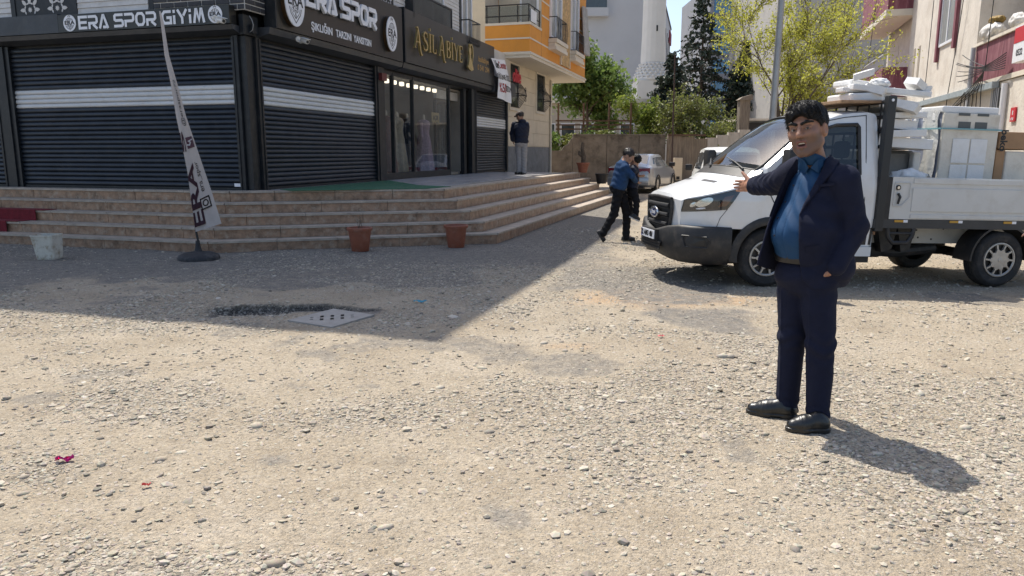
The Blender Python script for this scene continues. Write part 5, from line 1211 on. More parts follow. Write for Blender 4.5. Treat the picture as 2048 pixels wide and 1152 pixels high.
def flag_pt(u, v):
    for (a, l0, r0), (b_, l1, r1) in zip(FLv[:-1], FLv[1:]):
        if v <= b_ + 1e-6: f = (v - a) / (b_ - a); break
    L_ = (l0[0] + (l1[0] - l0[0]) * f, l0[1] + (l1[1] - l0[1]) * f); R_ = (r0[0] + (r1[0] - r0[0]) * f, r0[1] + (r1[1] - r0[1]) * f)
    return aty(L_[0] + (R_[0] - L_[0]) * u, L_[1] + (R_[1] - L_[1]) * u, FY - .03 - .07 * math.sin(u * 4.2 + v * 3) * v - .16 * u * v)
us = [i / 10 for i in range(11)]; vs_ = sorted(set([i / 30 for i in range(31)]))
fm = MB(); fm.grid(lambda u, v: tuple(flag_pt(u, v)), us, vs_)
obj('cloth', fm, mat('faded_flag_cloth', (.44, .40, .38), .85, var=.1, vscale=4), fl, ID, True, None)
def on_flag(mb, m, nm='print', off=.006):
    o = MB(); o.add([tuple(flag_pt(min(1, max(0, u)), min(1, max(0, v))) - np.array([0, off, 0])) for (u, _, v) in mb.v], mb.f); obj(nm, o, m, fl)
def ftext(txt, u, v, hu, lv, m, bold=.0, sub=True):
    """text running up the flag: text x -> -v, text height -> u"""
    t = text_mb(txt, 1., .001, bold); xs_ = [p[0] for p in t.v]; zs_ = [p[2] for p in t.v]; w = max(xs_) - min(xs_); h = max(zs_) - min(zs_)
    bm = bmesh.new(); vv = [bm.verts.new(p) for p in t.v]
    for f in t.f:
        try: bm.faces.new([vv[i] for i in f])
        except Exception: pass
    bmesh.ops.triangulate(bm, faces=bm.faces[:]); bm.verts.index_update(); o = MB()
    o.add([(u - (p.co.z) / h * hu, 0, v - p.co.x / w * lv) for p in bm.verts], [[q.index for q in f.verts] for f in bm.faces]); bm.free(); on_flag(o, m)
M_FP = mat('faded_plum_print', (.085, .04, .055), .85)
ftext('ERA', .24, .845, .46, .26, M_FP, .03); ftext('S', .14, .61, .30, .09, M_FP, .03); ftext('era_spor', .62, .775, .22, .13, M_BLACK); ftext('@eraspor72', .60, .44, .40, .21, M_BLACK)
st = lambda pts, w: stroke_mb([pts], w, .0, 1, 1)
def ring(u, v, r, n, w, rot=0.):
    q = stroke_mb([['c'] + [(r * math.cos(2 * math.pi * k / n + rot), r * math.sin(2 * math.pi * k / n + rot)) for k in range(n)]], w, .0, 1, 1); q.v = [(u + p[0] / 44., 0, v + p[2] / 445.) for p in q.v]; return q
on_flag(ring(.62, .885, 12.5, 4, 2.2, math.pi / 4), M_BLACK); on_flag(ring(.62, .885, 5, 12, 2.0), M_BLACK)
sq = MB(); sq.grid(lambda u, v: (u, 0, v), [.38 + .12 * i / 4 * 4.3 for i in range(5)], [.595 + .05 * i / 4 for i in range(5)]); on_flag(sq, M_FP)
q = stroke_mb([[(-6, 3), (-1, 5), (2, 0), (-1, -3), (7, -5)]], 2.4, .0, 1, 1); q.v = [(.62 + p[0] / 28., 0, .62 + p[2] / 445.) for p in q.v]; on_flag(q, M_WHITE, 'print', .012)
# ============================================================ TRUCK
M_TW = mat('white_truck_paint', (.68, .685, .68), .28, var=.03, vscale=2, coat=.5, dirt=(.55, .51, .45), dscale=3, damt=.35)
M_PL = mat('black_plastic', (.018, .018, .019), .55, var=.3, vscale=8, dirt=(.09, .075, .06), dscale=7, damt=.5)
M_TYRE = mat('tyre_rubber', (.018, .018, .019), .8, var=.3, vscale=12, dirt=(.10, .085, .07), dscale=8, damt=.55, bump=.2, bscale=60)
M_RIM = mat('silver_wheel_cover', (.42, .40, .37), .42, .5, var=.12, vscale=9, dirt=(.25, .2, .16), dscale=10, damt=.5)
M_LAMPC = glass_mat('lamp_glass', (.9, .92, .93), .06)
M_CHR = mat('chrome', (.6, .62, .64), .12, .9)
M_CG = glass_mat('car_glass', (.70, .80, .78), .10); M_SG = glass_mat('side_glass', (.22, .25, .25), .03)
M_WG = mat('side_glass_dark', (.012, .016, .017), .05, spec=.7)
M_ORL = mat('amber_lens', (.5, .13, .01), .3)
YAW, PIT = R(8), R(1.5)
_X = Vector((math.cos(YAW), math.sin(YAW), -math.tan(PIT))).normalized(); _Y = Vector((-math.sin(YAW), math.cos(YAW), 0)); _Z = _X.cross(_Y)
TF = Matrix(((_X.x, _Y.x, _Z.x, 2.9), (_X.y, _Y.y, _Z.y, 8.40), (_X.z, _Y.z, _Z.z, 0), (0, 0, 0, 1)))
TC, HW = .86, .88
def interp(tab, x):
    if x <= tab[0][0]: return tab[0][1]
    for (a, u), (b_, v) in zip(tab[:-1], tab[1:]):
        if x <= b_: return u + (v - u) * (x - a) / (b_ - a)
    return tab[-1][1]
ZT = [(-.96, .955), (-.9, .99), (-.6, 1.075), (-.36, 1.14), (-.25, 1.215), (-.15, 1.29), (.27, 1.655), (.50, 1.83), (.63, 1.905), (.78, 1.957), (.95, 1.985), (1.14, 2.0), (1.22, 1.985), (1.26, 1.95)]
def zt(x): return interp(ZT, x)
def inset(x, z):
    i = 0
    if z > 1.15: i += .17 * ((z - 1.15) / .85) ** 1.25
    if z < .75: i += .03 * (.75 - z) / .3
    if x < -.42: i += .31 * ((-.42 - x) / .54) ** 2.1
    if z > .98 and x < -.1: i += .05 * (z - .98) / .3
    if x > 1.2: i += .02 * ((x - 1.2) / .06) ** 2
    return i
def sp(x, z, s=-1, out=0.): return (x, TC + s * (HW - inset(x, z) + out), z)
CR = [(-.96, .02), (-.9, .035), (-.4, .06), (-.15, .05), (.5, .07), (.8, .06), (1.26, .04)]
BU = [(-.96, .05), (-.9, .09), (-.5, .14), (-.15, .22), (.27, .17), (.63, .11), (.9, .05), (1.26, 0)]
def tp(x, t, out=0.):
    w = HW - inset(x, zt(x)); k = 1 - t * t; return (x - interp(BU, x) * k, TC + t * w, zt(x) + interp(CR, x) * (1 - abs(t) ** 2.4) + out)
tr_ = thing('pickup_truck', 'white flatbed pickup truck parked across the street, loaded with appliances', 'truck', (1.4, TC, 0), TF)
xs1 = [-.96 + 2.22 * i / 74 for i in range(75)]
WIN = [(-.06, 1.255), (.38, 1.665), (.60, 1.80), (.74, 1.845), (1.0, 1.86), (1.02, 1.83), (1.02, 1.30), (.98, 1.262)]
def inpoly(x, z, P):
    c_ = False; n = len(P)
    for i in range(n):
        (x0, y0), (x1, y1) = P[i], P[(i + 1) % n]
        if (y0 > z) != (y1 > z) and x < (x1 - x0) * (z - y0) / (y1 - y0) + x0: c_ = not c_
    return c_
def zb(x):
    if x < -.30: return .665
    if x < .47 and abs(x) < .47: return max(.48, .335 + math.sqrt(max(0, .455 ** 2 - x * x))) if abs(x) < .455 else .48
    return .48
body = MB()
for s in (-1, 1):
    body.grid(lambda x, v, s=s: sp(x, zb(x) + (zt(x) - zb(x)) * v, s), xs1, [i / 40 for i in range(41)], keep=lambda x, v: not inpoly(x, zb(x) + (zt(x) - zb(x)) * v, WIN), flip=(s > 0))
ts = [-1 + i / 14 for i in range(29)]
def in_ws(x, t): return -.13 < x < .60 and abs(t) < .90
body.grid(lambda x, t: tp(x, t), xs1, ts, keep=lambda x, t: not in_ws(x, t), flip=False)
# front face between the lamps
def ff(t, v):
    w = HW - inset(-.96, .8); z = .60 + (zt(-.96) - .60) * v; return (-.96 - .05 * (1 - t * t) + .0 * v, TC + t * w, z + (.02 * (1 - abs(t) ** 2.4)) * v)
body.grid(ff, ts, [0, .25, .5, .75, 1.], flip=True)
# back wall of the cab
body.grid(lambda t, v: (1.255, TC + t * (HW - .02 - .16 * max(0, v - .4) / .6), .48 + (zt(1.26) - .48 - .0) * v + .035 * (1 - abs(t) ** 2.4) * v), ts, [i / 8 for i in range(9)], keep=lambda t, v: not (abs(t) < .6 and .62 < v < .9), flip=False)
obj('cab_body', body, M_TW, tr_, TF, True, 40)
# windscreen
ws = MB(); ws.grid(lambda x, t: tp(x, t, -.006), [-.145 + .76 * i / 24 for i in range(25)], [-.91 + 1.82 * i / 24 for i in range(25)]); wso = obj('windscreen', ws, M_CG, tr_, TF, True, None)
wf = MB()
edge = [tp(-.13, -.9 + 1.8 * i / 16, .002) for i in range(17)] + [tp(-.13 + .73 * i / 12, .9, .002) for i in range(1, 13)] + [tp(.60, .9 - 1.8 * i / 16, .002) for i in range(1, 17)] + [tp(.60 - .73 * i / 12, -.9, .002) for i in range(1, 13)]
wf.tube(edge, .011, 6, cap=False); obj('seal', wf, M_PL, wso, TF, True)
cl = MB(); cl.grid(lambda x, t: tp(x, t, .006), [-.255, -.21, -.17, -.135], [-.86 + 1.72 * i / 20 for i in range(21)]); obj('cowl', cl, M_PL, tr_, TF, True)
for t0, t1 in ((-.75, -.15), (.05, .62)):
    a_ = Vector(tp(-.17, t0, .03)); b_ = Vector(tp(-.05, t1, .03)); wp = MB(); wp.tube([a_ - Vector((0, 0, .03)), a_, a_.lerp(b_, .5) + Vector((0, 0, .012)), b_], [.014, .012, .009, .006], 6); obj('wiper', wp, M_PL, tr_, TF, True)
# side glass, frames, seams, trim for both sides
for s in (-1, 1):
    g = MB(); g.add([sp(x, z, s, -.008) for x, z in WIN], [tuple(range(len(WIN)))[::(1 if s < 0 else -1)]]); sw = obj('side_window', g, M_SG, tr_, TF)
    f_ = MB(); f_.tube([sp(x, z, s, .004) for x, z in WIN + [WIN[0]]], .020, 6, cap=False); obj('window_frame', f_, M_PL, sw, TF, True)
    sm = MB(); sm.tube([sp(-.13, 1.33, s, .001), sp(-.10, 1.15, s, .001), sp(.02, .95, s, .001), sp(.30, .85, s, .001), sp(.46, .62, s, .001)], .006, 5); sm.tube([sp(1.115, 1.97, s, .001), sp(1.10, 1.5, s, .001), sp(1.10, 1.0, s, .001), sp(1.05, .7, s, .001)], .006, 5); sm.tube([sp(.35, 1.745, s, .002), sp(.62, 1.885, s, .002), sp(.85, 1.935, s, .002), sp(1.11, 1.965, s, .002)], .005, 5)
    obj('door_seam', sm, M_PL, tr_, TF)
    d_ = MB(); d_.bbox(.80, .98, TC + s * (HW + .012) - .012, TC + s * (HW + .012) + .012, 1.10, 1.135, .008); obj('door_handle', d_, M_PL, tr_, TF)
    c_ = MB(); c_.grid(lambda x, z: sp(x, z, s, .008), [.40, .6, .9, 1.1, 1.25], [.50, .56, .62, .70], flip=(s > 0)); obj('lower_cladding', c_, M_PL, tr_, TF, True)
    c_ = MB(); c_.box(.48, 1.24, TC + s * (HW - .02) - .03, TC + s * (HW - .02) + .03, .37, .478); obj('sill', c_, M_TW, tr_, TF)
    c_ = MB(); c_.box(.46, 1.26, TC + s * (HW - .10) - .05, TC + s * (HW - .10) + .05, .29, .368); obj('side_step', c_, M_PL, tr_, TF)
    ar = MB(); rings = []
    for k in range(25):
        a = R(-22 + 224 * k / 24); rings.append([(-math.cos(a) * rr, TC + s * (HW + yo), max(.29, .335 + math.sin(a) * rr)) for rr, yo in ((.385, -.05), (.385, .016), (.43, .024), (.475, .006), (.475, -.03))])
    ar.loft(rings, closed=False); obj('wheel_arch', ar, M_PL, tr_, TF, True)
    wl = MB(); wl.loft([[(-math.cos(R(-5 + 190 * k / 16)) * .43, TC + s * yy, .335 + math.sin(R(-5 + 190 * k / 16)) * .43) for yy in (HW - .03, .35)] for k in range(17)], closed=False); wl.box(-.42, .42, TC + s * .34 - .01, TC + s * .34 + .01, .2, .78); obj('wheel_well', wl, M_PL, tr_, TF)
    # headlamp
    H4 = [(-.935, .965), (-.375, 1.118), (-.535, .885), (-.955, .835)]
    def hl(u, v, o=.006, s=s):
        a = (H4[0][0] + (H4[1][0] - H4[0][0]) * u, H4[0][1] + (H4[1][1] - H4[0][1]) * u); b_ = (H4[3][0] + (H4[2][0] - H4[3][0]) * u, H4[3][1] + (H4[2][1] - H4[3][1]) * u); x, z = a[0] + (b_[0] - a[0]) * v, a[1] + (b_[1] - a[1]) * v; return sp(x, z, s, o)
    uu = [i / 14 for i in range(15)]; vv = [i / 8 for i in range(9)]
    h = obj('headlamp', MB().grid(lambda u, v: hl(u, v, .004), uu, vv, flip=(s > 0)), mat('lamp_black', (.010, .011, .014), .35, spec=.2), tr_, TF, True); obj('lens', MB().grid(lambda u, v: hl(u, v, .022), uu, vv, flip=(s > 0)), M_LAMPC, h, TF, True)
    def blob(u, v, ru, rv, o, n=18): 
        m_ = MB(); c0 = [hl(u + ru * math.cos(2 * math.pi * k / n), v + rv * math.sin(2 * math.pi * k / n), o) for k in range(n)]; m_.add([hl(u, v, o + .003)] + c0, [((0, 1 + k, 1 + (k + 1) % n) if s < 0 else (0, 1 + (k + 1) % n, 1 + k)) for k in range(n)]); return m_
    obj('reflector', blob(.36, .42, .15, .32, .009), M_CHR, h, TF, True); obj('reflector', blob(.17, .50, .055, .20, .009), M_CHR, h, TF); obj('reflector', blob(.36, .84, .10, .06, .009), M_WHITE, h, TF); obj('indicator', MB().grid(lambda u, v: hl(.72 + .2 * u - .0 * v, .28 + .55 * v, .008), [0, .5, 1], [0, .5, 1], flip=(s > 0)), mat('amber_dark', (.10, .035, .015), .25), h, TF)
    obj('lamp_seal', MB().tube([hl(u, 0, .004) for u in uu] + [hl(1, v, .004) for v in vv[1:]] + [hl(1 - u, 1, .004) for u in uu[1:]] + [hl(0, 1 - v, .004) for v in vv[1:]], .006, 5, cap=False), M_PL, h, TF)
    fs_ = MB(); fs_.tube([sp(-.53, .885, s, .001), sp(-.60, .78, s, .001), sp(-.63, .67, s, .001)], .004, 5); fs_.tube([sp(-.37, 1.125, s, .002), sp(-.30, 1.19, s, .002), sp(-.22, 1.245, s, .002)], .004, 5); obj('panel_seam', fs_, M_PL, tr_, TF)
    # hood vents
    vt = MB(); vt.grid(lambda x, t: tp(x, t * s, .004), [-.44, -.42, -.40, -.385], [.22, .3, .4, .5, .56], flip=(s < 0)); obj('hood_vent', vt, M_PL, tr_, TF)
    mr = MB(); mr.bbox(-.02, .10, TC + s * (HW + .22) - .09, TC + s * (HW + .22) + .09, 1.26, 1.56, .03); m_ = obj('wing_mirror', mr, M_PL, tr_, TF, True); obj('mirror_arm', MB().tube([(.05, TC + s * (HW - .05), 1.27), (.04, TC + s * (HW + .15), 1.29)], .03, 8), M_PL, m_, TF, True); obj('mirror_glass', MB().box(.101, .105, TC + s * (HW + .22) - .075, TC + s * (HW + .22) + .075, 1.29, 1.53), M_CHR, m_, TF)
# bumper
PB = [(-.47, .90), (-.60, .90), (-.76, .87), (-.90, .78), (-1.0, .62), (-1.06, .42), (-1.09, .2), (-1.10, 0)]; PB = PB + [(x, -y) for x, y in PB[-2::-1]]
PB = [(x, -y) for x, y in PB]
prof = [(.685, -.055), (.68, -.01), (.655, .005), (.56, .012), (.50, .015), (.42, .012), (.33, -.015), (.255, -.06), (.25, -.12)]
rings = []
for i, (x, y) in enumerate(PB):
    a = Vector(PB[max(0, i - 1)]); b_ = Vector(PB[min(len(PB) - 1, i + 1)]); d = (b_ - a).normalized(); n_ = Vector((-d.y, d.x)); n_ = n_ if n_.x < 0 or abs(n_.x) < .3 and n_.y * y > 0 else -n_
    mid = max(0, 1 - abs(y) / .55); rings.append([(x + n_.x * o, TC + y + n_.y * o, z - (.115 * mid if z > .6 else 0) + (.05 * mid if z < .4 else 0)) for z, o in prof])
obj('front_bumper', MB().loft(rings, closed=False), M_PL, tr_, TF, True, 60)
for s in (-1, 1):
    fg = MB()
    R0 = [(-.97, .66), (-.82, .84), (-.70, .885)]
    def fp(u, v, o, s=s):
        k = u * 2; i = min(1, int(k)); f = k - i; x = R0[i][0] + (R0[i + 1][0] - R0[i][0]) * f; y = R0[i][1] + (R0[i + 1][1] - R0[i][1]) * f; n_ = Vector((-.65, .76)).normalized(); return (x + n_.x * (o + .040), TC + s * (y + n_.y * (o + .040)), .57 - .13 * v)
    loop = [(.05, .0), (.85, .0), (1.0, .3), (.9, .95), (.15, .95)]
    obj('fog_recess', MB().tube([fp(u, v, .0) for u, v in loop + [loop[0]]], .009, 6, cap=False), M_PL, tr_, TF, True); loop2 = [(.2, .22), (.75, .22), (.85, .45), (.75, .75), (.28, .75)]; obj('fog_recess', MB().add([fp(u, v, -.004) for u, v in loop2], [tuple(range(5))]), mat('gloss_black', (.01, .01, .011), .3), tr_, TF)
lg = MB(); lg.grid(lambda y, z: (-1.118 + .10 * y * y, TC + y, z), [-.36 + .72 * i / 8 for i in range(9)], [.36, .40, .46], flip=True); lgo = obj('lower_grille', lg, M_BLACK, tr_, TF)
for k in range(3): obj('bar', MB().tube([(-1.122 + .10 * y * y, TC + y, .375 + k * .035) for y in (-.35, -.15, 0, .15, .35)], .006, 5), M_PL, lgo, TF)
# grille
G4 = [(-.37, .955), (.37, .955), (.31, .60), (-.31, .60)]
def gp(y, z, o): w = .58; return (-.96 - .05 * (1 - (y / w) ** 2) - .012 - o, TC + y, z)
gr = MB(); gr.grid(lambda u, v: gp((-.40 + .80 * u) * (1 - .14 * v), .968 - .40 * v, .0), [i / 10 for i in range(11)], [i / 6 for i in range(7)]); gro = obj('grille', gr, M_BLACK, tr_, TF)
rim_ = [(-.40, .963), (0, .978), (.40, .963), (.415, .85), (.37, .62), (.30, .565), (0, .555), (-.30, .565), (-.37, .62), (-.415, .85), (-.40, .963)]
obj('grille_frame', MB().tube([gp(y, z, .012) for y, z in rim_], .020, 8, cap=False), M_PL, gro, TF, True)
for z in (.885, .775, .665): 
    obj('bar', MB().tube([gp(y * (1 - .12 * (.96 - z) / .37), z, .018) for y in (-.36, -.2, 0, .2, .36)], .022, 8), mat('grille_bar', (.05, .05, .052), .4, .2), gro, TF, True); obj('bar_strip', MB().tube([gp(y * (1 - .12 * (.96 - z) / .37), z - .035, .012) for y in (-.36, -.2, 0, .2, .36)], .006, 6), mat('grille_bar', (.05, .05, .052)), gro, TF, True)
bd = MB(); bd.add([gp(.0 + .115 * math.cos(a), .785 + .05 * math.sin(a), .062) for a in [2 * math.pi * k / 24 for k in range(24)]], [tuple(range(23, -1, -1))]); b_o = obj('badge', bd, mat('badge_blue', (.01, .025, .10), .2), gro, TF)
obj('badge_rim', MB().tube([gp(.125 * math.cos(a), .785 + .057 * math.sin(a), .056) for a in [2 * math.pi * k / 24 for k in range(25)]], .013, 8, cap=False), M_CHR, b_o, TF, True); obj('badge_back', MB().box(-1.07, -.99, TC - .05, TC + .05, .755, .815), M_PL, b_o, TF)
t = text_mb('Ford', .07, .002, .001); obj('badge_script', place(t, Matrix.Translation((-1.088, TC, .785)) @ Matrix.Rotation(R(-90), 4, 'Z')), M_WHITE, b_o, TF)
npm = MB(); npm.box(-1.150, -1.138, TC - .235, TC + .235, .475, .575); npo = obj('number_plate', npm, M_WHITE, tr_, TF); t = text_mb('72 ABG 481', .088, .002, .003); obj('plate_text', place(t, Matrix.Translation((-1.153, TC + .012, .525)) @ Matrix.Rotation(R(-90), 4, 'Z')), M_BLACK, npo, TF)
obj('plate_band', MB().box(-1.152, -1.1505, TC + .195, TC + .232, .478, .572), mat('plate_blue', (.02, .06, .3), .4), npo, TF); obj('plate_holder', MB().box(-1.137, -1.08, TC - .25, TC + .25, .46, .59), M_PL, npo, TF)
# interior
it = MB(); it.bbox(-.30, .02, TC - .72, TC + .72, .95, 1.19, .04); obj('dashboard', it, mat('dash_grey', (.06, .062, .065), .7), tr_, TF, True); it = MB(); it.box(.05, 1.2, TC - .72, TC + .72, .50, .52); obj('cab_floor', it, M_PL, tr_, TF)
obj('dash_mat', MB().bbox(-.20, -.02, TC - .45, TC + .35, 1.193, 1.215, .008), mat('red_cloth', (.42, .05, .04), .9, var=.6, vscale=25), tr_, TF); obj('dash_papers', MB().bbox(-.18, -.03, TC - .68, TC - .48, 1.193, 1.21, .005), M_WHITE, tr_, TF)
for yy in (-.42, .1, .48): 
    st_ = MB(); st_.bbox(.62, 1.02, TC + yy - .22, TC + yy + .22, .75, .9, .04); st_.bbox(.96, 1.1, TC + yy - .22, TC + yy + .22, .9, 1.45, .05); st_.bbox(.99, 1.09, TC + yy - .12, TC + yy + .12, 1.48, 1.68, .04); obj('seat', st_, mat('seat_cloth', (.03, .03, .033), .9), tr_, TF, True)
obj('steering_wheel', MB().tube([(.20 + .09 * math.sin(a), TC - .42 + .19 * math.cos(a), 1.12 + .17 * math.sin(a)) for a in [2 * math.pi * k / 20 for k in range(21)]], .015, 6, cap=False), M_PL, tr_, TF, True)
obj('cab_lining', MB().box(1.20, 1.22, TC - .7, TC + .7, .52, 1.0), M_PL, tr_, TF)
# ---- wheels
def wheel(cx, yo, s, steer=0.):
    T_ = TF @ Matrix.Translation((cx, yo, .335)) @ Matrix.Rotation(steer, 4, 'Z'); w = .205
    ty = MB(); p_ = [(.205, -w / 2 + .015), (.225, -w / 2), (.29, -w / 2 - .004), (.318, -w / 2 + .012), (.333, -w / 2 + .035)]
    for k in range(5): z = -w / 2 + .035 + (w - .07) * (k + .0) / 4; p_ += [(.335, z + .004)] + ([(.335, z + .022), (.326, z + .025), (.326, z + .031)] if k < 4 else [])
    p_ += [(.333, w / 2 - .035), (.318, w / 2 - .012), (.29, w / 2), (.205, w / 2 - .015)]
    wo = obj('wheel', place(MB().lathe(p_, (0, 0, 0), 44, 'Y', cap=False), ID), M_TYRE, tr_, T_, True, 30)
    def q(r, a, d): return (r * math.cos(a), -s * 0 + (-(w / 2) - d if s < 0 else (w / 2) + d), r * math.sin(a))
    dk = MB(); dk.lathe([(.0, (-.07 if s < 0 else .07)), (.206, (-.07 if s < 0 else .07))], (0, 0, 0), 32, 'Y', cap=False); obj('rim_well', dk, M_BLACK, wo, T_)
    rm = MB(); n = 10; 
    # outer ring and star cover
    rings = [[q(r, 2 * math.pi * k / 60, d) for k in range(60)] for r, d in ((.208, -.02), (.205, .004), (.192, .006), (.180, -.004))]; rm.loft(rings)
    hub = []; 
    for k in range(60):
        a = 2 * math.pi * k / 60; f = (k % 6) / 6; spoke = abs(f - .5) * 2; hub.append((a, .105 + .030 * spoke))
    rings = [[q(r * .0 + r_, a, .012 - .0 * r_) for a, r in hub] for r_ in (.001, .03)] + [[q(r, a, .008) for a, r in hub], [q(r - .004, a, -.02) for a, r in hub]]; rm.loft(rings)
    for k in range(n):
        a = 2 * math.pi * k / n; wd = .075; rm.loft([[q(.125, a - wd * 1.0, .006), q(.125, a + wd * 1.0, .006), q(.125, a + wd, -.02), q(.125, a - wd, -.02)], [q(.184, a - wd * .95 - .02, .003), q(.184, a + wd * .55 - .02, .003), q(.184, a + wd * .55 - .02, -.02), q(.184, a - wd * .95 - .02, -.02)]])
    rmo = obj('wheel_cover', rm, M_RIM, wo, T_, True, 30); cp = MB(); cp.lathe([(.0, -(w / 2 + .02) if s < 0 else w / 2 + .02), (.026, -(w / 2 + .017) if s < 0 else w / 2 + .017), (.03, -(w / 2 + .008) if s < 0 else w / 2 + .008)], (0, 0, 0), 16, 'Y', cap=False); obj('hub_cap', cp, M_RIM, wo, T_, True)
wheel(0, .105, -1, R(-4)); wheel(0, 1.615, 1, R(-4)); wheel(2.94, .105, -1); wheel(2.94, 1.615, 1)
# ---- bed
M_BED = mat('bed_white', (.58, .58, .56), .4, var=.05, vscale=3, dirt=(.45, .42, .37), dscale=4, damt=.45)
BX0, BX1 = 1.42, 4.35; By0, By1 = -.03, 1.75
obj('bed_floor', MB().box(BX0 - .05, BX1, By0 + .05, By1 - .05, .745, .80), M_PL, tr_, TF)
for yy in (By0, By1 - .05):
    out = -1 if yy == By0 else 1; y0, y1 = yy, yy + .05
    sd_ = MB(); sd_.box(BX0, BX1, y0, y1, .805, 1.285)
    sdo = obj('side_board', sd_, M_BED, tr_, TF)
    yo = y0 - .010 if out < 0 else y1
    for z0_, z1_ in ((1.215, 1.275), (.895, 1.165), (.815, .86)):
        obj('rib', MB().bbox(BX0 + (.26 if z0_ > .8 else .05), BX1 - .02, yo, yo + .0095, z0_, z1_, .004), M_BED, sdo, TF)
    yo = y0 - .012 if out < 0 else y1 + .012
    lt = MB(); lt.add([(BX0 + .03, yo, .95), (BX0 + .15, yo, .95), (BX0 + .24, yo, 1.04), (BX0 + .24, yo, 1.22), (BX0 + .03, yo, 1.22)], [(0, 1, 2, 3, 4)]); obj('latch_plate', MB().tube([(BX0 + .03, yo, .96), (BX0 + .13, yo, .96), (BX0 + .22, yo, 1.05), (BX0 + .22, yo, 1.22), (BX0 + .03, yo, 1.22), (BX0 + .03, yo, .96)], .006, 5, cap=False), M_BED, sdo, TF, True)
    obj('latch', MB().tube([(BX0 + .075, yo, 1.10), (BX0 + .095, yo + out * .012, 1.06), (BX0 + .075, yo + out * .012, .98)], [.014, .016, .012], 8), M_BLACK, sdo, TF, True); obj('lock', MB().lathe([(.03, -.004), (.03, .004)], (BX0 + .07, yo, 1.165), 16, 'Y'), M_BLACK, sdo, TF); obj('lock_core', MB().lathe([(.017, -.007), (.017, .007)], (BX0 + .07, yo, 1.165), 14, 'Y'), M_CHR, sdo, TF)
    obj('bed_rail', MB().box(BX0 - .18, BX1, y0 - .005, y1 + .005, .70, .80), mat('bed_rail_grey', (.035, .037, .04), .5, var=.2), tr_, TF)
    for k in range(4):
        xx = BX0 + .07 + k * .70; m_ = obj('side_marker', MB().box(xx, xx + .11, y0 - .012 if out < 0 else y1 + .006, y0 - .006 if out < 0 else y1 + .012, .770, .796), mat('amber_marker', (.48, .26, .03), .4), tr_, TF); obj('marker_tag', MB().box(xx + .112, xx + .165, y0 - .012 if out < 0 else y1 + .006, y0 - .006 if out < 0 else y1 + .012, .768, .798), M_WHITE, m_, TF)
obj('tail_board', MB().box(BX1 + .003, BX1 + .05, By0 + .06, By1 - .06, .80, 1.28), M_BED, tr_, TF)
for yy in (By0 - .012, By1 - .078): 
    p_ = obj('head_post', MB().bbox(1.255, 1.355, yy, yy + .09, .66, 2.18, .008), mat('post_black', (.02, .022, .024), .45), tr_, TF); obj('bolt', MB().lathe([(.016, -.004), (.016, .004)], (1.30, yy - .004, 2.13), 10, 'Y'), M_WHITE, p_, TF)
hbm = MB()
obj('head_board', MB().box(1.29, 1.33, By0 + .08, By1 - .08, .80, 1.30), M_PL, tr_, TF); obj('lower_post', MB().box(1.25, 1.415, By0 - .004, By0 + .07, .70, 1.28), M_PL, tr_, TF)
for zz in (1.45, 1.62, 1.79, 1.95, 2.12): obj('head_bar', MB().tube([(1.31, By0 + .05, zz), (1.31, By1 - .05, zz)], .022, 6), M_PL, tr_, TF, True)
for k in range(7): obj('head_bar', MB().tube([(1.31, By0 + .2 + k * .23, 1.3), (1.31, By0 + .2 + k * .23, 2.12)], .012, 6), M_PL, tr_, TF, True)
for yy in (.42, 1.24): obj('chassis_rail', MB().box(1.15, BX1 - .1, yy, yy + .07, .48, .695), M_BED, tr_, TF)
hm = mesh_of('rail_hole', MB().lathe([(.012, -.003), (.012, .0)], (0, 0, 0), 8, 'Y'), M_BLACK); Tl = rootm(tr_).inverted() @ TF
for k in range(14): piece('rail_hole', hm, tr_, Tl @ Vector((1.25 + .06 * (k % 2) + .09 * k, .419, .53 + .11 * ((k * 3) % 2) + .02 * (k % 3))), TF.to_euler() if False else (0, 0, 0))
for k, (x0, x1) in enumerate(((1.52, 1.78), (1.78, 2.02))): obj('bracket', MB().prism([(x0, .30, .69), (x1, .30, .69), (x1 - .05, .30, .42), (x0 + .08, .30, .38)], (0, .11, 0)), M_PL, tr_, TF)
obj('fuel_tank', MB().bbox(1.30, 1.75, .46, 1.1, .29, .52, .05), M_PL, tr_, TF, True); obj('drive_shaft', MB().tube([(1.1, TC, .40), (2.94, TC, .335)], .05, 10), M_PL, tr_, TF, True); obj('rear_axle', MB().tube([(2.94, .2, .335), (2.94, 1.52, .335)], .06, 10), M_PL, tr_, TF, True); obj('front_axle', MB().tube([(0, .2, .32), (0, 1.52, .32)], .06, 10), M_PL, tr_, TF, True)
obj('exhaust', MB().tube([(1.3, .6, .40), (1.9, .5, .36), (2.4, .45, .42)], .07, 10), M_PL, tr_, TF, True); obj('spare_wheel', MB().lathe([(.12, .36), (.3, .36), (.32, .40), (.32, .5), (.3, .54), (.12, .54)], (2.2, .95, -.02), 28), M_TYRE, tr_, TF, True)
obj('side_step', MB().tube([(1.42, -.02, .70), (1.44, -.02, .60), (1.50, -.02, .53), (1.68, -.02, .53), (1.74, -.02, .60), (1.76, -.02, .70)], .026, 8), M_PL, tr_, TF, True); obj('step_bar', MB().tube([(1.44, -.02, .64), (1.75, -.02, .64)], .016, 8), M_PL, tr_, TF, True)
for s in (-1, 1):
    fd = MB(); fd.loft([[(2.94 - math.cos(R(-2 + 184 * k / 18)) * rr, TC + s * yy, .335 + math.sin(R(-2 + 184 * k / 18)) * rr) for rr, yy in ((.395, .89), (.42, .89), (.42, .60), (.395, .60))] for k in range(19)], closed=True); obj('rear_mudguard', fd, M_PL, tr_, TF, True, 40)
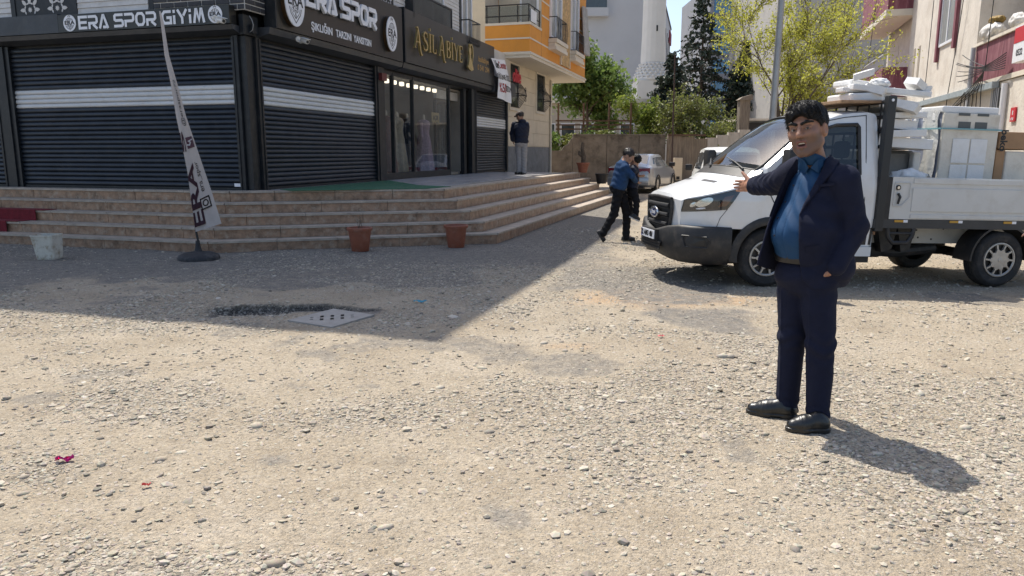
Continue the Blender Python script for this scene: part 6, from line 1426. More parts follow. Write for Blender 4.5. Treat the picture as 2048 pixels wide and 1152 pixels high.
obj('plank', MB().box(1.262, 1.285, -.01, .35, .62, 1.22), mat('plywood_edge', (.20, .11, .06), .85, var=.3, vscale=12), tr_, TF)

# ---- load
def box_thing(name, label, cat, x0, x1, y0, y1, z0, z1, m, bev=.01, group=None, rot=0.):
    c_ = ((x0 + x1) / 2, (y0 + y1) / 2, z0); mb = MB(); mb.bbox(x0, x1, y0, y1, z0, z1, bev)
    if rot: 
        T_ = Matrix.Translation(c_) @ Matrix.Rotation(rot, 4, 'Y') @ Matrix.Translation(Vector(c_) * -1); mb = place(mb, T_)
    return single(name, mb, m, label, cat, c_, TF, group)
M_FOAM = mat('polystyrene', (.74, .74, .73), .85, var=.04, vscale=9, bump=.25, bscale=120, dirt=(.6, .57, .5), dscale=5, damt=.35)
M_WRAP = mat('plastic_wrap', (.60, .60, .58), .25, var=.08, vscale=7, bump=.5, bscale=14)
fg = thing('boxed_fridge', 'large white foam-packed refrigerator standing upright on the truck bed', 'refrigerator', (2.65, .7, .8), TF)
FX0, FX1, FY0, FY1, FZ = 2.28, 3.03, .42, 1.0, 2.13
obj('carcass', MB().bbox(FX0 + .02, FX1 - .02, FY0 + .02, FY1, .803, FZ - .08, .01), mat('bluish_shade_side', (.30, .33, .42), .4, var=.12, vscale=2), fg, TF)  # bluish shade of the white side is put into the carcass colour
obj('foam_top', MB().bbox(FX0, FX1, FY0, FY1 + .02, FZ - .078, FZ, .015), M_FOAM, fg, TF)
for k in range(4): obj('foam_notch', MB().bbox(FX0 - .012, FX0 + .03, FY0 + .1 + k * .17, FY0 + .16 + k * .17, FZ - .17, FZ - .079, .008), M_FOAM, fg, TF)
obj('front_foam', MB().bbox(FX0 + .01, FX1, FY0 - .03, FY0 + .018, .81, FZ - .079, .012), mat('cream_foam', (.66, .62, .54), .8, var=.08, vscale=4, dirt=(.45, .37, .28), dscale=5, damt=.5, bump=.2), fg, TF)
for i in range(2):
    for j in range(3): obj('foam_panel', MB().bbox(FX0 + .15 + i * .24, FX0 + .37 + i * .24, FY0 - .045, FY0 - .031, .84 + j * .31, 1.13 + j * .31, .006), M_FOAM, fg, TF)
    obj('handle_slot', MB().box(FX0 + .20 + i * .22, FX0 + .36 + i * .22, FY0 - .036, FY0 - .0305, 1.87, 1.95), mat('slot_dark', (.10, .11, .11), .7), fg, TF); obj('handle_slot', MB().box(FX0 + .19 + i * .25, FX0 + .34 + i * .25, FY0 - .036, FY0 - .0305, 2.02, 2.05), mat('slot_dark', (.1, .11, .11)), fg, TF)
    for j in range(2): obj('knob_hole', MB().lathe([(.015, -.002), (.015, .002)], (FX0 + .30 + i * .14, FY0 - .047, .95 + j * .17), 10, 'Y'), M_BLACK, fg, TF)
wr = MB(); wr.grid(lambda u, v: (FX0 - .015 - .012 * math.sin(v * 20 + u * 9), FY0 + .02 + u * .30 * (1 - .4 * v) + .02 * math.sin(v * 13), FZ - .05 - v * 1.28), [i / 10 for i in range(11)], [i / 20 for i in range(21)]); obj('plastic_film', wr, M_WRAP, fg, TF, True)
obj('strap', MB().box(FX0 - .02, FX1 + .02, FY0 - .062, FY0 - .05, 1.855, 1.872), mat('teal_strap', (.16, .34, .38), .5), fg, TF); obj('strap', MB().box(FX0 - .04, FX0 - .024, FY0 - .05, FY1, 1.855, 1.872), mat('teal_strap', (.16, .34, .38)), fg, TF)
fr2 = thing('refrigerator', 'second refrigerator in grey foam behind the stacked foam slabs', 'refrigerator', (1.9, 1.1, .8), TF)
obj('carcass', MB().bbox(1.66, 2.2, .75, 1.35, .803, 1.60, .02), mat('dark_grey_panel', (.14, .145, .15), .4, var=.2, vscale=3), fr2, TF); obj('door', MB().bbox(1.7, 2.16, .70, .748, .83, 1.57, .015), mat('dark_grey_panel', (.14, .145, .15)), fr2, TF); obj('foam_corner', MB().bbox(2.1, 2.2, .60, .695, .81, 1.58, .02), M_FOAM, fr2, TF)
SL = [(1.42, 2.15, .35, 1.1, 1.62, 1.74, 2, 'thick foam slab at the bottom of the white stack behind the cab'), (1.46, 2.02, .3, 1.0, 1.745, 1.83, -3, 'foam tray lying on the thick slab in the white stack'), (1.42, 1.92, .35, 1.1, 1.84, 1.95, 4, 'notched foam block in the middle of the white stack'), (1.45, 2.0, .3, 1.05, 1.965, 2.03, -2, 'thin foam sheet under the top blocks of the white stack'), (1.40, 1.9, .35, 1.05, 2.06, 2.18, 6, 'tilted foam block near the top of the white stack')]
for k, (x0, x1, y0, y1, z0, z1, a, lab) in enumerate(SL): box_thing('foam_slab', lab, 'foam packaging', x0, x1, y0, y1, z0, z1, M_FOAM, .008, None, R(a))
box_thing('foam_slab', 'upright foam post supporting the white stack behind the cab', 'foam packaging', 1.50, 1.64, .5, .75, .803, 1.61, M_FOAM, .02); box_thing('foam_slab', 'long thin foam bar laid across the top of the white stack', 'foam packaging', 1.02, 2.02, .3, .42, 2.235, 2.30, M_FOAM, .01, None, R(3)); box_thing('foam_slab', 'broken foam block on the plank over the cab roof', 'foam packaging', 1.0, 1.42, .3, .8, 2.14, 2.235, M_FOAM, .02, None, R(-4)); box_thing('foam_slab', 'short foam plank hanging over the cab roof', 'foam packaging', .95, 1.4, .38, .55, 2.245, 2.30, M_FOAM, .01, None, R(-2)); box_thing('foam_slab', 'square foam block on top of the plank pile', 'foam packaging', 1.08, 1.5, .45, .85, 2.305, 2.38, M_FOAM, .02, None, R(5))
box_thing('wooden_board', 'long brown chipboard board lying on the cab roof and head bar', 'board', .80, 1.40, .15, 1.3, 2.105, 2.135, mat('chipboard', (.30, .19, .11), .85, var=.25, vscale=14), .004, None, R(-1.5))
rf = random.Random(4)
for k, lab in enumerate(('jagged foam shard jutting from the pile above the cab', 'broken foam corner leaning on the head bar', 'wedge of foam lying on the tilted block', 'foam offcut hanging over the dark refrigerator', 'flat foam offcut on the long thin bar', 'small foam chunk beside the white film ball')):
    cx, cy, cz = 1.15 + .17 * k, .32 + .07 * (k % 3), (2.40, 2.22, 2.20, 2.05, 2.32, 2.26)[k]; L_, W_, H_ = rf.uniform(.18, .38), rf.uniform(.12, .25), rf.uniform(.05, .1)
    T_ = Matrix.Translation((cx, cy, cz)) @ Matrix.Rotation(rf.uniform(-.5, .5), 4, 'Y') @ Matrix.Rotation(rf.uniform(-.6, .6), 4, 'Z'); P_ = [(-L_ / 2, -W_ / 2, 0), (L_ * .3, -W_ / 2, 0), (L_ / 2, 0, 0), (L_ * .2, W_ / 2, 0), (-L_ / 2, W_ * .3, 0)]
    single('foam_slab', place(MB().prism(P_, (L_ * .08, 0, H_)), T_), M_FOAM, lab, 'foam packaging', (cx, cy, cz), TF)
def crumpled(c_, r, label, seed):
    return lump('plastic_bag', c_, r, mat('white_film', (.7, .7, .69), .5, var=.06, bump=.5, bscale=25), label, 'plastic bag', seed, TF)
crumpled((1.78, .22, 1.20), (.26, .16, .11), 'crumpled white plastic film just above the truck side board', 11); crumpled((1.42, .42, 2.30), (.14, .12, .07), 'small ball of white plastic film on the foam pile', 12)
box_thing('crate', 'shallow white crate holding up the crumpled film on the truck bed', 'crate', 1.55, 2.05, .08, .38, .803, 1.195, M_FOAM, .02)
M_CARD = mat('cardboard', (.34, .205, .11), .85, var=.12, vscale=5, dirt=(.25, .15, .09), dscale=6, damt=.4)
bk_ = thing('cardboard_box', 'open-topped brown cardboard box with black lettering stacked beside the refrigerator', 'box', (3.4, .6, 1.645), TF); obj('box', MB().bbox(3.07, 3.7, .40, .95, 1.645, 1.85, .008), M_CARD, bk_, TF); obj('tape', MB().box(3.07, 3.7, .6, .7, 1.851, 1.854), mat('pale_tape', (.5, .42, .3), .5), bk_, TF)
t = text_mb('beko', .13, .002, .004); obj('lettering', place(t, Matrix.Translation((3.12, .397, 1.745)) @ Matrix.Rotation(R(90), 4, 'Y')), M_BLACK, bk_, TF)
box_thing('cardboard_box', 'plain brown cardboard box under the lettered one', 'box', 3.06, 3.185, .42, .9, .803, 1.635, M_CARD, .008); box_thing('washing_machine', 'white foam-sided appliance standing beside the plain brown box', 'appliance', 3.20, 3.8, .42, .9, .803, 1.62, mat('cream_foam', (.66, .62, .54)), .02)

# ============================================================ PARKED CARS
def car(name, label, cat, loc, heading, Ln, Wd, St, paint, glass, lampm, wheelr=.32, group=None, boot=True):
    """St: stations (x from rear, z_bottom, z_belt, z_top, half width, roof half width); local x forward from rear bumper"""
    F_ = Matrix.Translation(loc) @ Matrix.Rotation(heading, 4, 'Z'); t_ = thing(name, label, cat, (0, 0, 0), F_)
    def ring(s):
        x, zb_, zs, zt_, w, rw = s; return [(x, yy, zz) for yy, zz in ((-w * .9, zb_), (-w, zb_ + .12), (-w * 1.01, (zb_ + zs) / 2), (-w * .97, zs - .04), (-w * .94, zs), (-(w * .94 * .5 + rw * .5), (zs + zt_) / 2), (-rw, zt_ - .035), (-rw * .85, zt_), (-rw * .4, zt_ + .012), (rw * .4, zt_ + .012), (rw * .85, zt_), (rw, zt_ - .035), ((w * .94 * .5 + rw * .5), (zs + zt_) / 2), (w * .94, zs), (w * .97, zs - .04), (w * 1.01, (zb_ + zs) / 2), (w, zb_ + .12), (w * .9, zb_))]
    body = MB(); rs = [ring(s) for s in St]; body.loft(rs, closed=True, cap=True); obj('body', body, paint, t_, F_, True, 50)
    def strip(i0, i1, k0, k1, nm, m, f0=.08, f1=.92, g0=.06, g1=.94, off=.006):
        mb = MB()
        for i in range(i0, i1):
            def pt(fi, fk):
                a = Vector(rs[i][k0]).lerp(Vector(rs[i + 1][k0]), fi); b_ = Vector(rs[i][k1]).lerp(Vector(rs[i + 1][k1]), fi); return a.lerp(b_, fk)
            q = [pt(f0 if i == i0 else 0, g0), pt(f1 if i == i1 - 1 else 1, g0), pt(f1 if i == i1 - 1 else 1, g1), pt(f0 if i == i0 else 0, g1)]
            n_ = (q[1] - q[0]).cross(q[3] - q[0]); n_ = n_.normalized() if n_.length > 0 else Vector((0, 0, 1)); c0 = Vector((q[0].x, 0, .8)); n_ = n_ if n_.dot(q[0] - c0) > 0 else -n_
            mb.add([p + n_ * off for p in q], [(0, 1, 2, 3)])
        return obj(nm, mb, m, t_, F_)
    return t_, F_, rs, strip
M_SIL = mat('silver_paint', (.38, .39, .41), .3, .6, var=.04, coat=.4); M_TAIL = mat('tail_red', (.18, .012, .02), .2); M_CAR_W = mat('car_white', (.66, .66, .64), .35, coat=.3)
St = [(0, .34, .70, .78, .74, .60), (.10, .26, .92, 1.0, .84, .66), (.40, .22, .98, 1.06, .90, .62), (.62, .2, .97, 1.10, .905, .60), (1.15, .2, .95, 1.40, .91, .58), (1.7, .2, .94, 1.46, .915, .60), (2.5, .2, .93, 1.45, .915, .60), (3.0, .2, .93, 1.33, .91, .58), (3.5, .2, .92, 1.0, .90, .62), (4.2, .22, .80, .88, .87, .66), (4.62, .3, .62, .70, .74, .6)]
cpos = atz(1258, 388); HEAD = R(90 - 24)
t_, F_, rs, strip = car('parked_car', 'silver sedan parked by the concrete wall seen from behind', 'car', (cpos[0], cpos[1] + .3, 0), HEAD, 4.6, 1.83, St, M_SIL, None, None)
# rear screen, side glass, lamps, plate
def onrear(pts, x, nm, m): 
    mb = MB(); mb.prism([(x, y, z) for y, z in pts], (-.015, 0, 0)); return obj(nm, mb, m, t_, F_)
rw_ = MB(); rw_.add([(.63, -.55, 1.085), (.63, .55, 1.085), (1.12, .49, 1.405), (1.12, -.49, 1.405)], [(0, 3, 2, 1)]); rw_.v = [(v[0] - .02, v[1], v[2] + .012) for v in rw_.v]; obj('rear_window', rw_, mat('car_dark_glass', (.05, .065, .08), .08, spec=.8), t_, F_)
for s in (-1, 1):
    k0, k1 = (13, 11) if s > 0 else (4, 6)
    strip(3, 8, k0, k1, 'side_window', mat('car_dark_glass', (.05, .065, .08)), .35, .6, .12, .85, .008)
    mb = MB(); a = -1 if s < 0 else 1; mb.prism([(.02, a * .30, .78), (.085, a * .80, .76), (.10, a * .80, .95), (.05, a * .30, .93)], (-.03, 0, 0)); obj('tail_lamp', mb, M_TAIL, t_, F_)
    mb = MB(); mb.bbox(2.75, 2.95, a * .93 - .02 if a > 0 else a * 1.13, a * 1.13 if a > 0 else a * .93 + .02, .98, 1.14, .03); obj('wing_mirror', mb, M_PL, t_, F_, True)
    for xx in (.92, 3.62):
        wo = obj('wheel', MB().lathe([(.2, -.1), (.3, -.1), (.32, -.07), (.32, .07), (.3, .1), (.2, .1)], (xx, a * .82, .32), 28, 'Y', cap=False), M_TYRE, t_, F_, True); obj('rim', MB().lathe([(0, -.09), (.08, -.1), (.2, -.085), (.2, .085), (.08, .1), (0, .09)], (xx, a * .82, .32), 18, 'Y'), M_RIM, wo, F_, True); obj('wheel_arch', MB().tube([(xx + .36 * math.cos(q), a * .925, .32 + .36 * math.sin(q)) for q in [math.pi * k / 12 for k in range(13)]], .02, 6), M_PL, t_, F_, True)
obj('number_plate', MB().box(-.03, .0, -.26, .26, .60, .71), M_WHITE, t_, F_); obj('rear_bumper', MB().bbox(-.06, .15, -.80, .80, .30, .60, .05), M_SIL, t_, F_, True); obj('diffuser', MB().bbox(-.05, .15, -.62, .62, .20, .30, .03), M_PL, t_, F_); obj('boot_seam', MB().tube([(.015, -.55, .93), (-.01, -.5, .70), (-.01, .5, .70), (.015, .55, .93)], .006, 5), M_PL, t_, F_)
St2 = [(0, .40, .95, 1.05, .76, .66), (.08, .30, 1.0, 1.52, .84, .64), (.30, .25, 1.0, 1.62, .87, .66), (1.5, .24, 1.0, 1.66, .88, .67), (2.6, .24, 1.0, 1.62, .88, .66), (3.2, .24, .98, 1.10, .87, .68), (3.9, .28, .85, .95, .82, .66), (4.05, .36, .6, .7, .72, .6)]
t_, F_, rs, strip = car('parked_van', 'white van parked in the street behind the truck bonnet', 'van', (5.75, 19.6, 0), R(90 - 10), 4.1, 1.75, St2, M_CAR_W, None, None)
rw_ = MB(); rw_.add([(.0, -.62, 1.07), (.0, .62, 1.07), (.055, .57, 1.46), (.055, -.57, 1.46)], [(0, 3, 2, 1)]); rw_.v = [(v[0] - .012, v[1], v[2]) for v in rw_.v]; obj('rear_window', rw_, mat('car_dark_glass', (.05, .065, .08)), t_, F_)
for s in (-1, 1):
    k0, k1 = (13, 11) if s > 0 else (4, 6); strip(2, 5, k0, k1, 'side_window', mat('car_dark_glass', (.05, .065, .08)), .1, .7, .12, .85, .008); a = s
    mb = MB(); mb.box(-.02, .03, a * .70 - .06, a * .70 + .06, .6, 1.0); obj('tail_lamp', mb, M_TAIL, t_, F_)
    for xx in (.75, 3.25):
        wo = obj('wheel', MB().lathe([(.18, -.1), (.29, -.1), (.31, -.07), (.31, .07), (.29, .1), (.18, .1)], (xx, a * .78, .31), 26, 'Y', cap=False), M_TYRE, t_, F_, True); obj('rim', MB().lathe([(0, -.09), (.18, -.085), (.18, .085), (0, .09)], (xx, a * .78, .31), 18, 'Y'), M_RIM, wo, F_, True)
    mb = MB(); mb.bbox(2.6, 2.75, a * .88 if a > 0 else a * 1.08, a * 1.08 if a > 0 else a * .88, 1.0, 1.18, .03); obj('wing_mirror', mb, M_PL, t_, F_, True)
# ============================================================ PEOPLE
def skin_mat(name, base):
    m = bpy.data.materials.new(name); m.use_nodes = True; N = m.node_tree.nodes; L = m.node_tree.links; p = N['Principled BSDF']
    at = N.new('ShaderNodeVertexColor'); at.layer_name = 'tone'; L.new(at.outputs[0], p.inputs['Base Color']); p.inputs['Roughness'].default_value = .5
    p.inputs['Subsurface Weight'].default_value = .08; p.inputs['Subsurface Radius'].default_value = (.01, .004, .002)
    return m
def set_tone(o, fn):
    me = o.data; v = np.empty(len(me.vertices) * 3, np.float32); me.vertices.foreach_get('co', v); v = v.reshape(-1, 3); M = np.array(rootm(o)); v = v @ M[:3, :3].T + M[:3, 3]
    c = fn(v.astype(np.float32)); ca = me.color_attributes.new('tone', 'FLOAT_COLOR', 'POINT'); ca.data.foreach_set('color', np.concatenate([c, np.ones((len(c), 1))], 1).astype(np.float32).ravel())
def frame_of(f, roll=0.):
    f = np.array(f, float); f /= np.linalg.norm(f); l = np.cross([0, 0, 1.], f); l /= np.linalg.norm(l); u = np.cross(f, l)
    if roll: l, u = l * math.cos(roll) + u * math.sin(roll), u * math.cos(roll) - l * math.sin(roll)
    return np.stack([l, f, u], 1).astype(np.float32)      # columns: left, forward, up
def cloth_mat(name, col, var=.12, fine=.25, fscale=350, rough=.9): return mat(name, col, rough, var=var, vscale=18, bump=fine, bscale=fscale, spec=.2)
def head_sdf(P, c, Fm, k=1.):
    q = (P - np.asarray(c, np.float32)) @ Fm / k; ax = np.abs(q[..., 0:1]); m = np.concatenate([ax, q[..., 1:]], -1)      # mirrored
    d = ellp(m, (0, -.015, .03), (.080, .098, .095))
    d = smin(d, ellp(m, (0, .012, -.035), (.069, .080, .085)), .03); d = smin(d, rcone(m, (.05, .0, -.06), (.012, .066, -.102), .024, .022), .025); d = smin(d, ellp(m, (.04, .058, -.018), (.028, .03, .026)), .02)
    d = smin(d, rcone(m, (0, .084, .036), (.048, .070, .036), .013, .012), .014)
    d = smax(d, -ellp(m, (.033, .102, .012), (.019, .018, .012)), .008)
    d = smin(d, rcone(m, (0, .086, .026), (0, .110, -.020), .009, .0145), .009); d = smin(d, rcone(m, (.012, .096, -.024), (.013, .093, -.024), .010, .010), .008)
    d = smin(d, rcone(m, (0, .091, -.0485), (.027, .078, -.054), .0075, .005), .006); d = smin(d, rcone(m, (0, .088, -.0775), (.021, .078, -.071), .0085, .006), .006); d = smax(d, -ellp(m, (0, .096, -.0625), (.025, .022, .0092)), .003)
    d = smin(d, rcone(m, (.020, .0865, .0165), (.047, .079, .0150), .0066, .006), .004); d = smin(d, rcone(m, (.020, .086, -.0005), (.046, .079, .0015), .0062, .006), .004)
    d = d + .0011 * np.sin(q[..., 2] * 520) * np.exp(-((q[..., 2] - .062) / .016) ** 2) * (q[..., 1] > .05); d = smax(d, -rcone(m, (.021, .096, -.026), (.036, .082, -.062), .0028, .0035), .006)
    ear = np.maximum(ellp(m, (.082, -.006, -.004), (.013, .026, .035)), -ellp(m, (.094, .002, -.002), (.008, .014, .020))); d = smin(d, ear, .008)
    return d * k
def hand_parts(P, w, d, up, nrm, k=1., curl=.25, spread=.12, flat=1.):
    """palm, five fingers; d along the hand, up towards the thumb, nrm palm normal"""
    w = np.array(w); d = np.array(d) / np.linalg.norm(d); up = np.array(up, float); up -= d * (up @ d); up /= np.linalg.norm(up); nrm = np.array(np.cross(d, up)) * (1 if np.dot(np.cross(d, up), nrm) > 0 else -1)
    Fm = np.stack([d, up, nrm], 1).astype(np.float32); r = ellp(P, w + d * .05 * k, (.058 * k, .041 * k, .017 * k), Fm)
    ln = [.072, .080, .075, .058]
    for i in range(4):
        o = .030 - .020 * i; a = w + (d * (.088 - .004 * abs(i - 1.3)) + up * o) * k; dd = d + up * spread * (1.2 - .9 * i); dd = dd / np.linalg.norm(dd); L_ = ln[i] * k; b = a + dd * L_ * .45; d2 = dd + nrm * curl; d2 /= np.linalg.norm(d2); c_ = b + d2 * L_ * .32; d3 = dd + nrm * curl * 2.2; d3 /= np.linalg.norm(d3); e = c_ + d3 * L_ * .25
        f_ = np.minimum(np.minimum(rcone(P, a - dd * .02 * k, b, .0098 * k, .0092 * k), rcone(P, b, c_, .0092 * k, .0085 * k)), rcone(P, c_, e, .0085 * k, .0072 * k)); r = smin(r, f_, .006)
    a = w + (d * .03 + up * .032) * k; b = w + (d * .062 + up * .066 + nrm * .008) * k; c_ = w + (d * .085 + up * .088 + nrm * .012) * k
    r = smin(r, np.minimum(rcone(P, a, b, .016 * k, .012 * k), rcone(P, b, c_, .0115 * k, .009 * k)), .012); return r
# ------------------------------------------------------------ the man in the suit
def Q(px, py, dy): return aty(px, py, 4.08 + dy)
man = thing('person', 'man in navy suit and blue shirt pointing with an outstretched arm', 'person', (1.6, 4.07, 0))
BFw = np.array([-.80, -.60, 0.]); Bm = frame_of(BFw); CAMP = np.array([0, 0, CAMH], np.float32)
shL, elL, wrL = Q(1688, 361, -.15), Q(1710, 457, -.15), Q(1672, 534, -.19)
shR, elR, wrR = Q(1596, 340, .17), Q(1549, 367, .40), Q(1509, 371, .60)
hipR, knR, anR = Q(1590, 562, .07), Q(1585, 672, .06), Q(1577, 812, .09)
hipL, knL, anL = Q(1636, 565, -.06), Q(1641, 690, -.09), Q(1640, 836, -.11)
headc = Q(1614, 262, -.04); Hm = frame_of((-.66, -.75, -.03), R(8)); HK = 1.10
neck0 = Q(1628, 318, .0); neck1 = Q(1636, 352, .05)
chest = Q(1637, 402, .02); belly = Q(1613, 468, .0) + BFw * .035; low = Q(1613, 508, .0); pelv = Q(1611, 548, .0)
HDIR = np.array([-.36, .93, -.05])
def man_body(P):
    d = head_sdf(P, headc, Hm, HK); d = smin(d, rcone(P, headc + Hm @ np.array([0, -.02, -.06]) * 1., neck1, .058, .064), .02)
    d = smin(d, rcone(P, neck1, chest, .07, .12), .03); d = smin(d, rcone(P, chest, pelv, .115, .10), .03)
    for a, b, c_ in ((shL, elL, wrL), (shR, elR, wrR)): d = smin(d, rcone(P, neck1 * .4 + a * .6, a, .045, .045), .03); d = np.minimum(d, rcone(P, a, b, .045, .038)); d = np.minimum(d, rcone(P, b, c_, .038, .028))
    for a, b, c_ in ((hipL, knL, anL), (hipR, knR, anR)): d = smin(d, rcone(P, a, b, .068, .05), .02); d = np.minimum(d, rcone(P, b, c_, .05, .038))
    d = smin(d, rcone(P, wrR, wrR + HDIR * .05, .028, .03), .015)
    d = smin(d, hand_parts(P, wrR + HDIR * .025, HDIR, (0.05, -.1, 1), (-.6, -.8, 0), .95, .3, .03), .012)
    d = smin(d, hand_parts(P, wrL, Q(1655, 585, -.06) - wrL, (-.8, -.5, .3), (-.5, .8, 0), 1., .4, .03), .012)
    return d
mb_ = sdf_obj('body', man_body, (1.15, 3.55, .05), (2.25, 5.05, 1.83), .004, skin_mat('tanned_skin', None), man)
def man_tone(v):
    q = (v - headc.astype(np.float32)) @ Hm / HK; x, y, z = np.abs(q[:, 0]), q[:, 1], q[:, 2]; n = (.5 + .5 * wob(v, 160, 3, 7))[:, None]
    c = np.tile(np.array([.32, .165, .105]), (len(v), 1)) * (.9 + .2 * n)
    hd = (z > -.15) & (np.linalg.norm(q, axis=1) < .19)
    st = sstep(-.02, -.05, z - .25 * x) * sstep(.0, .03, y) * hd; st = np.maximum(st, hd * sstep(.0, .012, y - .07) * sstep(-.026, -.034, z) * sstep(.04, .03, x) * sstep(-.052, -.046, z))
    c = c * (1 - .62 * st[:, None]) + np.array([.04, .033, .032]) * (.62 * st[:, None])
    lip = hd * sstep(.026, .02, x) * sstep(.072, .08, y) * sstep(-.082, -.077, z) * sstep(-.042, -.047, z); c = c * (1 - .6 * lip[:, None]) + np.array([.26, .085, .07]) * (.6 * lip[:, None])
    ey = hd * np.exp(-(((x - .033) / .024) ** 2 + ((z - .006) / .016) ** 2)) * (y > .04); c *= (1 - .5 * ey)[:, None]
    mo = hd * sstep(.02, .014, x) * sstep(.010, .006, np.abs(z + .0635)) * (y > .06); c = c * (1 - .8 * mo[:, None]) + np.array([.05, .015, .015]) * (.8 * mo[:, None])
    hand = np.linalg.norm(v - wrR.astype(np.float32), axis=1) < .3; c[hand] = c[hand] * np.array([1.15, 1.1, 1.1]); return c
set_tone(mb_, man_tone)
def hp(x, y, z): return headc + Hm @ (np.array([x, y, z]) * HK)
M_HAIR = mat('black_hair', (.006, .0055, .0055), .42, var=.5, vscale=160, bump=.35, bscale=260, spec=.25)
def hair(P):
    q = (P - headc.astype(np.float32)) @ Hm / HK; m = np.concatenate([np.abs(q[..., 0:1]), q[..., 1:]], -1)
    d = smin(ellp(m, (0, -.016, .042), (.092, .108, .099)), ellp(m, (0, .030, .088), (.070, .070, .050)), .02)
    d = d + .0055 * np.sin(q[..., 0] * 190 + 9 * np.sin(q[..., 1] * 38 + 1) + q[..., 2] * 90) * np.clip(q[..., 2] * 14, 0.15, 1) + .0065 * wob(q, 130, 5, 6) * np.clip(q[..., 2] * 12, .2, 1)
    cut = ellp(m, (0, .112, -.018), (.066, .088, .096)); cut = np.minimum(cut, ellp(m, (.06, .065, -.03), (.05, .052, .075))); d = smax(d, -cut, .008)
    ear = ellp(m, (.085, .004, -.012), (.03, .024, .038)); d = smax(d, -ear, .006); low_ = -(m[..., 2] + .045 + .5 * np.clip(m[..., 1] + .02, -.02, .1)); return smax(d, low_, .01) * HK
hr = sdf_obj('hair', hair, headc - .17, headc + .19, .003, M_HAIR, man)
def strands(o, n, seed, length, width, Fm, c, k, m):
    me = o.data; v = np.empty(len(me.vertices) * 3, np.float32); me.vertices.foreach_get('co', v); v = v.reshape(-1, 3); nr = np.empty(len(me.vertices) * 3, np.float32); me.vertices.foreach_get('normal', nr); nr = nr.reshape(-1, 3)
    T_ = rootm(o).translation; q = (v + np.array(T_) - np.asarray(c)) @ Fm / k; rg = np.random.default_rng(seed); ok = np.where((q[:, 2] > -.02))[0]; ix = rg.choice(ok, n); P = v[ix]; N_ = nr[ix]; q = q[ix]
    comb = np.stack([-.55 + rg.normal(0, .35, n), .75 + rg.normal(0, .3, n), -.35 - 1.4 * np.clip(.05 - q[:, 2], 0, .1) * 8 + rg.normal(0, .25, n)], 1) @ Fm.T; tg = comb - N_ * (comb * N_).sum(1)[:, None]; tg /= np.maximum(1e-5, np.linalg.norm(tg, axis=1)[:, None]); L_ = (length * rg.uniform(.6, 1.3, n))[:, None]; w = np.cross(tg, N_) * width
    V = np.stack([P - w, P + w, P + tg * L_ * .55 + N_ * .0025 + w * .7, P + tg * L_ * .55 + N_ * .0025 - w * .7, P + tg * L_ + N_ * rg.uniform(-.003, .003, (n, 1))], 1).reshape(-1, 3); b = np.arange(n) * 5
    F3 = np.concatenate([np.stack([b, b + 1, b + 2], 1), np.stack([b, b + 2, b + 3], 1), np.stack([b + 3, b + 2, b + 4], 1)]); s_ = bpy.data.objects.new('hair_strands', np_mesh('hair_strands', V, F3, m, False)); COL.objects.link(s_); s_.parent = o; tag(s_, kind='stuff'); return s_
strands(hr, 4200, 3, .020, .0011, Hm, headc, HK, mat('hair_strand', (.012, .011, .011), .5, spec=.35))
for s in (-1, 1):
    sdf_obj('eyebrow', lambda P, s=s: smin(rcone(P, hp(s * .013, .096, .031), hp(s * .034, .095, .040), .0075, .0082), rcone(P, hp(s * .034, .095, .040), hp(s * .060, .076, .036), .0082, .004), .004) + .001 * wob(P, 900, 2), hp(0, .09, .04) - .09, hp(0, .09, .04) + .09, .002, M_HAIR, man)
    e_ = single('eye', MB().add([tuple(hp(s * .033, .0785, .0085) + .0118 * np.array([math.cos(a) * math.cos(b), math.sin(a) * math.cos(b), math.sin(b)])) for b in [(-.5 + j / 8) * math.pi for j in range(9)] for a in [2 * math.pi * i / 12 for i in range(12)]], [(j * 12 + i, j * 12 + (i + 1) % 12, (j + 1) * 12 + (i + 1) % 12, (j + 1) * 12 + i) for j in range(8) for i in range(12)]), mat('eye_white', (.40, .37, .34), .25), None, None); 
    me_ = e_.data; bpy.data.objects.remove(e_); e_ = bpy.data.objects.new('eye', me_); COL.objects.link(e_); e_.parent = man; e_.matrix_parent_inverse = rootm(man).inverted()
    c0 = hp(s * .033 + .0035, .0882, .0085); ir = MB(); ir.lathe([(0, -.003), (.0056, -.001), (.0058, .003), (0, .004)], (0, 0, 0), 12, 'Y'); T_ = Matrix.Translation(c0) @ Matrix(((Hm[0, 0], Hm[0, 1], Hm[0, 2], 0), (Hm[1, 0], Hm[1, 1], Hm[1, 2], 0), (Hm[2, 0], Hm[2, 1], Hm[2, 2], 0), (0, 0, 0, 1))); obj('iris', place(ir, T_), mat('brown_iris', (.02, .01, .006), .15), e_ if False else man)
tm_ = MB(); tm_.bbox(-.017, .017, .0, .006, -.004, .004, .002); obj('teeth', place(tm_, Matrix.Translation(hp(0, .077, -.0575)) @ T_.to_3x3().to_4x4()), mat('teeth', (.6, .56, .48), .3), man)
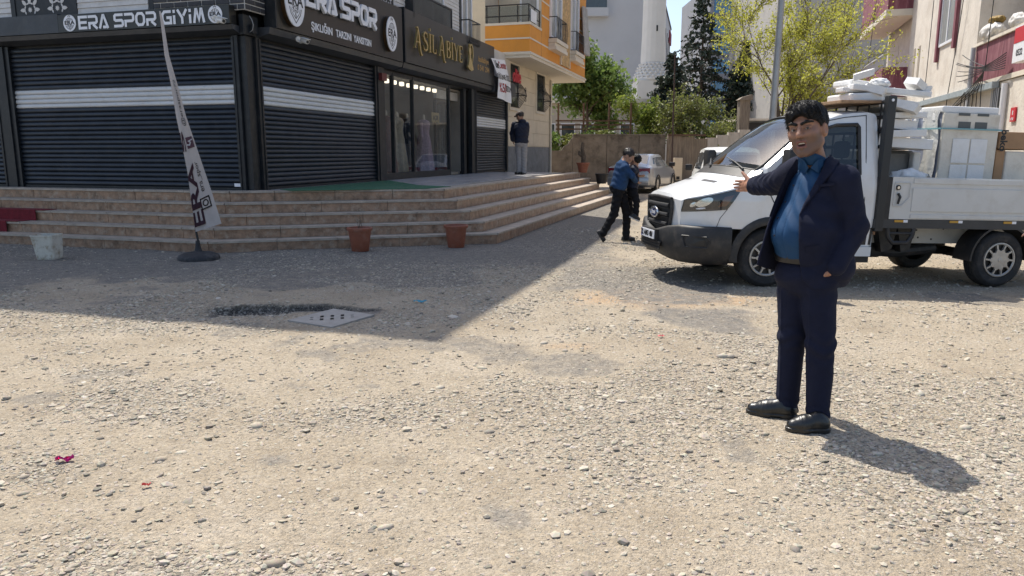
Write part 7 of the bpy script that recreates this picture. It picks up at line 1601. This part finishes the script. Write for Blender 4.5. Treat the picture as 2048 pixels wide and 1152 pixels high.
# shirt
M_SHIRT = cloth_mat('blue_shirt', (.013, .052, .125), .1, .1, 500, .65)
def shirt(P):
    d = ellp(P, chest + BFw * .012, (.178, .140, .21), Bm); d = smin(d, ellp(P, chest * .45 + belly * .55, (.172, .152, .17), Bm), .05); d = smin(d, ellp(P, belly, (.170, .166, .135), Bm), .07); d = smin(d, ellp(P, low, (.168, .150, .085), Bm), .05); d = smin(d, rcone(P, neck1, Q(1631, 333, .02), .082, .070), .03)
    q = (P - belly.astype(np.float32)) @ Bm; d = d + .0050 * np.sin(q[..., 2] * 62 + q[..., 0] * 40 + 2.2 * np.sin(q[..., 0] * 14)) * np.clip(.5 + q[..., 2] * 5, 0, 1) * np.clip(q[..., 0] * 8 + .6, 0, 1) + .0018 * wob(P, 38, 8)
    d = d + .0035 * np.exp(-((q[..., 0] + .015) / .004) ** 2) ; d = smax(d, -(P[..., 2] - (low[2] - .045)), .01)
    d = smax(d, -rcone(P, neck1 + np.array([0, 0, -.02]), Q(1626, 312, -.01), .052, .066), .008); return d
so = sdf_obj('shirt', shirt, (1.2, 3.7, .9), (2.1, 4.5, 1.65), .005, M_SHIRT, man)
M_BTN = mat('dark_button', (.008, .012, .03), .3)
def proj_front(px, py, fn, y0=3.55, y1=4.2):
    """first hit of a pixel ray with an implicit surface"""
    ys = np.linspace(y0, y1, 260); P = np.array([aty(px, py, y) for y in ys], np.float32); v = fn(P); i = np.argmax(v < 0); return P[max(0, i - 1)] if v.min() < 0 else P[-1]
for (u, v_) in ((1587, 371), (1571, 404), (1556, 436), (1549, 471)): 
    p = proj_front(u, v_, shirt); bt = MB(); bt.lathe([(0, -.004), (.006, -.004), (.0065, 0), (0, .002)], tuple(p), 12, 'Y'); obj('button', bt, M_BTN, so)
# collar flaps
def flap(pts, fn, off, m, nm, par, th=.004):
    base = [proj_front(u, v_, fn) for u, v_ in pts]; n_ = np.array([-.5, -.86, .1]) * off; mb = MB(); mb.prism([tuple(p + n_) for p in base], tuple(np.array([-.5, -.86, .1]) * th)); return obj(nm, mb, m, par)
col = lambda P: smin(rcone(P, neck1 + np.array([0, 0, -.0]), Q(1627, 316, -.01), .082, .071), ellp(P, chest, (.178, .128, .21), Bm), .04)
sdf_obj('collar', lambda P: np.maximum(np.maximum(np.abs(rcone(P, neck1, Q(1625, 309, -.01), .080, .071)) - .004, (P @ np.array([.30, .33, 1.], np.float32)) - float(Q(1634, 322, .0) @ np.array([.30, .33, 1.]))), -((P @ np.array([.30, .33, 1.], np.float32)) - float(Q(1634, 322, .0) @ np.array([.30, .33, 1.])) + .055)), neck1 - .16, neck1 + .22, .003, M_SHIRT, so)
flap([(1601, 316), (1592, 332), (1598, 343), (1612, 347), (1618, 336), (1610, 322)], col, .012, M_SHIRT, 'collar_flap', so, .006); flap([(1645, 318), (1636, 320), (1622, 336), (1638, 347), (1648, 330)], col, .010, M_SHIRT, 'collar_flap', so, .006)
# trousers
M_SUIT = cloth_mat('navy_suit', (.011, .0135, .031), .15, .3, 420, .85)
def trousers(P):
    d = ellp(P, pelv, (.172, .142, .125), Bm)
    for a, b, c_, sg in ((hipR, knR, anR, 1), (hipL, knL, anL, 2)):
        end = c_ + np.array([-.012, 0, -.062]); mid = a * .5 + b * .5; l = smin(rcone(P, a, b, .101, .076), rcone(P, b, end, .074, .061), .03); t = np.clip((P[..., 2] - end[2]) / (a[2] - end[2]), 0, 1)
        cr = .0045 * np.sin(P[..., 2] * 75 + 3 * np.sin(P[..., 0] * 22 + sg)) * np.exp(-((P[..., 2] - b[2]) / .09) ** 2) + .0055 * np.sin(P[..., 2] * 85 + 2.5 * np.sin(P[..., 0] * 30 + sg)) * np.exp(-((P[..., 2] - end[2] - .05) / .07) ** 2) + .004 * wob(P, 24, 10 + sg); q = (P - ((a + end) / 2).astype(np.float32)) @ Bm
        l = l + cr - .005 * np.exp(-((q[..., 0] + .01) / .008) ** 2) * (q[..., 1] > 0); l = smax(l, -(P[..., 2] - end[2] - .02 + .12 * ((P - end.astype(np.float32)) @ BFw.astype(np.float32)) * .4), .006); d = smin(d, l, .022)
    d = d + .004 * np.sin((P[..., 2] - .5 * P[..., 0]) * 55) * np.exp(-((P[..., 2] - pelv[2] + .06) / .07) ** 2)
    return smax(d, P[..., 2] - (low[2] - .022), .008)
tro = sdf_obj('trousers', trousers, (1.25, 3.65, .03), (1.98, 4.5, 1.15), .005, M_SUIT, man)
zb0 = low[2] - .012
belt = lambda P: np.maximum(np.maximum(np.abs(smin(ellp(P, pelv, (.178, .148, .130), Bm), ellp(P, low, (.171, .149, .088), Bm), .03)) - .006, P[..., 2] - (zb0 + .012) - .0), -(P[..., 2] - zb0 + .030))
bl = sdf_obj('belt', belt, (1.25, 3.7, zb0 - .07), (1.98, 4.4, zb0 + .05), .003, mat('black_leather', (.014, .013, .013), .4, var=.3, vscale=40, bump=.15, bscale=200), man)
p = proj_front(1571, 514, lambda P: ellp(P, pelv, (.184, .154, .136), Bm)); bz = MB(); bz.bbox(-.028, .028, -.006, .006, -.018, .018, .004); obj('buckle', place(bz, Matrix.Translation(p + np.array([0, -.004, 0])) @ Matrix.Rotation(R(-25), 4, 'Z')), mat('gunmetal', (.12, .12, .12), .35, .8), bl)
# jacket
XR = [(290, 1668), (318, 1652), (345, 1641), (380, 1622), (410, 1606), (430, 1598), (470, 1597), (520, 1598), (560, 1604), (585, 1632), (620, 1700)]
xr_y = np.array([a for a, b in XR], np.float32); xr_x = np.array([b for a, b in XR], np.float32)
def to_px(P):
    d = P - CAMP; z = d @ _F.astype(np.float32); return 1024 + F_PX * d[..., 0] / z, 576 - F_PX * (d @ _U.astype(np.float32)) / z
jmid = Q(1637, 470, .0); jlow = Q(1637, 530, -.005)
def jk_torso(P):
    d = ellp(P, chest + np.array([.008, .0, 0]), (.195, .156, .21), Bm); d = smin(d, ellp(P, jmid, (.186, .172, .17), Bm), .06); d = smin(d, ellp(P, jlow, (.186, .168, .15), Bm), .06); d = smin(d, rcone(P, Q(1645, 348, .04), shL, .076, .078), .04); d = smin(d, rcone(P, Q(1625, 343, .1), shR, .075, .074), .04); return d
def jacket(P):
    px, py = to_px(P); fr_ = (P - chest.astype(np.float32)) @ BFw.astype(np.float32); d = jk_torso(P)
    sh_ = shirt(P); tr0 = trousers(P); q = (P - jmid.astype(np.float32)) @ Bm; d = d + .0065 * wob(P, 17, 21) - .011 * np.abs(np.sin(q[..., 2] * 17 + q[..., 0] * 24 + wob(P, 14, 3))) * np.clip(.4 - q[..., 2] * 2, 0, 1); d = np.minimum(d, np.minimum(sh_ - .014, np.where(P[..., 2] > jlow[2] - .14, tr0 - .012, 1)))
    xr = np.interp(py, xr_y, xr_x); e = (px - xr) * .0027
    lap = np.clip((py - 296) / 8, 0, 1) * np.clip((434 - py) / 8, 0, 1); wl_ = .090 * np.clip((436 - py) / 130, 0, 1) + .004; d = d - .013 * lap * np.clip((wl_ - e) / .005, 0, 1) * (fr_ > 0) + .004 * np.exp(-((e - wl_) / .004) ** 2) * lap
    d = d + .005 * np.exp(-((py - 372 + (px - 1655) * .12) / 1.6) ** 2) * (px > 1638) * (px < 1672) * (fr_ > 0)
    cut = np.where(fr_ > -.055, e, .2); d = smax(d, -cut, .006)
    d = np.maximum(d, -(P[..., 2] - (jlow[2] - .118 + .03 * np.clip(-(px - 1640) / 40, 0, 1)))); d = np.maximum(d, -(sh_ - .003)); d = np.maximum(d, -(tr0 - .003))
    d = np.maximum(d, -rcone(P, neck1 + np.array([0, 0, -.03]), Q(1622, 296, -.01), .080, .086))
    # sleeves with folds
    sl = smin(rcone(P, shL, elL, .082, .064), rcone(P, elL, wrL + (wrL - elL) * -.02, .062, .052), .025); tq = np.clip(((P - elL.astype(np.float32)) ** 2).sum(-1), 0, 1); sl = sl + .006 * np.sin(((P - elL.astype(np.float32)) @ np.array([-.5, .2, .85], np.float32)) * 70 + 2 * np.sin(P[..., 0] * 30)) * np.exp(-tq / .010) + .003 * wob(P, 26, 31)
    d = smin(d, sl, .006)
    s2 = smin(rcone(P, shR, elR, .078, .066), rcone(P, elR, wrR, .066, .060), .02); ax_ = (wrR - elR) / np.linalg.norm(wrR - elR); s2 = np.maximum(s2, ((P - wrR.astype(np.float32)) @ ax_.astype(np.float32)) - .0); al = ((P - elR.astype(np.float32)) @ ax_.astype(np.float32)); s2 = s2 + .0055 * np.sin(al * 105 + 2.2 * np.sin(P[..., 2] * 50)) * np.exp(-((al - .05) / .12) ** 2) + .0025 * wob(P, 40, 33)
    s2 = np.maximum(s2, -rcone(P, elR, wrR + ax_ * .02, .03, .045)); return smin(d, s2, .02)
jo = sdf_obj('jacket', jacket, (1.15, 3.5, .80), (2.3, 4.95, 1.66), .005, M_SUIT, man)
sj = lambda P: jacket(P)
for pts in ([(1640, 369), (1671, 366), (1671, 371), (1640, 374)], [(1612, 494), (1640, 490), (1640, 501), (1612, 505)]): flap(pts, sj, .0015, M_SUIT, 'pocket_welt', jo, .006)
# right front panel of the jacket hanging open
PO = [(1597, 318, .06), (1580, 345, .05), (1563, 380, .03), (1549, 415, .01), (1537, 450, -.01), (1527, 485, -.02), (1519, 512, -.02), (1515, 530, -.01)]
PI = [(1606, 322, .02), (1592, 348, .06), (1582, 385, .10), (1576, 420, .14), (1572, 455, .16), (1568, 490, .17), (1566, 515, .17), (1564, 537, .17)]
def pan(u, v_):
    k = v_ * 7; i = min(6, int(k)); f = k - i; a = np.array(PO[i]) * (1 - f) + np.array(PO[i + 1]) * f; b = np.array(PI[i]) * (1 - f) + np.array(PI[i + 1]) * f; c_ = a * (1 - u) + b * u; return Q(c_[0], c_[1] + 5 * math.sin(u * 3) * v_ ** 3, c_[2] + .025 * math.sin(u * math.pi) * v_)
us = [i / 10 for i in range(11)]; vs_ = [i / 28 for i in range(29)]; pm = MB(); pm.grid(lambda u, v_: tuple(pan(u, v_)), us, vs_); pm.grid(lambda u, v_: tuple(pan(u, v_) + np.array([.004, .008, 0])), us, vs_, flip=True); pm.tube([tuple(pan(0, v_) + np.array([.002, .004, 0])) for v_ in vs_], .006, 6); obj('front_panel', pm, M_SUIT, jo, ID, True, None)
lp_ = MB(); lp_.grid(lambda u, v_: tuple(pan(u * .6, v_ * .5) + np.array([-.008, -.010, 0]) + np.array([-.012, -.01, .0]) * (1 - u)), [i / 4 for i in range(5)], [i / 12 for i in range(13)]); obj('lapel', lp_, M_SUIT, jo, ID, True, None)
# shoes
M_SHOE = mat('black_shoe_leather', (.010, .010, .010), .34, var=.3, vscale=30, bump=.12, bscale=90, spec=.6)
for heel, toe, an in ((atz(1592, 837), atz(1493, 825), anR), (atz(1657, 863), atz(1572, 861), anL)):
    heel = heel * np.array([1, 1, 0]); toe = toe * np.array([1, 1, 0]); ax_ = (toe - heel) / np.linalg.norm(toe - heel); L_ = np.linalg.norm(toe - heel); up_ = np.array([0, 0, 1.]); Fm = np.stack([ax_, np.cross(up_, ax_), up_], 1).astype(np.float32)
    def shoe(P, heel=heel, L_=L_, Fm=Fm, an=an):
        q = (P - heel.astype(np.float32)) @ Fm; x = q[..., 0]; qs = q * np.array([1, .95, 1.0], np.float32)
        d = smin(rcone(qs, (.035, 0, .045), (L_ * .62, 0, .042), .039, .044), rcone(qs, (L_ * .62, 0, .040), (L_ - .035, 0, .032), .044, .033), .03); d = smin(d, rcone(P, an + np.array([0, 0, -.02]), heel + ax0(Fm) * .055 + np.array([0, 0, .06]), .042, .042), .03); d = smin(d, rcone(qs, (L_ * .30, 0, .085), (L_ * .5, 0, .060), .030, .03), .03)
        d = d + .0007 * np.sin(x * 260) * np.exp(-((x - L_ * .68) / .03) ** 2); d = smax(d, -(q[..., 2] - .016), .004); sole = np.maximum(np.abs(q[..., 2] - .012) - .012, smin(rcone(q * np.array([1, 1, 0], np.float32), (.034, 0, 0), (L_ * .60, 0, 0), .042, .049), rcone(q * np.array([1, 1, 0], np.float32), (L_ * .6, 0, 0), (L_ - .032, 0, 0), .049, .037), .02)); sole = np.maximum(sole, -np.maximum(np.abs(x - L_ * .40) - L_ * .10, q[..., 2] - .008)); return np.minimum(d, sole)
    def ax0(Fm): return Fm[:, 0]
    lo_ = np.minimum(heel, toe) - .09; lo_[2] = -.01; hi_ = np.maximum(heel, toe) + .09; hi_[2] = .17
    sdf_obj('shoe', shoe, lo_, hi_, .003, M_SHOE, man)

# ------------------------------------------------------------ smaller figures
def figure(name, label, J, T, h, group=None):
    """J: joint positions (world), T: look. Body one mesh; clothes and hair children."""
    t_ = thing(name, label, 'person', tuple(J['base']), ID, group); Fm = frame_of(J['face'], J.get('roll', 0.)); k = J.get('hk', 1.); g = lambda n: np.asarray(J[n], float); thick = T.get('thick', 1.)
    bd = frame_of(J['body']); pel, che, nk = g('pelvis'), g('chest'), g('neck'); hc = g('head')
    def arms(P, r0, r1, r2, m=np.minimum, dd=None):
        d = None
        for s in 'LR': 
            a = smin(rcone(P, g('sh' + s), g('el' + s), r0, r1), rcone(P, g('el' + s), g('wr' + s), r1, r2), .015); d = a if d is None else np.minimum(d, a)
        return d
    def legs(P, r0, r1, r2, cutz=None, ext=.0):
        d = None
        for s in 'LR':
            an = g('an' + s); kn = g('kn' + s); e = an + (an - kn) / np.linalg.norm(an - kn) * ext; a = smin(rcone(P, g('hip' + s), kn, r0, r1), rcone(P, kn, e, r1, r2), .02); d = a if d is None else smin(d, a, .015)
        return d
    def body(P):
        d = head_sdf(P, hc, Fm, k); d = smin(d, rcone(P, hc + Fm @ np.array([0, -.02, -.06]), nk, .05 * thick, .055 * thick), .02); d = smin(d, rcone(P, nk, che, .06, .10 * thick), .03); d = smin(d, rcone(P, che, pel, .10 * thick, .09 * thick), .03); d = smin(d, arms(P, .038, .032, .026), .02); d = smin(d, legs(P, .06, .045, .034), .02)
        for s in 'LR':
            wr, el = g('wr' + s), g('el' + s); hd = np.asarray(J.get('hd' + s, wr - el)); d = smin(d, hand_parts(P, wr, hd, J.get('up' + s, (0, -1, .3)), J.get('nr' + s, (1, 0, 0)), .95 * k, .4, .05), .012)
            d = smin(d, rcone(P, g('an' + s), g('an' + s) + (g('toe' + s) - g('an' + s)) * .5, .034, .03), .02)
        return d
    pts = np.array([g(n) for n in J if n not in ('face', 'body', 'roll', 'hk', 'base') and n[:2] not in ('hd', 'up', 'nr')]); lo = pts.min(0) - .26; hi = pts.max(0) + .26
    b = sdf_obj('body', body, lo, hi, h, skin_mat('skin_' + label[:6], None), t_); sk = np.array(T['skin']); set_tone(b, lambda v: np.tile(sk, (len(v), 1)) * (.9 + .2 * (.5 + .5 * wob(v, 120, 4)))[:, None])
    def top(P):
        w, dp = T['w'] * thick, T['d'] * thick; d = ellp(P, che, (w, dp, .2), bd); d = smin(d, ellp(P, (che + pel) / 2, (w * .92, dp * 1.02, .18), bd), .06); d = smin(d, ellp(P, pel + (che - pel) * .12, (w * .95, dp * 1.02, .12), bd), .05)
        for s in 'LR': d = smin(d, rcone(P, nk * .7 + che * .3, g('sh' + s), .06, .066 * thick), .04)
        d = smin(d, arms(P, T['ar'], T['ar'] * .88, T['ar'] * .78), .03); d = d + T.get('wr', .006) * wob(P, 26, 4) + T.get('wr', .006) * .6 * np.sin(((P - pel.astype(np.float32)) @ np.array([.3, .3, .9], np.float32)) * 60 + 2 * np.sin(P[..., 0] * 25)); up_ = (che - pel) / np.linalg.norm(che - pel); d = smax(d, -((P - pel.astype(np.float32)) @ up_.astype(np.float32)) - T.get('hem', .08), .01)
        for s in 'LR': 
            wr, el = g('wr' + s), g('el' + s); ax = (wr - el) / np.linalg.norm(wr - el); d = np.maximum(d, np.where(rcone(P, wr, wr + ax * .2, .09, .09) < 0, ((P - wr.astype(np.float32)) @ ax.astype(np.float32)), -1))
        if T.get('hood'): d = smin(d, ellp(P, nk - bd[:, 1] * .06 + np.array([0, 0, .03]), (.11, .07, .055), bd), .03)
        if not T.get('hood'): d = smax(d, -rcone(P, nk, hc, .055, .075), .01)
        return d
    sdf_obj(T.get('topname', 'top'), top, lo, hi, h, T['top'], t_)
    def trs(P):
        d = smin(ellp(P, pel, (T['w'] * .88, T['d'] * .98, .13), bd), legs(P, T['lr'], T['lr'] * .82, T['lr'] * .70, ext=.02), .03); d = d + .005 * wob(P, 30, 9) + .004 * np.sin(P[..., 2] * 70 + 2 * np.sin(P[..., 0] * 20)); up_ = (che - pel) / np.linalg.norm(che - pel); return smax(d, ((P - pel.astype(np.float32)) @ up_.astype(np.float32)) - .08, .01)
    sdf_obj('trousers', trs, lo, hi, h, T['trs'], t_)
    for s in 'LR':
        an, toe = g('an' + s), g('toe' + s); heel = g('heel' + s)
        def sh(P): 
            d = smin(rcone(P, heel, toe, .038, .032), rcone(P, an, heel * .6 + toe * .4, .045, .04), .03); return d
        def sole(P): return np.maximum(rcone(P, heel - up2 * .022, toe - up2 * .018, .042, .036), np.abs((P - heel.astype(np.float32)) @ up2.astype(np.float32) + .03) - .012)
        ax = (toe - heel) / np.linalg.norm(toe - heel); up2 = np.array([0, 0, 1.]) - ax * ax[2]; up2 /= np.linalg.norm(up2); l2 = np.minimum(np.minimum(heel, toe), an) - .09; h2 = np.maximum(np.maximum(heel, toe), an) + .09; so_ = sdf_obj('shoe', sh, l2, h2, min(h, .006), T['shoe'], t_); sdf_obj('sole', sole, l2, h2, min(h, .005), T['sole'], so_)
    def hr_(P):
        q = (P - hc.astype(np.float32)) @ Fm / k; m = np.concatenate([np.abs(q[..., 0:1]), q[..., 1:]], -1); d = ellp(m, (0, -.018, .042), (.091, .108, .096)) + .005 * wob(q, 90, 6); d = smax(d, -ellp(m, (0, .115, -.02), (.07, .085, .090)), .008); d = smax(d, -ellp(m, (.085, .01, -.015), (.03, .024, .034)), .006); return smax(d, -(m[..., 2] + .05), .01) * k
    ho = sdf_obj('hair', hr_, hc - .17, hc + .19, min(h, .006), T['hair'], t_); strands(ho, 900, 5, .03, .002, Fm, hc, k, T['hair'])
    if T.get('cap'):
        sdf_obj('cap', lambda P: (lambda q: np.minimum(np.maximum(ellp(q, (0, -.012, .05), (.098, .114, .085)), -(q[..., 2] - .055)), np.maximum(ellp(q, (0, .10, .058), (.075, .07, .012)), -(q[..., 2] - .03))))((P - hc.astype(np.float32)) @ Fm / k), hc - .2, hc + .22, min(h, .006), T['cap'], t_)
    return t_
M_BLKC = cloth_mat('black_cloth', (.010, .010, .012), .2); M_NAVY = cloth_mat('navy_quilt', (.012, .016, .032), .25, .3, 60, .6); M_GREYT = cloth_mat('grey_jersey', (.27, .26, .26), .12); M_BLUEJ = cloth_mat('blue_jersey', (.020, .050, .115), .25, .2, 200); M_DSHOE = mat('dark_shoe', (.015, .015, .016), .5); M_WSOLE = mat('white_sole', (.55, .54, .52), .6); M_BRH = mat('dark_brown_hair', (.02, .013, .01), .5, var=.4, vscale=120)
# old man with cap on the terrace
gp_ = atz(1042, 349.3, ZP); YE = gp_[1]
def E_(px, py, dy=0.): return aty(px, py, YE + dy)
J = dict(base=(gp_[0], YE, ZP), face=(-.75, .55, -.35), body=(-.45, .9, 0), hk=1.12, head=E_(1040, 233, -.02), neck=E_(1043, 244), chest=E_(1043, 257), pelvis=E_(1043, 286), shL=E_(1029, 249, .05), elL=E_(1024, 267, .15), wrL=E_(1026, 281, .35), shR=E_(1053, 249, .0), elR=E_(1053, 268, .12), wrR=E_(1042, 279, .42), hipL=E_(1037, 291, .03), knL=E_(1038, 318, .04), anL=E_(1038, 342, .02), hipR=E_(1048, 291), knR=E_(1048, 318, .02), anR=E_(1048, 342, -.02))
for s, u in (('L', 1038), ('R', 1048)): J['heel' + s] = E_(u + 1, 346, -.03) * np.array([1, 1, 0]) + np.array([0, 0, ZP + .055]); J['toe' + s] = J['heel' + s] + np.array([-.11, .17, -.008])
figure('person', 'man in navy hooded jacket, grey joggers and cap standing on the terrace', J, dict(skin=(.28, .15, .10), w=.225, d=.15, ar=.085, lr=.105, top=M_NAVY, topname='jacket', hood=True, trs=M_GREYT, shoe=M_DSHOE, sole=M_BLACK, hair=M_BRH, cap=mat('brown_cap', (.07, .05, .04), .9), hem=.07, thick=1.06), .012)
# boy carrying a child
YB = 12.85
def Bq(px, py, dy=0.): return aty(px, py, YB + dy)
gz = 0.0
J = dict(base=(*Bq(1232, 480)[:2], 0), face=(.75, -.35, -.45), body=(.85, .3, 0), hk=.98, head=Bq(1257, 312), neck=Bq(1248, 327), chest=Bq(1244, 343), pelvis=Bq(1236, 376), shL=Bq(1243, 334, .14), elL=Bq(1262, 352, .2), wrL=Bq(1275, 352, .1), shR=Bq(1250, 335, -.13), elR=Bq(1264, 352, -.17), wrR=Bq(1272, 362, .02), hipL=Bq(1243, 386, .06), knL=Bq(1254, 428, .06), anL=Bq(1252, 472, .04), hipR=Bq(1236, 386, -.05), knR=Bq(1228, 428, -.06), anR=Bq(1206, 466, -.08))
J['heelL'] = Bq(1247, 478, .04); J['heelL'][2] = .055; J['toeL'] = J['heelL'] + np.array([.17, -.01, -.008]); J['heelR'] = Bq(1199, 464, -.08); J['toeR'] = Bq(1208, 480, -.09); J['toeR'][2] = max(.045, J['toeR'][2])
figure('person', 'boy in blue jersey and black trousers carrying a small child', J, dict(skin=(.34, .19, .13), w=.175, d=.125, ar=.058, lr=.088, top=M_BLUEJ, topname='jersey', trs=M_BLKC, shoe=M_DSHOE, sole=M_DSHOE, hair=M_BRH, hem=.06, wr=.007), .008)
J = dict(base=(*Bq(1266, 440, .05)[:2], 0.62), face=(-.8, .5, .1), body=(-.85, .2, 0), hk=.9, head=Bq(1270, 322, .16), neck=Bq(1270, 337, .14), chest=Bq(1268, 350, .13), pelvis=Bq(1264, 382, .10), shL=Bq(1266, 342, .02), elL=Bq(1252, 338, .02), wrL=Bq(1243, 334, .22), shR=Bq(1270, 342, .25), elR=Bq(1258, 336, .30), wrR=Bq(1248, 331, .24), hipL=Bq(1267, 384, .02), knL=Bq(1273, 402, -.02), anL=Bq(1272, 428, -.02), hipR=Bq(1266, 384, .2), knR=Bq(1258, 400, .24), anR=Bq(1262, 424, .26), heelL=Bq(1264, 432, -.03), toeL=Bq(1277, 438, -.05), heelR=Bq(1258, 430, .26), toeR=Bq(1270, 434, .25))
figure('person', 'small child in dark clothes and black and white sneakers held in the boy\'s arms', J, dict(skin=(.34, .19, .13), w=.135, d=.10, ar=.05, lr=.070, top=M_NAVY, topname='jacket', trs=M_BLKC, shoe=M_DSHOE, sole=M_WSOLE, hair=mat('black_hair', (.01, .009, .009)), hem=.05, thick=.85, wr=.004), .008)
# person just entering at the truck's tail
YP = 7.2
def Pq(px, py, dy=0.): return aty(px, py, YP + dy)
hw_ = Pq(2046, 458); x0 = hw_[0] + .36
J = dict(base=(x0, YP, 0), face=(-.9, -.3, 0), body=(-.9, -.3, 0), head=(x0 - .04, YP, 1.62), neck=(x0, YP, 1.47), chest=(x0, YP, 1.28), pelvis=(x0, YP, .96), shL=(x0 + .03, YP - .19, 1.42), elL=(x0 - .1, YP - .24, 1.14), wrL=(hw_[0], YP - .12, hw_[2] + .02), shR=(x0 + .0, YP + .19, 1.42), elR=(x0 + .03, YP + .25, 1.14), wrR=(x0 - .05, YP + .24, .9), hipL=(x0, YP - .09, .92), knL=(x0, YP - .1, .5), anL=(x0 + .01, YP - .1, .1), hipR=(x0, YP + .09, .92), knR=(x0, YP + .1, .5), anR=(x0 + .02, YP + .1, .1), heelL=(x0 + .04, YP - .1, .05), toeL=(x0 - .13, YP - .12, .042), heelR=(x0 + .04, YP + .1, .05), toeR=(x0 - .13, YP + .1, .042), hdL=(-.05, 0, -1.), upL=(-1, -.2, 0), nrL=(0, 1, 0), hdR=(-.05, 0, -1.), upR=(-1, 0, 0), nrR=(0, -1, 0))
figure('person', 'person in dark navy top with only a hand showing beside the truck rear wheel', J, dict(skin=(.36, .2, .14), w=.20, d=.13, ar=.06, lr=.085, top=M_NAVY, trs=M_BLKC, shoe=M_DSHOE, sole=M_BLACK, hair=M_BRH, hem=.06), .012)
